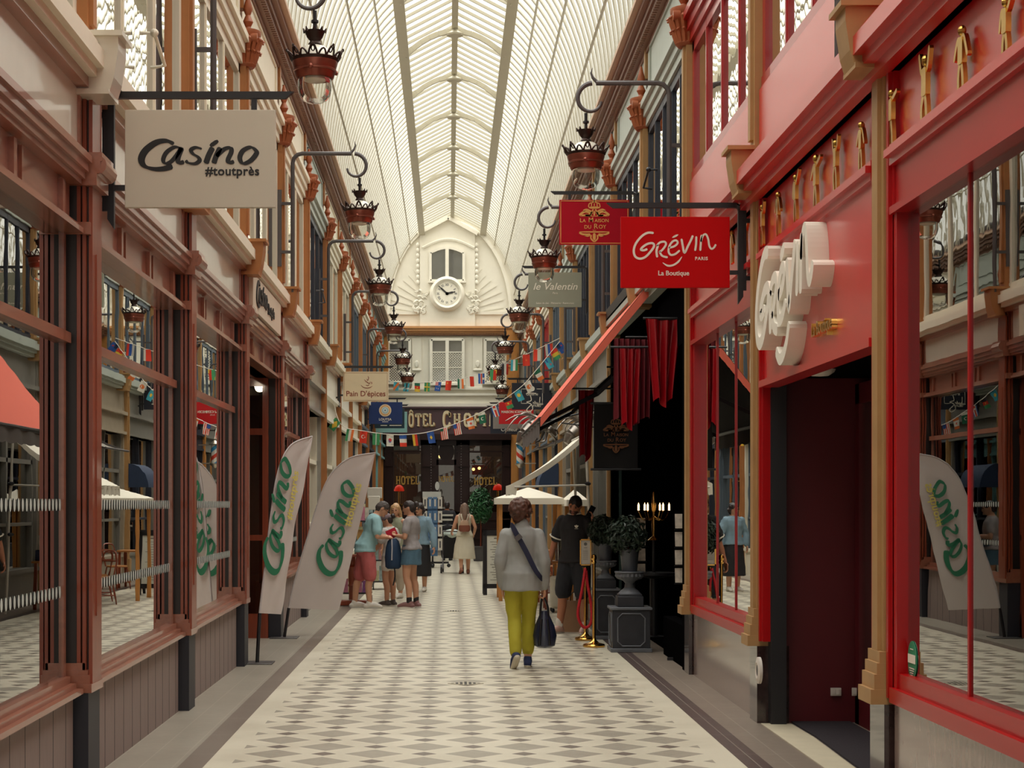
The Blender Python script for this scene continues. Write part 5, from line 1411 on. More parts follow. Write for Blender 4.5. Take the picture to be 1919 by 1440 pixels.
pedestal(1.92, 21.2, .3, .62, 'narrow iron pedestal behind the brass stanchions'); urn(1.92, 21.2, .62, .85, 'smaller dark urn on the narrow iron pedestal')
leafball('topiary_ball', (1.9, 21.2, 1.32), .2, 700, DLEAF, 'dark clipped topiary ball in the smaller rear urn', 'plant', 1.12, seed=4)
def stanchion(x, y, h, lab, sign=False):
    p = empty('stanchion', (x, y, 0), lab, 'stanchion', 'brass rope stanchions')
    b = MB(); b.lathe([(0, 0), (.125, 0), (.13, .02), (.12, .035), (.06, .05), (.03, .08), (.02, .1)], Matrix.Translation((x, y, 0)), 28); b.build('base', BRASS, p)
    b = MB(); b.tube([(x, y, .09), (x, y, h)], .019, 12); b.build('post', BRASS, p)
    b = MB()
    if not sign: b.lathe([(.022, h - .02), (.03, h), (.022, h + .02), (.03, h + .035), (.034, h + .055), (.026, h + .08), (.01, h + .09), (0, h + .091)], Matrix.Translation((x, y, 0)), 16); b.build('finial', BRASS, p)
    else:
        b.lathe([(.03, h - .13), (.035, h - .1), (.025, h - .06), (.03, h - .02), (.03, h)], Matrix.Translation((x, y, 0)), 16); b.build('collar', BRASS, p)
        b = MB(); M = front((x, y - .01, h + .02))
        for a in ((-.068, .068, 0, .015), (-.068, .068, .305, .32), (-.068, -.055, 0, .32), (.055, .068, 0, .32)): b.plate(*a, M, .025)
        o = b.build('sign_frame', BRASS, p, smooth=False)
        b = MB(); b.plate(-.056, .056, .012, .308, M, .012); b.build('notice', mat('notice_paper', (206, 196, 184), .6), o, smooth=False)
        b = MB(); b.plate(-.02, .02, .212, .218, M, .001, z=.013)
        for k in range(9): b.plate(-.03, .03, .18 - k * .014, .183 - k * .014, M, .001, z=.013)
        b.lathe([(.012, 0), (.02, 0), (.02, .001), (.012, .001)], M @ Matrix.Translation((0, .26, .013)), 14); b.build('notice_print', mat('grey_print', (110, 104, 98), .6), o, smooth=False)
stanchion(1.655, 20.95, .885, 'brass stanchion carrying a small framed notice', True); stanchion(1.675, 19.95, .98, 'brass stanchion with knob finial, nearest the urn pedestal')
b = MB(); pts = crom([W(1097, 1066, 20.86), W(1091, 1105, 20.8), W(1083, 1150, 20.78), (W(1090, 1172, 20.78)), W(1100, 1176, 20.78), W(1108, 1165, 20.78), W(1108, 1135, 20.8), W(1101, 1095, 20.84), W(1098, 1070, 20.86)], 8)
b.tube(pts, .018, 10); tag(b.build('barrier_rope', mat('red_velvet_rope', (190, 22, 34), .7, var=.25, scale=60), sharp=180), 'red velvet rope looped below the framed notice', 'rope')
# postcards and glints inside
PCARD = mat('printed_postcard', (190, 176, 160), .5, var=.5, scale=14)
def card_rack(x, y, z0, rows, cols, lab):
    p = empty('postcard_rack', (x, y, 0), lab, 'rack', 'postcard racks of the dark shop')
    b = MB(); b.bar((x - .02, y + .05, 0), (x - .02, y + .05, z0 + rows * .19), .025); b.bar((x - .2, y + .05, .02), (x + .2, y + .05, .02), .03)
    for r in range(rows): b.bar((x - .13, y + .02, z0 + r * .19 - .01), (x + cols * .13 - .13, y + .02, z0 + r * .19 - .01), .008)
    b.build('wire_stand', BLACK, p)
    for r in range(rows):
        for c_ in range(cols):
            b = MB(); b.obb(Matrix.Translation((x - .07 + c_ * .13, y, z0 + .08 + r * .19)) @ Matrix.Rotation(R(-12), 4, 'X'), .11, .004, .155); b.build('postcard', PCARD, p, smooth=False)
card_rack(2.33, 21.5, .75, 4, 2, 'wire postcard rack behind the grey urn pot'); card_rack(2.5, 18.15, .82, 4, 1, 'wire postcard rack just left of the red window')
ch = empty('candelabra', (2.55, 21.5, 1.2), 'gilt candelabra glinting inside the dark shop', 'candelabra')
b = MB(); b.lathe([(0.08, 0), (.02, .05), (.03, .2), (.015, .3), (.03, .45), (.01, .6)], Matrix.Translation((2.55, 21.5, 1.2)), 12)
for k in range(6):
    a_ = k * PI / 3
    b.tube(crom([(2.55, 21.5, 1.5), (2.55 + .12 * math.cos(a_), 21.5 + .12 * math.sin(a_), 1.45), (2.55 + .19 * math.cos(a_), 21.5 + .19 * math.sin(a_), 1.56)], 5), .008, 6)
b.build('arms', BRASS, ch)
for k in range(6):
    a_ = k * PI / 3; b = MB(); b.lathe([(.012, 0), (.012, .07), (.0, .1)], Matrix.Translation((2.55 + .19 * math.cos(a_), 21.5 + .19 * math.sin(a_), 1.57)), 8); b.build('candle', mat('lit_candle', (255, 226, 180), .5, emit=(255, 214, 160), es=3), ch)
b = MB(); b.tube([(2.55, 21.5, .8), (2.55, 21.5, 1.2)], .02, 8); b.lathe([(0, .8), (.3, .8), (.3, .77), (.05, .72), (.05, .02), (.2, .0)], Matrix.Translation((2.55, 21.5, 0)), 16); tag(b.build('pedestal_table', BLACK), 'black round table under the candelabra in the dark shop', 'table')

# ------------------------------------------------------------------ tea room terrace
CANV = mat('cream_canvas', (242, 234, 216), .8, var=.02)
aw = empty('awning', (2.2, 26.7, 1.8), 'cream canvas awning folding down beside the metal sculpture', 'awning')
B0, B1 = Vector((2.02, 0, 2.68)), Vector((.93, 0, 1.93))
b = MB()
def bp(u, v):
    p = B0.lerp(B1, v); return Vector((p.x, 25.5 + 2.6 * u, p.z - .07 * math.sin(PI * v)))
b.wave(bp, 8, 10); b.wave(lambda u, v: bp(u, v) + Vector((0, 0, -.03)), 8, 10)
b.add([bp(0, v / 10) + Vector((0, -.002, k)) for v in range(11) for k in (.02, -.07)], [(2 * v, 2 * v + 2, 2 * v + 3, 2 * v + 1) for v in range(10)])
b.build('fabric', CANV, aw)
b = MB(); b.wave(lambda u, v: Vector((.93 - .01 * math.sin(u * 50), 25.5 + 2.6 * u, 1.94 - v * (.15 + .012 * math.sin(u * 90)))), 60, 1); b.add([(.93, 25.5, 1.94), (1.03, 25.5, 1.97), (.99, 25.5, 1.78), (.93, 25.5, 1.79)], [(0, 1, 2, 3)]); b.build('valance', CANV, aw)
b = MB(); b.tube([(.97, 25.5, 1.9), (2.06, 25.5, 1.93)], .014, 6); b.tube([(.97, 28.1, 1.93), (2.2, 28.1, 1.96)], .014, 6); b.tube([(2.02, 25.5, 2.66), (2.14, 25.55, .02)], .022, 8); b.tube([(2.02, 28.1, 2.66), (2.14, 28.1, .02)], .022, 8); b.tube([(2.02, 25.4, 2.68), (2.02, 28.2, 2.68)], .025, 8)
for z in (2.6, 1.95, 1.2): b.ell((2.05, 25.5, z), (.05, .05, .03), n=8, m=5, mi=1)
b.build('frame', [mat('white_tube', (214, 208, 196), .4), BLACK], aw)
aw = empty('awning', (2.2, 31, 2.5), 'small grey canvas awning behind the cream one', 'awning')
b = MB(); b.wave(lambda u, v: Vector((2.3 - .75 * v, 30 + 2.2 * u, 2.92 - .28 * v - .05 * math.sin(PI * v))), 6, 8); b.build('fabric', mat('grey_canvas', (156, 150, 140), .8), aw)
b = MB()
for y in (30.05, 32.15): b.bar((2.3, y, 2.9), (1.56, y, 2.62), .03)
b.tube([(1.55, 30, 2.63), (1.55, 32.2, 2.63)], .02, 6); b.build('frame', GREYI, aw)
def canopy(x0, x1, y0, y1, ze, za, lab):
    p = empty('market_canopy', ((x0 + x1) / 2, (y0 + y1) / 2, 0), lab, 'canopy', 'cream terrace canopies')
    cx_, cy_ = (x0 + x1) / 2, (y0 + y1) / 2
    b = MB(); c4 = [(x0, y0, ze), (x1, y0, ze), (x1, y1, ze), (x0, y1, ze)]
    b.add(c4 + [(cx_, cy_, za)], [(0, 1, 4), (1, 2, 4), (2, 3, 4), (3, 0, 4)]); b.build('roof_cloth', CANV, p, smooth=False)
    b = MB(); z = ze - .105
    for i in range(4):
        a, c = c4[i], c4[(i + 1) % 4]; b.add([a, c, (c[0], c[1], z), (a[0], a[1], z)], [(0, 1, 2, 3)])
    b.build('valance', CANV, p, smooth=False)
    for (x, y) in ((x0 + .08, y0 + .08), (x1 - .08, y0 + .08), (x1 - .08, y1 - .08), (x0 + .08, y1 - .08)):
        b = MB(); b.bar((x, y, 0), (x, y, ze), .065); b.build('leg', ORANGE, p, bevel=.006)
canopy(.8, 1.95, 29.3, 30.6, 1.75, 1.94, 'cream pyramid canopy on wooden posts in front of the hotel'); canopy(1.95, 2.3, 28.6, 29.8, 1.72, 1.9, 'cream canopy close to the right wall behind the phone man')
TWOOD = mat('warm_table_wood', (176, 116, 64), .45, var=.15, stretch=(1, 8, 8))
def cafe_table(x, y, w, d, h, lab):
    p = empty('cafe_table', (x, y, 0), lab, 'table', 'terrace tables')
    b = MB(); b.box(x - w / 2, x + w / 2, y - d / 2, y + d / 2, h - .035, h); b.build('tabletop', TWOOD, p, bevel=.005)
    for sx in (-1, 1):
        for sy in (-1, 1): b = MB(); b.bar((x + sx * (w / 2 - .05), y + sy * (d / 2 - .05), 0), (x + sx * (w / 2 - .06), y + sy * (d / 2 - .06), h - .035), .045); b.build('leg', WOOD, p)
def stool(x, y, rz, lab, h=.46, back=True):
    p = empty('bistro_chair', (x, y, 0), lab, 'chair', 'terrace chairs', rz)
    b = MB(); b.lathe([(0, h), (.19, h), (.2, h - .02), (.19, h - .035), (0, h - .035)], n=20); b.build('seat', TWOOD, p, local=True)
    for sx in (-1, 1):
        for sy in (-1, 1):
            b = MB(); top = Vector((sx * .13, sy * .13, h - .02)); bot = Vector((sx * .19, sy * .19, 0))
            b.tube([bot, top], [.014, .017], 7); b.build('leg', WOOD, p, local=True)
    b = MB()
    for k in range(4):
        a = k * PI / 2 + PI / 4; c = a + PI / 2; b.tube([(.24 * math.cos(a), .24 * math.sin(a), .15), (.24 * math.cos(c), .24 * math.sin(c), .15)], .009, 5)
    b.build('stretcher', WOOD, p, local=True)
    if back:
        b = MB(); b.tube(crom([(-.15, .15, h - .02), (-.17, .21, h + .25), (-.1, .24, h + .4), (.1, .24, h + .4), (.17, .21, h + .25), (.15, .15, h - .02)], 6), .014, 7)
        b.tube([(-.16, .215, h + .25), (.16, .215, h + .25)], .012, 6); b.build('backrest', WOOD, p, local=True)
cafe_table(1.78, 27.2, .62, .55, .76, 'wooden terrace table with tools beside the grey-jacket walker'); cafe_table(1.75, 34.2, .7, .7, .74, 'wooden terrace table behind the menu board')
stool(1.3, 28.3, .6, 'bistro chair behind the walker\'s bag'); stool(1.55, 29.2, 2.2, 'bistro chair at the terrace, close to the canopy post'); stool(1.3, 33.4, 1.2, 'bistro chair beside the rear terrace table, passage side'); stool(1.7, 35.2, 3.0, 'bistro chair behind the rear terrace table'); stool(2.02, 33.5, -1, 'bistro chair between rear terrace table and wall')
b = MB(); T = Matrix.Translation((1.72, 27.15, .76)); b.lathe([(.05, 0), (.055, .3), (.04, .33), (.07, .36), (.07, .4), (.0, .41)], T, 14); b.tube([(1.67, 27.1, 1.08), (1.62, 27.05, 1.1), (1.62, 27.02, 1.03)], .01, 6)
tag(b.build('drink_dispenser', mat('steel_shine', (160, 156, 150), .25, 1)), 'steel drink dispenser on the front terrace table', 'dispenser')
b = MB(); b.box(1.83, 2.02, 27.05, 27.25, .93, 1.16); b.lathe([(.03, .4), (.03, .46), (.015, .48), (.015, .5)], Matrix.Translation((1.92, 27.15, .76)), 10); tag(b.build('storage_box', mat('off_white_box', (206, 206, 190), .5), bevel=.01), 'off-white box with bottle top on the terrace table crate', 'box')
b = MB(); b.box(1.8, 2.05, 27.0, 27.3, .76, .93); tag(b.build('crate', mat('navy_crate', (40, 50, 84), .6), bevel=.01), 'navy crate under the off-white box', 'crate')
sb = empty('menu_board', (.9, 31.4, 0), 'black A-frame menu board with white sheet left of the walker', 'menu board')
M = fr((.62, 31.3, 0), (1, .12, 0), (0, .1, 1))
b = MB()
for a in ((0, .07, 0, 1.18), (.55, .62, 0, 1.18), (0, .62, 1.08, 1.18), (0, .62, .12, .2)): b.plate(*a, M, .03)
b.build('front_frame', BLACK, sb, smooth=False)
b = MB(); M2 = fr((.62, 31.85, 0), (1, .12, 0), (0, -.28, 1))
for a in ((0, .06, 0, 1.17), (.56, .62, 0, 1.17)): b.plate(*a, M2, .03)
b.build('rear_frame', BLACK, sb, smooth=False)
b = MB(); b.plate(.07, .55, .2, 1.08, M, .012, z=.005); b.build('menu_sheet', mat('menu_paper', (214, 212, 198), .6), sb, smooth=False)
b = MB(); b.plate(.2, .42, 1.02, 1.04, M, .001, z=.018)
for k in range(16): b.plate(.13 + .03 * (k % 3), .49 - .04 * ((k * 7) % 4), .96 - k * .046, .968 - k * .046, M, .001, z=.018)
b.build('menu_print', mat('grey_print', (110, 104, 98), .6), sb, smooth=False)
sc_ = empty('suitcase', (1.64, 26.3, 0), 'upright off-white suitcase beside the walker\'s bag', 'suitcase')
b = MB(); b.box(1.55, 1.73, 26.2, 26.55, .06, .55); b.build('shell', mat('ivory_shell', (214, 206, 188), .35), sc_, bevel=.04)
b = MB()
for x in (1.58, 1.7):
    for y in (26.24, 26.5): b.ell((x, y, .035), (.03, .02, .035), n=10, m=6)
b.build('wheel', BLACK, sc_)
b = MB(); b.tube([(1.6, 26.4, .55), (1.6, 26.4, .72), (1.68, 26.4, .72), (1.68, 26.4, .55)], .009, 6); b.build('handle', GREYI, sc_)
pb = empty('paper_bag', (1.62, 22.3, 0), 'brown paper carrier bag by the phone man\'s feet', 'bag')
b = MB(); b.rings([[(1.62 + sx * .155, 22.35 + sy * .08, 0) for sx, sy in ((-1, -1), (1, -1), (1, 1), (-1, 1))], [(1.62 + sx * .14, 22.35 + sy * .06, .2) for sx, sy in ((-1, -1), (1, -1), (1, 1), (-1, 1))], [(1.63 + sx * .12, 22.35 + sy * .02, .4) for sx, sy in ((-1, -1), (1, -1), (1, 1), (-1, 1))]]); b.build('bag_body', mat('kraft_paper', (176, 138, 106), .8, var=.08), pb, smooth=False)
b = MB(); b.tube(crom([(1.57, 22.33, .4), (1.59, 22.33, .5), (1.67, 22.33, .5), (1.69, 22.33, .4)], 5), .006, 5); b.build('handle', BLACK, pb)
# potted tree by the hotel door
leafball('potted_tree', (.92, 50, 1.6), .36, 1500, GLEAF, 'glossy green potted tree before the hotel\'s right window', 'plant', .35, WOOD, 5, .05, 1.5)
b = MB(); b.lathe([(.0, .0), (.2, 0), (.27, .4), (.29, .4), (.29, .43), (.24, .43), (.22, .36), (0, .36)], Matrix.Translation((.92, 50, 0)), 20); tag(b.build('plant_pot', mat('grey_stone_pot', (86, 82, 84), .7)), 'dark grey round pot of the tree by the hotel', 'pot')

# ------------------------------------------------------------------ metal insect sculptures, barber pole, blue hood
SILV = mat('tarnished_silver', (150, 142, 134), .35, .8, var=.25, scale=10)
def insect(Y, ox, oz, s, lab):
    def q(x, y): return Vector(((930 + x / 4.8 - VX) * 25.0 / F * s + ox, Y + (x - 300) * .0006, H - (680 + y / 4.8 - VY) * 25.0 / F * s + oz))
    p = empty('insect_sculpture', q(300, 640), lab, 'sculpture', 'metal insect sculptures')
    for (a, c, r0, r1) in (((205, 735), (265, 650), .07, .12), ((250, 660), (335, 590), .12, .135), ((325, 600), (400, 540), .13, .1)):
        b = MB(); A, C = q(*a), q(*c); b.tube([A, A.lerp(C, .15), A.lerp(C, .8), C], [r0 * .7, r0, r1, r1 * .75], 14); b.build('body_plate', SILV, p)
    b = MB(); b.tube(crom([q(390, 555), q(450, 580), q(500, 615), q(535, 655)], 4), [.08 - .05 * i / 12 for i in range(13)], 10); b.ell(q(480, 600), (.07, .08, .06), n=10, m=7); b.build('head', SILV, p)
    for a in ([(375, 500), (300, 470), (180, 480), (80, 530)], [(370, 490), (260, 455), (150, 530), (75, 640)], [(380, 505), (290, 490), (210, 540), (190, 610)], [(385, 515), (330, 500), (250, 560), (215, 610)]):
        b = MB(); c = crom([q(*k) for k in a], 6); b.tube([v + Vector((0, .05 * math.sin(i * .3), 0)) for i, v in enumerate(c)], [.022 - .016 * i / len(c) for i in range(len(c))], 7); b.build('feeler', SILV, p)
    for a in ([(430, 620), (400, 690), (350, 720)], [(460, 630), (440, 700), (390, 715)], [(500, 640), (540, 700), (520, 760)], [(520, 600), (550, 610), (560, 640)]):
        b = MB(); c = crom([q(*k) for k in a], 5); b.tube(c, [.025 - .017 * i / len(c) for i in range(len(c))], 7); b.build('leg', SILV, p)
    b = MB(); e_ = q(400, 540); b.tube([e_, Vector((XR + .02, e_.y, e_.z + .25))], .014, 6); b.tube([e_ + Vector((.3, 0, 0)), Vector((XR + .02, e_.y, e_.z - .1))], .01, 6); b.build('hanging_rod', BLACK, p)
insect(25.0, 0, 0, 1, 'silver metal insect sculpture with long curved feelers under the salmon awning'); insect(29.0, .95, .15, 1.0, 'second silver insect sculpture, farther along the right wall')
bp_ = empty('barber_pole', (1.93, 47, 2.7), 'red, white and blue striped barber pole on the right wall', 'barber pole')
b = MB(); n, rows = 24, 26; vs = []; fs = []; X, Yb, z0, hh = 1.93, 46.8, 2.75, .5
for i in range(rows + 1):
    for k in range(n): a = 2 * PI * k / n; vs.append((X + .1 * math.cos(a), Yb + .1 * math.sin(a), z0 + hh * i / rows))
for grp in range(3): pass
b.v = vs
for i in range(rows):
    for k in range(n):
        b.f.append((i * n + k, i * n + (k + 1) % n, (i + 1) * n + (k + 1) % n, (i + 1) * n + k)); ph = ((k / n + i / rows * 1.1) % 1.0); b.m.append(0 if ph < .25 else 1 if ph < .5 else 2 if ph < .75 else 1)
b.build('striped_cylinder', [mat('barber_red', (214, 70, 50), .4), mat('barber_white', (232, 228, 216), .4), mat('barber_blue', (60, 150, 196), .4)], bp_)
b = MB()
for z, s in ((z0, -1), (z0 + hh, 1)): b.lathe([(.0, 0), (.13, 0), (.13, s * .03), (.08, s * .08), (.04, s * .12), (0, s * .13)], Matrix.Translation((X, Yb, z)), 18); b.bar((X, Yb, z), (XR, Yb, z), .03)
b.build('cap', mat('pale_chrome', (200, 190, 172), .3, .8), bp_)
hd = empty('window_hood', (2.2, 37, 1.8), 'dark blue half-round window hood on the right wall', 'awning')
b = MB(); b.wave(lambda u, v: Vector((2.3 - .42 * math.sin(PI / 2 * v) * 1.0, 36.2 + 1.4 * u, 2.5 - .5 * (1 - math.cos(PI / 2 * v)))), 8, 8)
b.add([(2.3, 36.2, 2.5)] + [(2.3 - .42 * math.sin(PI / 2 * v / 8), 36.2, 2.5 - .5 * (1 - math.cos(PI / 2 * v / 8))) for v in range(9)] + [(2.3, 36.2, 2.0)], [tuple(range(11))]); b.build('cloth', mat('navy_hood_cloth', (40, 56, 84), .7), hd)

# ------------------------------------------------------------------ gift stalls on the left, card stand by the hotel
st = empty('easel_stand', (-1.56, 28.0, 0), 'turned wooden stand on cross feet at the feather flag\'s foot', 'stand')
b = MB(); T = Matrix.Translation((-1.56, 28.0, 0)); b.lathe([(.06, .1), (.055, .3), (.075, .33), (.06, .36), (.065, .6), (.08, .63), (.05, .66), (.05, .8)], T, 14); b.build('post', WOOD, st)
for s in (-1, 1):
    b = MB(); b.bar((-1.56 - .3, 28.0 - s * .12, .05), (-1.56 + .3, 28.0 + s * .12, .05), .09, .08); b.build('foot', WOOD, st, bevel=.01)
b = MB(); b.box(-1.8, -1.32, 27.8, 28.2, .8, .83); b.build('shelf', WOOD, st)
def bookcart(x, y, lab, cols, n):
    p = empty('book_cart', (x, y, 0), lab, 'cart', 'gift and card carts')
    b = MB()
    for sx in (-1, 1):
        for sy in (-1, 1): b.bar((x + sx * .3, y + sy * .22, .1), (x + sx * .3, y + sy * .22, 1.5), .025)
    for z in (.14, .55, .95, 1.35): b.box(x - .32, x + .32, y - .24, y + .24, z, z + .02)
    b.build('frame', BLACK, p, smooth=False)
    b = MB()
    for sx in (-1, 1):
        for sy in (-1, 1): b.lathe([(0, -.02), (.05, -.02), (.05, .02), (0, .02)], fr((x + sx * .3, y + sy * .22, .05), (0, 0, 1), (0, 1, 0)), 12)
    b.build('caster', BLACK, p)
    rnd = random.Random(n)
    for z in (.16, .57, .97, 1.37):
        xx = x - .28
        while xx < x + .26:
            w = rnd.uniform(.05, .12); h = rnd.uniform(.18, .32)
            c_ = rnd.choice(cols); b = MB(); b.obb(Matrix.Translation((xx + w / 2, y - .1, z + h / 2)) @ Matrix.Rotation(R(-8), 4, 'X'), w * .9, .03, h)
            tag(b.build('greeting_card', mat('print_%d_%d_%d' % c_, c_, .5, var=.4, scale=12), smooth=False), 'small colourful printed card or book standing on %s' % lab, 'card', 'cards on ' + lab); xx += w
bookcart(-1.62, 29.2, 'the black cart behind the pink-shorts man', [(206, 196, 180), (196, 120, 140), (150, 90, 150), (214, 160, 90), (120, 150, 150)], 1)
bookcart(-1.5, 33.5, 'the black cart behind the girl', [(222, 214, 200), (200, 150, 150), (170, 190, 190), (226, 206, 160)], 2)
for i, (px0, px1, py0, py1, Y) in enumerate(((688, 716, 914, 934, 34.2), (690, 712, 930, 956, 33.1))):
    a, c = W(px0, py1, Y), W(px1, py0, Y); b = MB(); b.box(a.x, c.x, Y, Y + .03, a.z, c.z); b.bar((a.x + .1, Y + .02, 0), (a.x + .1, Y + .02, a.z + .05), .02, mi=1)
    tag(b.build('display_board', [mat('white_display', (220, 214, 202), .5, var=.08), BLACK], bevel=.03), ['white rounded panel on top of the rear card cart', 'white flower print standing on the rear card cart'][i], 'board')
cs = empty('card_stand', (-.42, 45, 0), 'tall blue and white revolving card stand before the hotel door', 'card stand')
b = MB(); b.bar((-.42, 45, .1), (-.42, 45, 1.95), .04); b.box(-.55, -.29, 44.87, 45.13, .3, 1.75, 1); b.build('column', [BLACK, mat('blue_stand', (70, 110, 150), .5)], cs, smooth=False)
b = MB(); b.box(-.85, .0, 44.97, 45.03, .1, .15); b.box(-.45, -.39, 44.6, 45.4, .1, .15); b.build('dolly_base', BLACK, cs, smooth=False)
b = MB()
for x, y in ((-.85, 45), (0, 45), (-.42, 44.6), (-.42, 45.4)): b.ell((x, y, .05), (.05, .03, .05), n=10, m=6)
b.build('caster', BLACK, cs)
WCARD = mat('white_card', (224, 218, 206), .5); BCARD = mat('blue_card', (96, 130, 170), .5)
for r in range(4):
    for k, dx in enumerate((-.26, -.13, 0, .13)):
        x = -.42 + dx + .065; z = .45 + r * .36
        b = MB(); b.box(x - .055, x + .055, 44.84, 44.86, z, z + .3, 0); b.box(x - .02, x + .02, 44.835, 44.84, z + .06, z + .24, 1)
        b.build('card', [BCARD if k in (1, 2) else WCARD, WCARD if k in (1, 2) else GREYI], cs, smooth=False)
b = MB(); b.box(-.68, -.2, 44.85, 45.15, 1.8, 1.97); b.lathe([(0, 0), (.08, 0), (.08, .01), (0, .01)], fr((-.3, 44.9, 2.12), (1, 0, 0), (0, 0, 1)), 18, sx=.7, sy=1.4); b.build('header', mat('pale_header', (206, 206, 200), .5), cs, smooth=False)

# ------------------------------------------------------------------ shop window displays of the red shop
mq = empty('mannequin', (2.78, 8.45, 0), 'pale dress form in a cream gown behind the big red shop window', 'mannequin')
T = Matrix.Translation((2.78, 8.45, 0))
b = MB(); b.lathe([(0, 0), (.16, 0), (.16, .02), (.03, .04), (.02, .6)], T, 18); b.build('stand', BRASS, mq)
b = MB(); b.lathe([(.2, .45), (.17, .7), (.13, .95), (.115, 1.05), (.13, 1.12), (.15, 1.22), (.15, 1.3), (.11, 1.38), (.05, 1.42), (.045, 1.5), (.0, 1.51)], T, 24, sy=.75); b.build('gown', mat('cream_gown', (226, 210, 168), .6), mq)
b = MB(); b.lathe([(.2, .98), (.17, 1.08), (.175, 1.25), (.16, 1.36), (.08, 1.42)], T, 20, sy=.78); b.build('jacket', mat('pale_denim_jacket', (128, 146, 160), .8), mq)
sh = empty('display_shelf', (2.85, 15.9, 0), 'pale display shelves behind the narrow red shop window', 'shelf')
b = MB()
for z in (.75, 1.05, 1.35, 1.65, 1.95): b.box(2.72, 3.0, 15.2, 16.5, z, z + .02)
for y in (15.2, 16.48): b.box(2.72, 3.0, y, y + .02, .0, 2.0)
b.box(2.98, 3.0, 15.2, 16.5, 0, 2.0); b.build('frame', mat('pale_shelf', (206, 196, 176), .5), sh, smooth=False)
rnd = random.Random(11)
for z in (.77, 1.07, 1.37, 1.67):
    for k in range(5):
        y = 15.3 + k * .24; c_ = rnd.choice([(214, 206, 190), (170, 60, 50), (96, 120, 150), (190, 160, 110)])
        b = MB(); h = rnd.uniform(.1, .22); b.box(2.76, 2.9, y, y + .16, z, z + h); b.box(2.755, 2.76, y + .03, y + .13, z + h * .3, z + h * .7, 1)
        tag(b.build('souvenir_box', [mat('box_%d_%d_%d' % c_, c_, .5), WLET], smooth=False, bevel=.004), 'small souvenir box on the pale shelves behind the narrow red window', 'box', 'boxes in the red shop window')
b = MB(); M = fr((2.5, 15.0, 1.08), (.45, -.9, 0), (0, .25, 1))
b.lathe([(0, 0), (.13, 0), (.16, .015), (.165, .02), (.13, .012), (0, .012)], M, 28, 0); b.lathe([(0, .013), (.09, .013), (.09, .016), (0, .016)], M @ Matrix.Translation((0, .02, 0)), 20, 1); b.prism([(-.15, -.02), (.15, -.02), (.1, -.12), (-.1, -.12)], M @ Matrix.Translation((0, 0, .014)), .003, 2)
b.tube([(2.5, 15.02, .7), (2.5, 15.0, .93)], .012, 6, 1)
tag(b.build('souvenir_plate', [mat('plate_cream', (214, 196, 160), .3), mat('plate_brown', (126, 74, 48), .4), mat('plate_blue', (50, 70, 120), .4)]), 'round painted souvenir plate on a stand low in the narrow red window', 'plate')
b = MB(); b.box(2.44, 2.7, 13.4, 16.6, .62, .7); struct(b.build('trim_display_base', mat('pale_shelf', (206, 196, 176), .5), smooth=False))
for x, y, e in ((2.9, 8.2, 26), (2.95, 15.3, 26), (-2.9, 12.0, 22), (-2.9, 8.0, 22), (-2.9, 16.0, 16)):  # unseen lights added to brighten the shop interiors, with made-up housings
    ld = bpy.data.lights.new('added_shop_light', 'POINT'); ld.energy = e; ld.color = (1, .84, .62); ld.shadow_soft_size = .08
    lo = bpy.data.objects.new('added_shop_light', ld); sc.collection.objects.link(lo); lo.location = (x, y, 3.45)
    b = MB(); b.lathe([(.05, .12), (.09, .06), (.1, .0), (.09, .0), (.05, .06)], Matrix.Translation((x, y, 3.52)), 16); tag(b.build('added_light_housing', BLACK), 'small black spotlight housing, unseen, added on the ceiling %s' % ('of the red shop, over the gown' if x > 0 and y < 10 else 'of the red shop, over the shelves' if x > 0 else 'behind the brown front, %s window' % ('second' if y == 12 else 'first' if y == 8 else 'third')), 'spotlight')

for x, y, lab in ((.155, 15.86, 'dark cast drain cover in the tiles ahead of the walker, nearer one'), (.07, 26.6, 'dark cast drain cover in the tiles near the denim-skirt person, farther one')):
    b = MB(); b.prism([(x - .165, y), (x, y - .16), (x + .165, y), (x, y + .16)], Matrix.Translation((0, 0, .001)), .004, 0)
    for i in range(-3, 4):
        for j in range(-3, 4):
            if abs(i) + abs(j) <= 3: b.lathe([(0, .0055), (.014, .0055), (.014, .0065), (0, .0065)], Matrix.Translation((x + i * .04, y + j * .04, 0)), 8, 1)
    tag(b.build('floor_drain', [mat('pale_drain_plate', (186, 176, 154), .5), BLACK]), lab, 'drain', 'floor drains')
# ------------------------------------------------------------------ people
wks = bpy.data.scenes.new('workshop')
def limb(mb, pts, rad, n=12, k=4):
    """tapered, rounded limb through the points"""
    P = crom([Vector(p) for p in pts], k) if len(pts) > 2 else [Vector(pts[0]).lerp(Vector(pts[1]), i / k) for i in range(k + 1)]
    m = len(P) - 1; RR = []
    for i in range(len(P)):
        t = i / m * (len(rad) - 1); j = min(int(t), len(rad) - 2); RR.append(rad[j] + (rad[j + 1] - rad[j]) * (t - j))
    a = (P[0] - P[1]).normalized(); b = (P[-1] - P[-2]).normalized()
    pre = [(P[0] + a * RR[0] * math.cos(t), RR[0] * math.sin(t)) for t in (.12, .5, 1.0)]
    post = [(P[-1] + b * RR[-1] * math.cos(t), RR[-1] * math.sin(t)) for t in (1.0, .5, .12)]
    mb.tube([p for p, r in pre] + P + [p for p, r in post], [r for p, r in pre] + RR + [r for p, r in post], n)
def ringset(mb, rows, T=None, n=20):
    """stack of ellipses (z, half width, half depth, y offset)"""
    rs = []
    for z, w, d, y in rows: rs.append([(T(Vector((w * math.cos(2 * PI * k / n), y + d * math.sin(2 * PI * k / n), z))) if T else Vector((w * math.cos(2 * PI * k / n), y + d * math.sin(2 * PI * k / n), z))) for k in range(n)])
    mb.rings(rs)
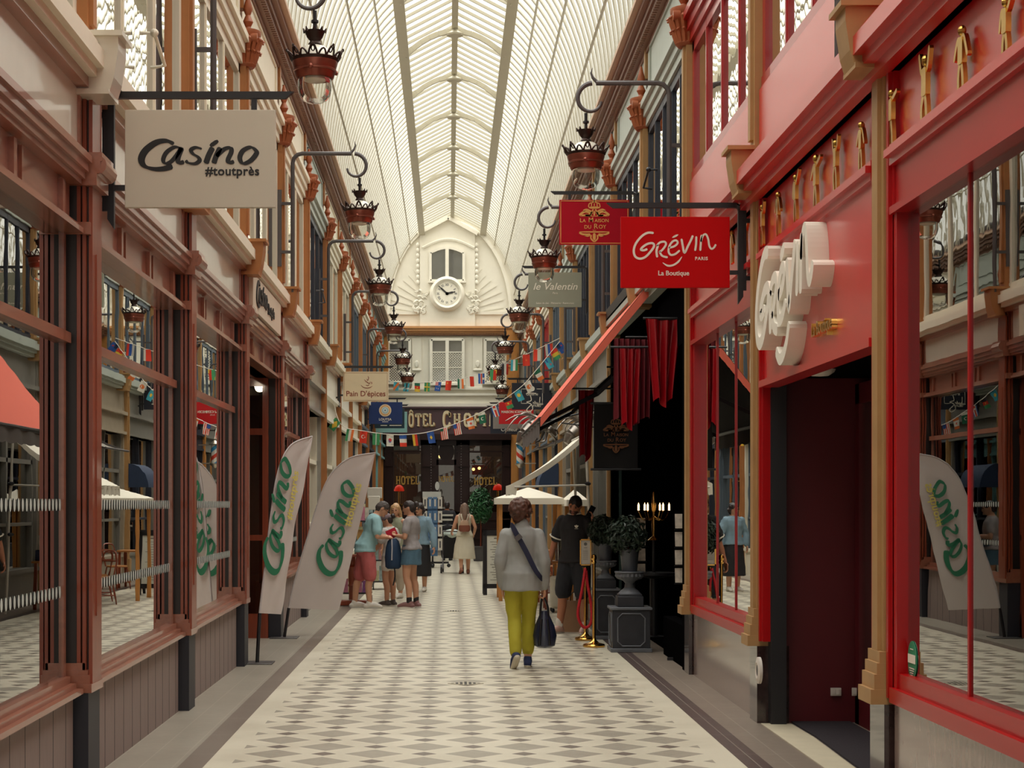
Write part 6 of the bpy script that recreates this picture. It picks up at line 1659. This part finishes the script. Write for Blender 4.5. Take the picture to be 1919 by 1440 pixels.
def fuse(mb, name, m, parent, voxel, smooth=3, wrinkle=0, wscale=9, seed=0):
    """one continuous surface from overlapping volumes"""
    me = bpy.data.meshes.new('t'); me.from_pydata(mb.v, [], mb.f); me.update()
    o = bpy.data.objects.new('t', me); wks.collection.objects.link(o)
    r = o.modifiers.new('r', 'REMESH'); r.mode = 'VOXEL'; r.voxel_size = voxel
    s = o.modifiers.new('s', 'SMOOTH'); s.factor = .5; s.iterations = smooth
    
    with bpy.context.temp_override(scene=wks, view_layer=wks.view_layers[0]):
        dg = bpy.context.evaluated_depsgraph_get(); nm = bpy.data.meshes.new_from_object(o.evaluated_get(dg))
    bpy.data.objects.remove(o); bpy.data.meshes.remove(me)
    if wrinkle:
        for v in nm.vertices:
            q = v.co * wscale + Vector((seed, 0, 0)); q.z *= .7
            v.co += v.normal * (wrinkle * noise.noise(q) + wrinkle * .5 * noise.noise(q * 2.3))
    nm.name = name
    nm.materials.clear(); nm.materials.append(m)
    nm.polygons.foreach_set('use_smooth', [True] * len(nm.polygons)); nm.update()
    ob = bpy.data.objects.new(name, nm); sc.collection.objects.link(ob); ob.parent = parent
    return ob
SKIN = mat('skin_light', (206, 152, 122), .5, var=.05); SKINT = mat('skin_tanned', (178, 116, 86), .5, var=.05)
def person(label, pos, rz, ht, o):
    root = empty('person', (pos[0], pos[1], 0), label, 'person', rz=rz)
    root.scale = (ht / 1.70,) * 3
    sk = o.get('skin', SKIN); vx = o.get('vx', .009); g = o.get('girth', 1.0)
    lean = o.get('lean', 0)
    def T(p):
        if p.z < .9: return p
        q = Matrix.Rotation(-lean * min(1, (p.z - .9) / .2), 3, 'X') @ (p - Vector((0, 0, .9))); return q + Vector((0, 0, .9))
    hy, hp, hr = o.get('head', (0, 0, 0)); piv = Vector((0, 0, 1.49))
    HM = Matrix.Rotation(hy, 3, 'Z') @ Matrix.Rotation(hp, 3, 'X') @ Matrix.Rotation(hr, 3, 'Y')
    neck = T(piv) - Vector((0, 0, .022))
    def HP(x, y, z): return neck + HM @ (Vector((x, y, z)) - piv)
    H4 = HM.to_4x4()
    torso = [(.82, .13 * g, .09 * g, 0), (.90, .165 * g, .112 * g, -.008), (.97, .160 * g, .112 * g, -.008), (1.06, .142 * g, .104 * g, .0), (1.15, .142 * g, .102 * g, .005), (1.27, .162 * g, .113 * g, .004), (1.36, .17 * g, .1 * g, -.004), (1.42, .13 * g, .075, -.008), (1.46, .07, .06, -.004)]
    legs = o.get('legs') or [((-.09, 0, .88), (-.095, .02, .48), (-.095, -.01, .09), 0), ((.09, 0, .88), (.095, .02, .48), (.095, -.01, .09), 0)]
    arms = o.get('arms') or [((-.25, -.02, 1.13), (-.25, .05, .88), None), ((.25, -.02, 1.13), (.25, .05, .88), None)]
    b = MB()
    ringset(b, torso, T)
    for s in (-1, 1):
        b.ell(T(Vector((s * .075, -.05, .89))), (.088 * g, .085, .095))
        b.ell(T(Vector((s * .155, -.006, 1.37))), (.062, .06, .055))
    limb(b, [T(Vector((0, -.004, 1.40))), T(Vector((0, .0, 1.46))), HP(0, .012, 1.535)], [.064, .055, .054])
    b.ell(HP(0, .02, 1.605), (.073, .093, .108), H4, 18, 12); b.ell(HP(0, .05, 1.545), (.05, .056, .05), H4); b.ell(HP(0, .098, 1.522), (.022, .02, .018), H4)
    b.lathe([(.004, .03), (.010, .0), (.015, -.028), (.008, -.036)], Matrix.Translation(HP(0, .112, 1.598)) @ H4, 8); b.ell(HP(0, .118, 1.574), (.014, .016, .011), H4)
    for s in (-1, 1): b.ell(HP(s * .075, .005, 1.597), (.011, .021, .032), H4, 10, 7)
    sh = []
    for (hip, kn, an, tp), s in zip(legs, (-1, 1)):
        hip, kn, an = Vector(hip), Vector(kn), Vector(an)
        limb(b, [hip, hip.lerp(kn, .4) + Vector((0, .012, 0)), kn, kn.lerp(an, .35) + Vector((0, -.022, 0)), an], [.088 * g, .08 * g, .057, .056, .038], 14)
        f = Matrix.Rotation(-tp, 3, 'X') @ Matrix.Rotation(-s * R(8), 3, 'Z')
        heel = an + f @ Vector((0, -.045, -.055)); toe = an + f @ Vector((0, .155, -.062)); mid = an + f @ Vector((0, .06, -.035))
        limb(b, [heel, mid, toe], [.034, .037, .024], 10); sh.append((heel, mid, toe, an, f))
    hands = []
    for (el, wr, hd), s in zip(arms, (-1, 1)):
        el, wr = Vector(el), Vector(wr); S = T(Vector((s * .168, -.006, 1.365)))
        limb(b, [S, S.lerp(el, .5), el], [.054 * g, .047 * g, .039], 12); limb(b, [el, el.lerp(wr, .35), wr], [.039, .038, .026], 12)
        hd = hd or {}
        d = Vector(hd.get('d', tuple((wr - el).normalized()))).normalized(); nrm = Vector(hd.get('n', (-s, 0, 0))); nrm = (nrm - d * nrm.dot(d)).normalized(); l = d.cross(nrm)
        # l is the side the thumb leaves from
        tf = Vector(hd.get('t', (0, 1, 0)))
        if l.dot(tf) < 0: l = -l
        M = Matrix((l, d, nrm)).transposed(); c = wr + d * .05
        b.ell(c, (.039, .055, .017), M, 12, 8); cu = hd.get('curl', .5)
        for i in range(4):
            q = wr + d * .088 + l * (.027 - .018 * i); L = (.068, .077, .072, .056)[i]; a1, a2 = cu * .7, cu * 1.7
            p1 = q + (d * math.cos(a1) + nrm * math.sin(a1)) * L * .5; p2 = p1 + (d * math.cos(a2) + nrm * math.sin(a2)) * L * .5
            limb(b, [q - d * .02, p1, p2], [.0105, .0098, .0085], 8, 3)
        tb = wr + d * .025 + l * .03; p1 = tb + (l * .75 + d * .6 + nrm * .25).normalized() * .035; p2 = p1 + (d * .85 + l * .25 + nrm * (.3 + cu * .4)).normalized() * .032
        limb(b, [tb - l * .012, p1, p2], [.014, .0115, .0095], 8, 3)
        hands.append(wr + d * .08 + nrm * .02)
    fuse(b, 'body', sk, root, vx, 2)
    # face
    for s in (-1, 1):
        b = MB(); b.ell(HP(s * .03, .103, 1.612), (.013, .007, .008), H4, 10, 6); b.build('eye', mat('eye_dark', (40, 30, 26), .2), root, local=True)
        b = MB(); b.ell(HP(s * .031, .106, 1.630), (.018, .006, .004), H4, 8, 5); b.build('eyebrow', o.get('hairm') or INK, root, local=True)
    b = MB(); b.ell(HP(0, .108, 1.548), (.022, .008, .007), H4, 10, 6); b.build('mouth', mat('lips', (172, 96, 86), .5), root, local=True)
    if o.get('beard'):
        b = MB(); b.ell(HP(0, .058, 1.54), (.054, .056, .047), H4, 14, 9); b.build('beard', mat('short_beard', (70, 48, 40), .8), root, local=True)
    # hair
    hm = o.get('hairm') or mat('dark_hair', (44, 32, 30), .5, var=.3, scale=40); st = o.get('hair', 'short')
    b = MB(); rnd = random.Random(len(label))
    b.ell(HP(0, .008, 1.634), (.081, .098, .088), H4, 18, 12); b.ell(HP(0, -.03, 1.60), (.076, .07, .085), H4, 16, 10)
    if st == 'curly':
        for i in range(230):
            d = Vector((rnd.gauss(0, 1), rnd.gauss(0, 1) - .25, rnd.gauss(0, 1) + .7)).normalized(); b.ell(HP(d.x * .096, -.004 + d.y * .112, 1.645 + d.z * .108), rnd.uniform(.016, .028), None, 7, 5)
        b.ell(HP(0, -.06, 1.565), (.06, .04, .06), H4)
    if st in ('long', 'bob'):
        L = 1.30 if st == 'long' else 1.5
        limb(b, [HP(0, -.045, 1.66), HP(0, -.075, 1.55), T(Vector((0, -.105, L + .1))), T(Vector((0, -.12, L)))], [.07, .075, .065, .03])
        for s in (-1, 1): limb(b, [HP(s * .06, .0, 1.66), HP(s * .078, -.01, 1.56), T(Vector((s * .09, -.055, L + .08)))], [.03, .035, .02])
    if st == 'bun': b.ell(HP(0, -.115, 1.64), (.05, .045, .048), H4)
    if st == 'pony': limb(b, [HP(0, -.09, 1.64), HP(0, -.14, 1.6), HP(.0, -.13, 1.5), HP(0, -.12, 1.42)], [.03, .035, .03, .012])
    fuse(b, 'hair', hm, root, .009, 2 if st != 'curly' else 1, .006, 40)
    if o.get('cap'):
        b = MB(); b.ell(HP(0, .012, 1.655), (.088, .104, .082), H4, 18, 12); limb(b, [HP(-.05, .09, 1.655), HP(0, .15, 1.645), HP(.05, .09, 1.655)], [.012, .012, .012]); fuse(b, 'cap', o['cap'], root, .01, 2)
    if o.get('glasses'):
        b = MB()
        for s in (-1, 1):
            c = HP(s * .032, .116, 1.61); b.tube([c + HM @ Vector((.024 * math.cos(t), 0, .018 * math.sin(t))) for t in [k * PI / 6 for k in range(12)]], .003, 6, closed=True)
            b.tube([HP(s * .056, .114, 1.613), HP(s * .078, .02, 1.608)], .003, 6)
        b.tube([HP(-.008, .119, 1.612), HP(.008, .119, 1.612)], .003, 6); b.build('glasses', BLACK, root, local=True)
    # clothing
    for c in o['wear']:
        k = c[0]; m = c[1]
        if k == 'top':
            hem, slv, lo = c[2], c[3], c[4]; b = MB()
            rows = [(z, max(w, .182 * g) + lo if z < .93 else max(w, .17 * g) + lo if z < .99 else w + lo, (max(d, .132 * g) if z < .99 else d) + lo, y - (.008 if z < .99 else 0)) for z, w, d, y in torso if z > hem + .03 and z < 1.45]
            w0 = rows[0]; rows = [(hem, .194 * g + lo, .14 * g + lo, -.014), (hem + .03, .192 * g + lo, .138 * g + lo, -.014)] + rows + [(1.455, .085 if slv else .075, .068, -.004)]
            ringset(b, rows, T)
            for (el, wr, hd), s in zip(arms, (-1, 1)):
                S = T(Vector((s * .16, -.006, 1.362))); el, wr = Vector(el), Vector(wr)
                if slv == 0: continue
                b.ell(S, .06 + lo * .5)
                if slv < 1.2: limb(b, [S, S.lerp(el, slv)], [.058 + lo, .056 + lo])
                else: limb(b, [S, S.lerp(el, .5), el, el.lerp(wr, .5), wr - (wr - el).normalized() * .02], [.056 + lo, .054 + lo, .049 + lo, .045 + lo, .038 + lo * .6])
            if slv == 0:
                for s in (-1, 1): limb(b, [T(Vector((s * .1, .05, 1.34))), T(Vector((s * .11, -.01, 1.43))), T(Vector((s * .1, -.07, 1.34)))], [.035, .03, .035])
            if len(c) > 5 and c[5] == 'collar': limb(b, [T(Vector((0, -.01, 1.44))), T(Vector((0, -.006, 1.485)))], [.08, .073])
            fuse(b, c[-1] if isinstance(c[-1], str) and c[-1] not in ('collar',) else 'shirt', m, root, .011, 2, .010, 9, len(label))
        elif k in ('trousers', 'shorts'):
            endz, lo = c[2], c[3]; b = MB()
            ringset(b, [(z, w + lo * .4, d + lo * .4, y) for z, w, d, y in torso if z < 1.02], T)
            for (hip, kn, an, tp), s in zip(legs, (-1, 1)):
                hip, kn, an = Vector(hip), Vector(kn), Vector(an); b.ell(hip + Vector((-s * .015, -.05, .01)), (.094 * g + lo * .5, .088 + lo, .1))
                if endz > kn.z: e = hip.lerp(kn, (hip.z - endz) / (hip.z - kn.z)); limb(b, [hip, hip.lerp(e, .5), e], [.092 * g + lo, .086 * g + lo * 1.2, .08 + lo * 1.3], 14)
                else: e = kn.lerp(an, (kn.z - endz) / (kn.z - an.z)); limb(b, [hip, hip.lerp(kn, .4) + Vector((0, .012, 0)), kn, kn.lerp(e, .42) + Vector((0, -.02, 0)), e], [.094 * g + lo, .086 * g + lo, .067 + lo, .066 + lo, .054 + lo], 14)
            fuse(b, k if k == 'shorts' else 'trousers', m, root, .011, 2, .009, 9, 3)
        elif k in ('skirt', 'dress'):
            b = MB(); z0, z1, fl = c[2], c[3], c[4]
            ringset(b, [(z1, .17 * g + fl, .13 + fl, 0), (z1 + .02, .172 * g + fl, .132 + fl, 0), (min((z0 + z1) / 2, .84), .188 * g + fl * .5, .14 + fl * .5, -.008), (.9, .196 * g, .15, -.014), (.95, .185 * g, .145, -.012), (z0, .16 * g, .125, -.006)], T)
            fuse(b, k, m, root, .012, 2, .012, 6, 5)
        elif k == 'shoes':
            for q, (heel, mid, toe, an, f) in enumerate(sh):
                b = MB(); limb(b, [heel + Vector((0, -.006, 0)), mid, toe + f @ Vector((0, .012, 0))], [.042, .044, .031], 12); limb(b, [an + f @ Vector((0, -.01, -.03)), an + f @ Vector((0, -.008, .0))], [.046, .044])
                s_ = fuse(b, 'shoe', m, root, .009, 2)
                b = MB(); limb(b, [heel + f @ Vector((0, -.012, -.026)), mid + f @ Vector((0, 0, -.052)), toe + f @ Vector((0, .016, -.012))], [.036, .036, .028], 12)
                if len(c) > 2: fuse(b, 'sole', c[2], s_, .01, 1)
        elif k == 'sock':
            for heel, mid, toe, an, f in sh: b = MB(); limb(b, [an, an + Vector((0, 0, .07))], [.044, .045], 12, 3); b.build('sock', m, root, local=True)
        elif k == 'bands':
            for z in c[2]:
                b = MB()
                ro = next((r for r in reversed(torso) if r[0] <= z), torso[0]); rows = [(z, ro[1] + .05, ro[2] + .045, 0), (z + c[3], ro[1] + .05, ro[2] + .045, 0)]
                ringset(b, rows, T); b.build('reflective_band', m, root, local=True)
    root['_h'] = 0; del root['_h']
    return root, hands, T
def toworld(root, p):
    s = root.scale[0]; return root.location + Matrix.Rotation(root.rotation_euler[2], 3, 'Z') @ (Vector(p) * s)
def cl(n, c, r=.8, **k): return mat('cloth_' + n, c, r, var=k.get('var', .05), scale=k.get('scale', 6))
DENIM = cl('denim', (84, 116, 138), var=.12, scale=30); WSHOE = mat('white_shoe', (222, 214, 204), .5)
# the walker in the grey jacket
w1, h1, _ = person('person walking away in grey jacket and lime trousers, dark bag in right hand', (.735, 17.45), R(2), 1.67, dict(vx=.007, head=(R(-52), R(5), 0), hair='curly', hairm=mat('brown_curls', (84, 50, 36), .6, var=.5, scale=40), glasses=True,
    arms=[((-.218, -.035, 1.11), (-.195, .03, .83), dict(n=(1, 0, 0), curl=.4)), ((.222, -.05, 1.1), (.235, .0, .82), dict(n=(-1, 0, 0), curl=1.3))],
    legs=[((-.085, 0, .88), (-.075, -.03, .48), (-.075, -.19, .155), R(38)), ((.085, 0, .88), (.075, .07, .48), (.07, .08, .09), 0)],
    wear=[('top', cl('grey_jacket', (158, 158, 154)), .79, 2, .02, 'collar', 'jacket'), ('trousers', cl('lime_trousers', (176, 166, 44)), .17, .006), ('shoes', cl('navy_canvas', (40, 50, 88)), mat('cream_sole', (206, 196, 174), .6))]))
b = MB(); pts = []
for i in range(25):
    t = i / 24; a = 2 * PI * t; z = 1.25 + .2 * math.cos(a) ; xx = -.155 * math.cos(a) * .72
    pts.append((xx - .0, -.157 * math.sin(a) * (1 if math.sin(a) > 0 else .98), z))
stp = crom([(-.105, -.09, 1.46), (-.06, -.152, 1.37), (.03, -.17, 1.2), (.12, -.162, 1.02), (.185, -.12, .93), (.2, .0, .93), (.12, .13, 1.08), (-.02, .15, 1.28), (-.1, .09, 1.43)], 6, True)
M_ = Matrix.Rotation(R(2), 4, 'Z'); P = [w1.location + M_.to_3x3() @ (p * .982) for p in stp]
vs_ = []
for i, p in enumerate(P):
    t = (P[(i + 1) % len(P)] - P[i - 1]).normalized(); c = (p - Vector((w1.location.x, w1.location.y, p.z))).normalized(); sd_ = t.cross(c).normalized() * .026
    vs_ += [p + sd_ + c * .006, p - sd_ + c * .006, p - sd_ - c * .002, p + sd_ - c * .002]
n_ = len(P); b.add(vs_, [(4 * i + j, 4 * i + (j + 1) % 4, 4 * ((i + 1) % n_) + (j + 1) % 4, 4 * ((i + 1) % n_) + j) for i in range(n_) for j in range(4)])
b.obb(fr(w1.location + Vector((-.04, -.185, 1.315)), (.62, 0, -.78), (.78, 0, .62)), .05, .07, .012, 1)
tag(b.build('shoulder_strap', [cl('navy_strap', (36, 38, 62)), GREYI]), 'navy strap crossing the grey jacket from shoulder to hip', 'strap')
hp_ = toworld(w1, h1[1])
bag = empty('handbag', (hp_.x + .02, hp_.y, .2), 'dark navy leather tote hanging from the grey-jacket walker\'s hand', 'bag')
b = MB(); bx, by, zt, zb = hp_.x + .015, hp_.y, .57, .2
rs = []
for z, w, d in ((zb, .07, .06), (zb + .02, .105, .085), (zb + .12, .122, .095), (zb + .22, .1, .08), (zt - .06, .06, .05), (zt, .035, .03)):
    rs.append([(bx + w * math.cos(2 * PI * k / 20) * (1 + .04 * math.cos(6 * k)), by + d * math.sin(2 * PI * k / 20), z) for k in range(20)])
b.rings(rs); b.build('bag_body', mat('navy_leather', (34, 40, 62), .3, var=.15, coat=.3), bag)
for s in (-1, 1):
    b = MB(); b.tube(crom([(bx - .04, by + s * .035, zt - .1), (bx - .035, by + s * .02, zt + .04), (hp_.x, hp_.y + s * .008, hp_.z - .01), (bx + .035, by + s * .02, zt + .04), (bx + .04, by + s * .035, zt - .1)], 6), .011, 7); b.build('handle', mat('black_leather', (24, 22, 26), .35), bag)
for s in (-.05, .05):
    b = MB(); b.tube([(bx + s, by - .084, zb + .03), (bx + s * .9, by - .094, zb + .14), (bx + s * .6, by - .06, zt - .08)], .012, 6); b.build('strap', mat('black_leather', (24, 22, 26), .35), bag)
# phone man
w9, h9, T9 = person('person in black tee and shorts leaning by the urns, looking down, phone hand raised', (1.60, 22.0), R(154), 1.78, dict(vx=.007, skin=SKINT, head=(R(6), R(-24), R(-12)), beard=True, hairm=mat('near_black_hair', (34, 26, 24), .5, var=.3, scale=40),
    arms=[((-.33, .02, 1.13), (-.30, .16, 1.36), dict(d=(0.05, .1, 1), n=(.6, .4, 0), t=(0, 1, 0), curl=.7)), ((.27, -.03, 1.12), (.31, .04, .87), dict(curl=.8))],
    legs=[((-.09, 0, .88), (-.12, .05, .48), (-.13, .0, .09), 0), ((.09, 0, .88), (.14, .04, .48), (.19, .02, .09), 0)],
    wear=[('top', cl('black_tee', (34, 31, 34)), .86, .75, .022, 'shirt'), ('shorts', cl('black_shorts', (36, 36, 42)), .52, .02), ('sock', WSHOE), ('shoes', mat('pale_pink_shoe', (206, 166, 152), .5), WSHOE)]))
b = MB(); c = [Vector((.078 * math.cos(t), .0 + .07 * math.sin(t) + .0, 1.462 - .012 * math.sin(t))) for t in [k * PI / 10 for k in range(20)]]; b.tube(c, .009, 6, closed=True); b.build('neck_trim', WLET, w9, local=True)
for s, (el, wr) in zip((-1, 1), (((-.33, .02, 1.13), 0), ((.27, -.03, 1.12), 0))):
    S = Vector((s * .16, -.006, 1.362)); e = S.lerp(Vector(el), .78); d = (Vector(el) - S).normalized(); x = d.orthogonal().normalized(); y = d.cross(x)
    b = MB(); b.tube([e + (x * math.cos(t) + y * math.sin(t)) * .083 for t in [k * PI / 8 for k in range(16)]], .009, 6, closed=True); b.build('sleeve_trim', WLET, w9, local=True)
b = MB(); M = fr((-.085, .148, 1.29), (-1, 0, 0), (0, 0, 1))
for a in (R(50), R(90), R(130)): b.stroke([(0, 0), (.035 * math.cos(a), .035 * math.sin(a))], .016, M, .004)
b.stroke([(-.025, -.012), (.025, -.012)], .005, M, .004); b.build('chest_emblem', WLET, w9, local=True)
pp = toworld(w9, h9[0]); b = MB(); b.obb(Matrix.Translation(pp + Vector((.0, -.03, .05))) @ Matrix.Rotation(R(28), 4, 'Y') @ Matrix.Rotation(R(20), 4, 'Z'), .075, .009, .15); tag(b.build('phone', mat('phone_black', (26, 26, 30), .15), bevel=.003), 'black phone in the raised hand by the dark shop', 'phone')
# family group
w2, h2, _ = person('person in light-blue tee and pink shorts bending forward over a backpack', (-1.31, 27.4), R(-80), 1.76, dict(girth=1.1, skin=SKIN, lean=R(17), head=(0, R(-38), 0), glasses=True, hairm=mat('greying_hair', (76, 66, 62), .6, var=.4, scale=40),
    arms=[((-.25, .14, 1.12), (-.08, .32, 1.1), dict(curl=1.0, n=(.3, 0, -1), t=(0, 0, 1))), ((.25, .14, 1.1), (.08, .32, 1.08), dict(curl=1.0, n=(-.3, 0, -1), t=(0, 0, 1)))],
    legs=[((-.09, 0, .88), (-.1, -.09, .48), (-.1, -.16, .09), 0), ((.09, 0, .88), (.1, .05, .48), (.1, .04, .09), 0)],
    wear=[('top', cl('light_blue_tee', (148, 186, 190)), .86, .72, .018, 'shirt'), ('shorts', cl('pink_shorts', (190, 98, 98)), .5, .018), ('shoes', WSHOE, mat('grey_sole', (190, 184, 176), .6))]))
w3, h3, _ = person('child in cap, striped tee and white shorts with back to us, between two adults', (-.96, 28.0), R(55), 1.50, dict(girth=.85, hair='bun', head=(R(25), R(-18), 0), cap=mat('mauve_cap', (128, 108, 112), .8),
    arms=[((-.23, .05, 1.13), (-.2, .22, .98), dict(curl=.6)), ((.23, -.02, 1.12), (.2, .1, .9), dict(curl=.6))],
    wear=[('top', cl('pale_stripe_tee', (206, 202, 196)), .9, .7, .016, 'shirt'), ('shorts', cl('white_shorts', (216, 210, 200)), .72, .014), ('shoes', cl('dark_sneaker', (90, 80, 76)), WSHOE)]))
bk = toworld(w2, (0, .40, 1.06))
rk = empty('backpack', (bk.x, bk.y, .65), 'navy backpack held open by the bending person in pink shorts', 'backpack')
b = MB(); bx, by = bk.x + .02, bk.y
rs = [[(bx + w * math.cos(2 * PI * k / 20), by + d * math.sin(2 * PI * k / 20), z) for k in range(20)] for z, w, d in ((.62, .09, .08), (.65, .125, .105), (.8, .135, .115), (.95, .12, .105), (1.06, .09, .08), (1.1, .05, .05))]
b.rings(rs); b.build('bag_body', cl('navy_nylon', (34, 58, 88)), rk)
b = MB(); b.tube([(bx - .02, by - .125, .76), (bx - .015, by - .115, .95), (bx - .02, by - .08, 1.09)], .01, 6); b.build('zip_strap', mat('pale_strap', (190, 186, 190), .6), rk)
b = MB(); b.tube(crom([(bx + .02, by - .08, .66), (bx + .03, by - .1, .5), (bx + .0, by - .08, .36)], 4), .012, 6); b.build('strap', BLACK, rk)
w4, h4, _ = person('person in grey tee and denim skirt, dark bun, reading a red envelope', (-.60, 27.5), R(68), 1.71, dict(hair='bun', head=(R(8), R(-10), 0),
    arms=[((-.25, .0, 1.12), (-.1, .2, 1.14), dict(curl=.9, n=(.2, 0, 1), t=(1, 0, 0))), ((.25, .0, 1.1), (.08, .21, 1.13), dict(curl=.9, n=(-.2, 0, 1), t=(-1, 0, 0)))],
    legs=[((-.09, 0, .88), (-.11, .03, .48), (-.12, -.02, .09), 0), ((.09, 0, .88), (.1, .01, .48), (.11, -.04, .09), 0)],
    wear=[('top', cl('grey_print_tee', (158, 150, 150), var=.15, scale=18), .92, .6, .012, 'shirt'), ('skirt', DENIM, 1.0, .68, .03), ('sock', BLACK), ('shoes', mat('rose_sneaker', (140, 98, 96), .6), WSHOE)]))
ev = toworld(w4, (0, .33, 1.17)); b = MB(); b.obb(Matrix.Translation(ev) @ Matrix.Rotation(R(-25), 4, 'Y') @ Matrix.Rotation(R(12), 4, 'Z'), .17, .006, .15); tag(b.build('envelope', mat('crimson_paper', (190, 16, 48), .6)), 'crimson envelope held in front of the denim-skirt person', 'envelope')
person('person with long blonde hair in sage sleeveless top, behind the child', (-.93, 30.3), R(150), 1.66, dict(hair='long', hairm=mat('blonde_hair', (190, 150, 106), .5, var=.25, scale=40), head=(R(20), R(-8), 0),
    wear=[('top', cl('sage_top', (150, 152, 128)), .86, 0, .016, 'shirt'), ('trousers', cl('beige_trousers', (180, 164, 146)), .2, .02), ('shoes', WSHOE)]))
person('person in pale denim shirt and long black skirt, half hidden behind the grey tee', (-.55, 32.6), R(165), 1.67, dict(hair='bob', head=(R(-10), R(-4), 0), glasses=True, arms=[((-.27, .0, 1.12), (-.31, .08, .86), None), ((.25, -.02, 1.13), (.25, .05, .88), None)],
    wear=[('top', cl('pale_denim_shirt', (130, 156, 172)), .9, 2, .022, 'shirt'), ('skirt', cl('black_skirt', (30, 28, 32)), 1.0, .3, .06), ('shoes', WSHOE)]))
person('person in black uniform with white reflective bands, by the hotel door', (-.05, 50.5), R(-6), 1.72, dict(vx=.012, girth=1.08, skin=SKINT, wear=[('top', cl('black_uniform', (34, 32, 38)), .84, .8, .03, 'shirt'), ('trousers', cl('black_uniform', (34, 32, 38)), .12, .022), ('bands', mat('reflective_white', (214, 210, 200), .5), (1.28, 1.15, .97), .055), ('shoes', BLACK)]))
for s in (-1, 1):
    pass
w8, h8, _ = person('person in long white dress pushing a stroller, brown backpack on', (.37, 40.8), R(4), 1.67, dict(vx=.011, hair='long', hairm=mat('ash_brown_hair', (134, 108, 92), .6, var=.3, scale=40), arms=[((-.26, .0, 1.12), (-.29, .26, 1.0), dict(curl=1.1, t=(1, 0, 0))), ((.26, -.05, 1.12), (.24, .14, .95), None)],
    legs=[((-.09, 0, .88), (-.09, -.02, .48), (-.09, -.16, .12), R(25)), ((.09, 0, .88), (.09, .05, .48), (.09, .03, .09), 0)],
    wear=[('top', cl('white_dress', (216, 206, 184)), .9, 0, .016, 'bodice'), ('dress', cl('white_dress', (216, 206, 184)), 1.02, .36, .10), ('shoes', mat('tan_sandal', (150, 94, 72), .6))]))
p = w8.location
bb = empty('backpack', (p.x, p.y - .2, 1.0), 'small tan and brown backpack on the white dress', 'backpack')
b = MB(); b.rings([[(p.x + w * math.cos(2 * PI * k / 16), p.y - .19 + .06 * math.sin(2 * PI * k / 16), z) for k in range(16)] for z, w in ((1.0, .1), (1.03, .135), (1.12, .135), (1.15, .12))]); b.build('bag_body', mat('brown_leather', (132, 74, 56), .5), bb)
b = MB(); b.rings([[(p.x + w * math.cos(2 * PI * k / 16), p.y - .185 + .065 * math.sin(2 * PI * k / 16), z) for k in range(16)] for z, w in ((1.14, .115), (1.17, .11), (1.25, .09), (1.27, .05))]); b.build('flap', mat('beige_leather', (196, 160, 134), .5), bb)
b = MB()
for s in (-1, 1): b.tube(crom([(p.x + s * .07, p.y - .17, 1.25), (p.x + s * .1, p.y - .14, 1.36), (p.x + s * .11, p.y - .05, 1.42)], 4), .009, 6)
b.build('strap', mat('brown_leather', (132, 74, 56), .5), bb)
sx, sy = .08, 41.5
stl = empty('stroller', (sx, sy, 0), 'black stroller with pale hood, left of the white dress', 'stroller')
b = MB()
for s in (-.22, .22): b.tube([(sx + s, sy - .45, 1.0), (sx + s, sy - .1, .62), (sx + s, sy + .35, .12)], .014, 6); b.tube([(sx + s, sy - .3, .1), (sx + s, sy + .1, .5)], .013, 6)
b.tube([(sx - .22, sy - .45, 1.0), (sx + .22, sy - .45, 1.0)], .018, 8); b.build('frame', GREYI, stl)
b = MB(); b.rings([[(sx + a * .19, sy + c_ * .14 + o_, z) for a, c_ in ((-1, -1), (1, -1), (1, 1), (-1, 1))] for z, o_ in ((.35, .05), (.45, .02), (.85, -.12), (.9, -.12))]); b.build('seat', cl('black_nylon', (30, 30, 34)), stl)
b = MB(); b.ell((sx, sy - .1, .92), (.22, .2, .13), n=16, m=10); b.build('hood', cl('pale_mint', (190, 204, 196)), stl)
for s, y in ((-.26, -.3), (.26, -.3), (-.22, .36), (.22, .36)):
    b = MB(); b.lathe([(.05, -.018), (.1, -.02), (.105, 0), (.1, .02), (.05, .018)], fr((sx + s, sy + y, .105), (0, 1, 0), (0, 0, 1)), 18); b.lathe([(0, -.01), (.055, -.01), (.055, .01), (0, .01)], fr((sx + s, sy + y, .105), (0, 1, 0), (0, 0, 1)), 12); b.build('wheel', BLACK, stl)

bpy.data.scenes.remove(wks)
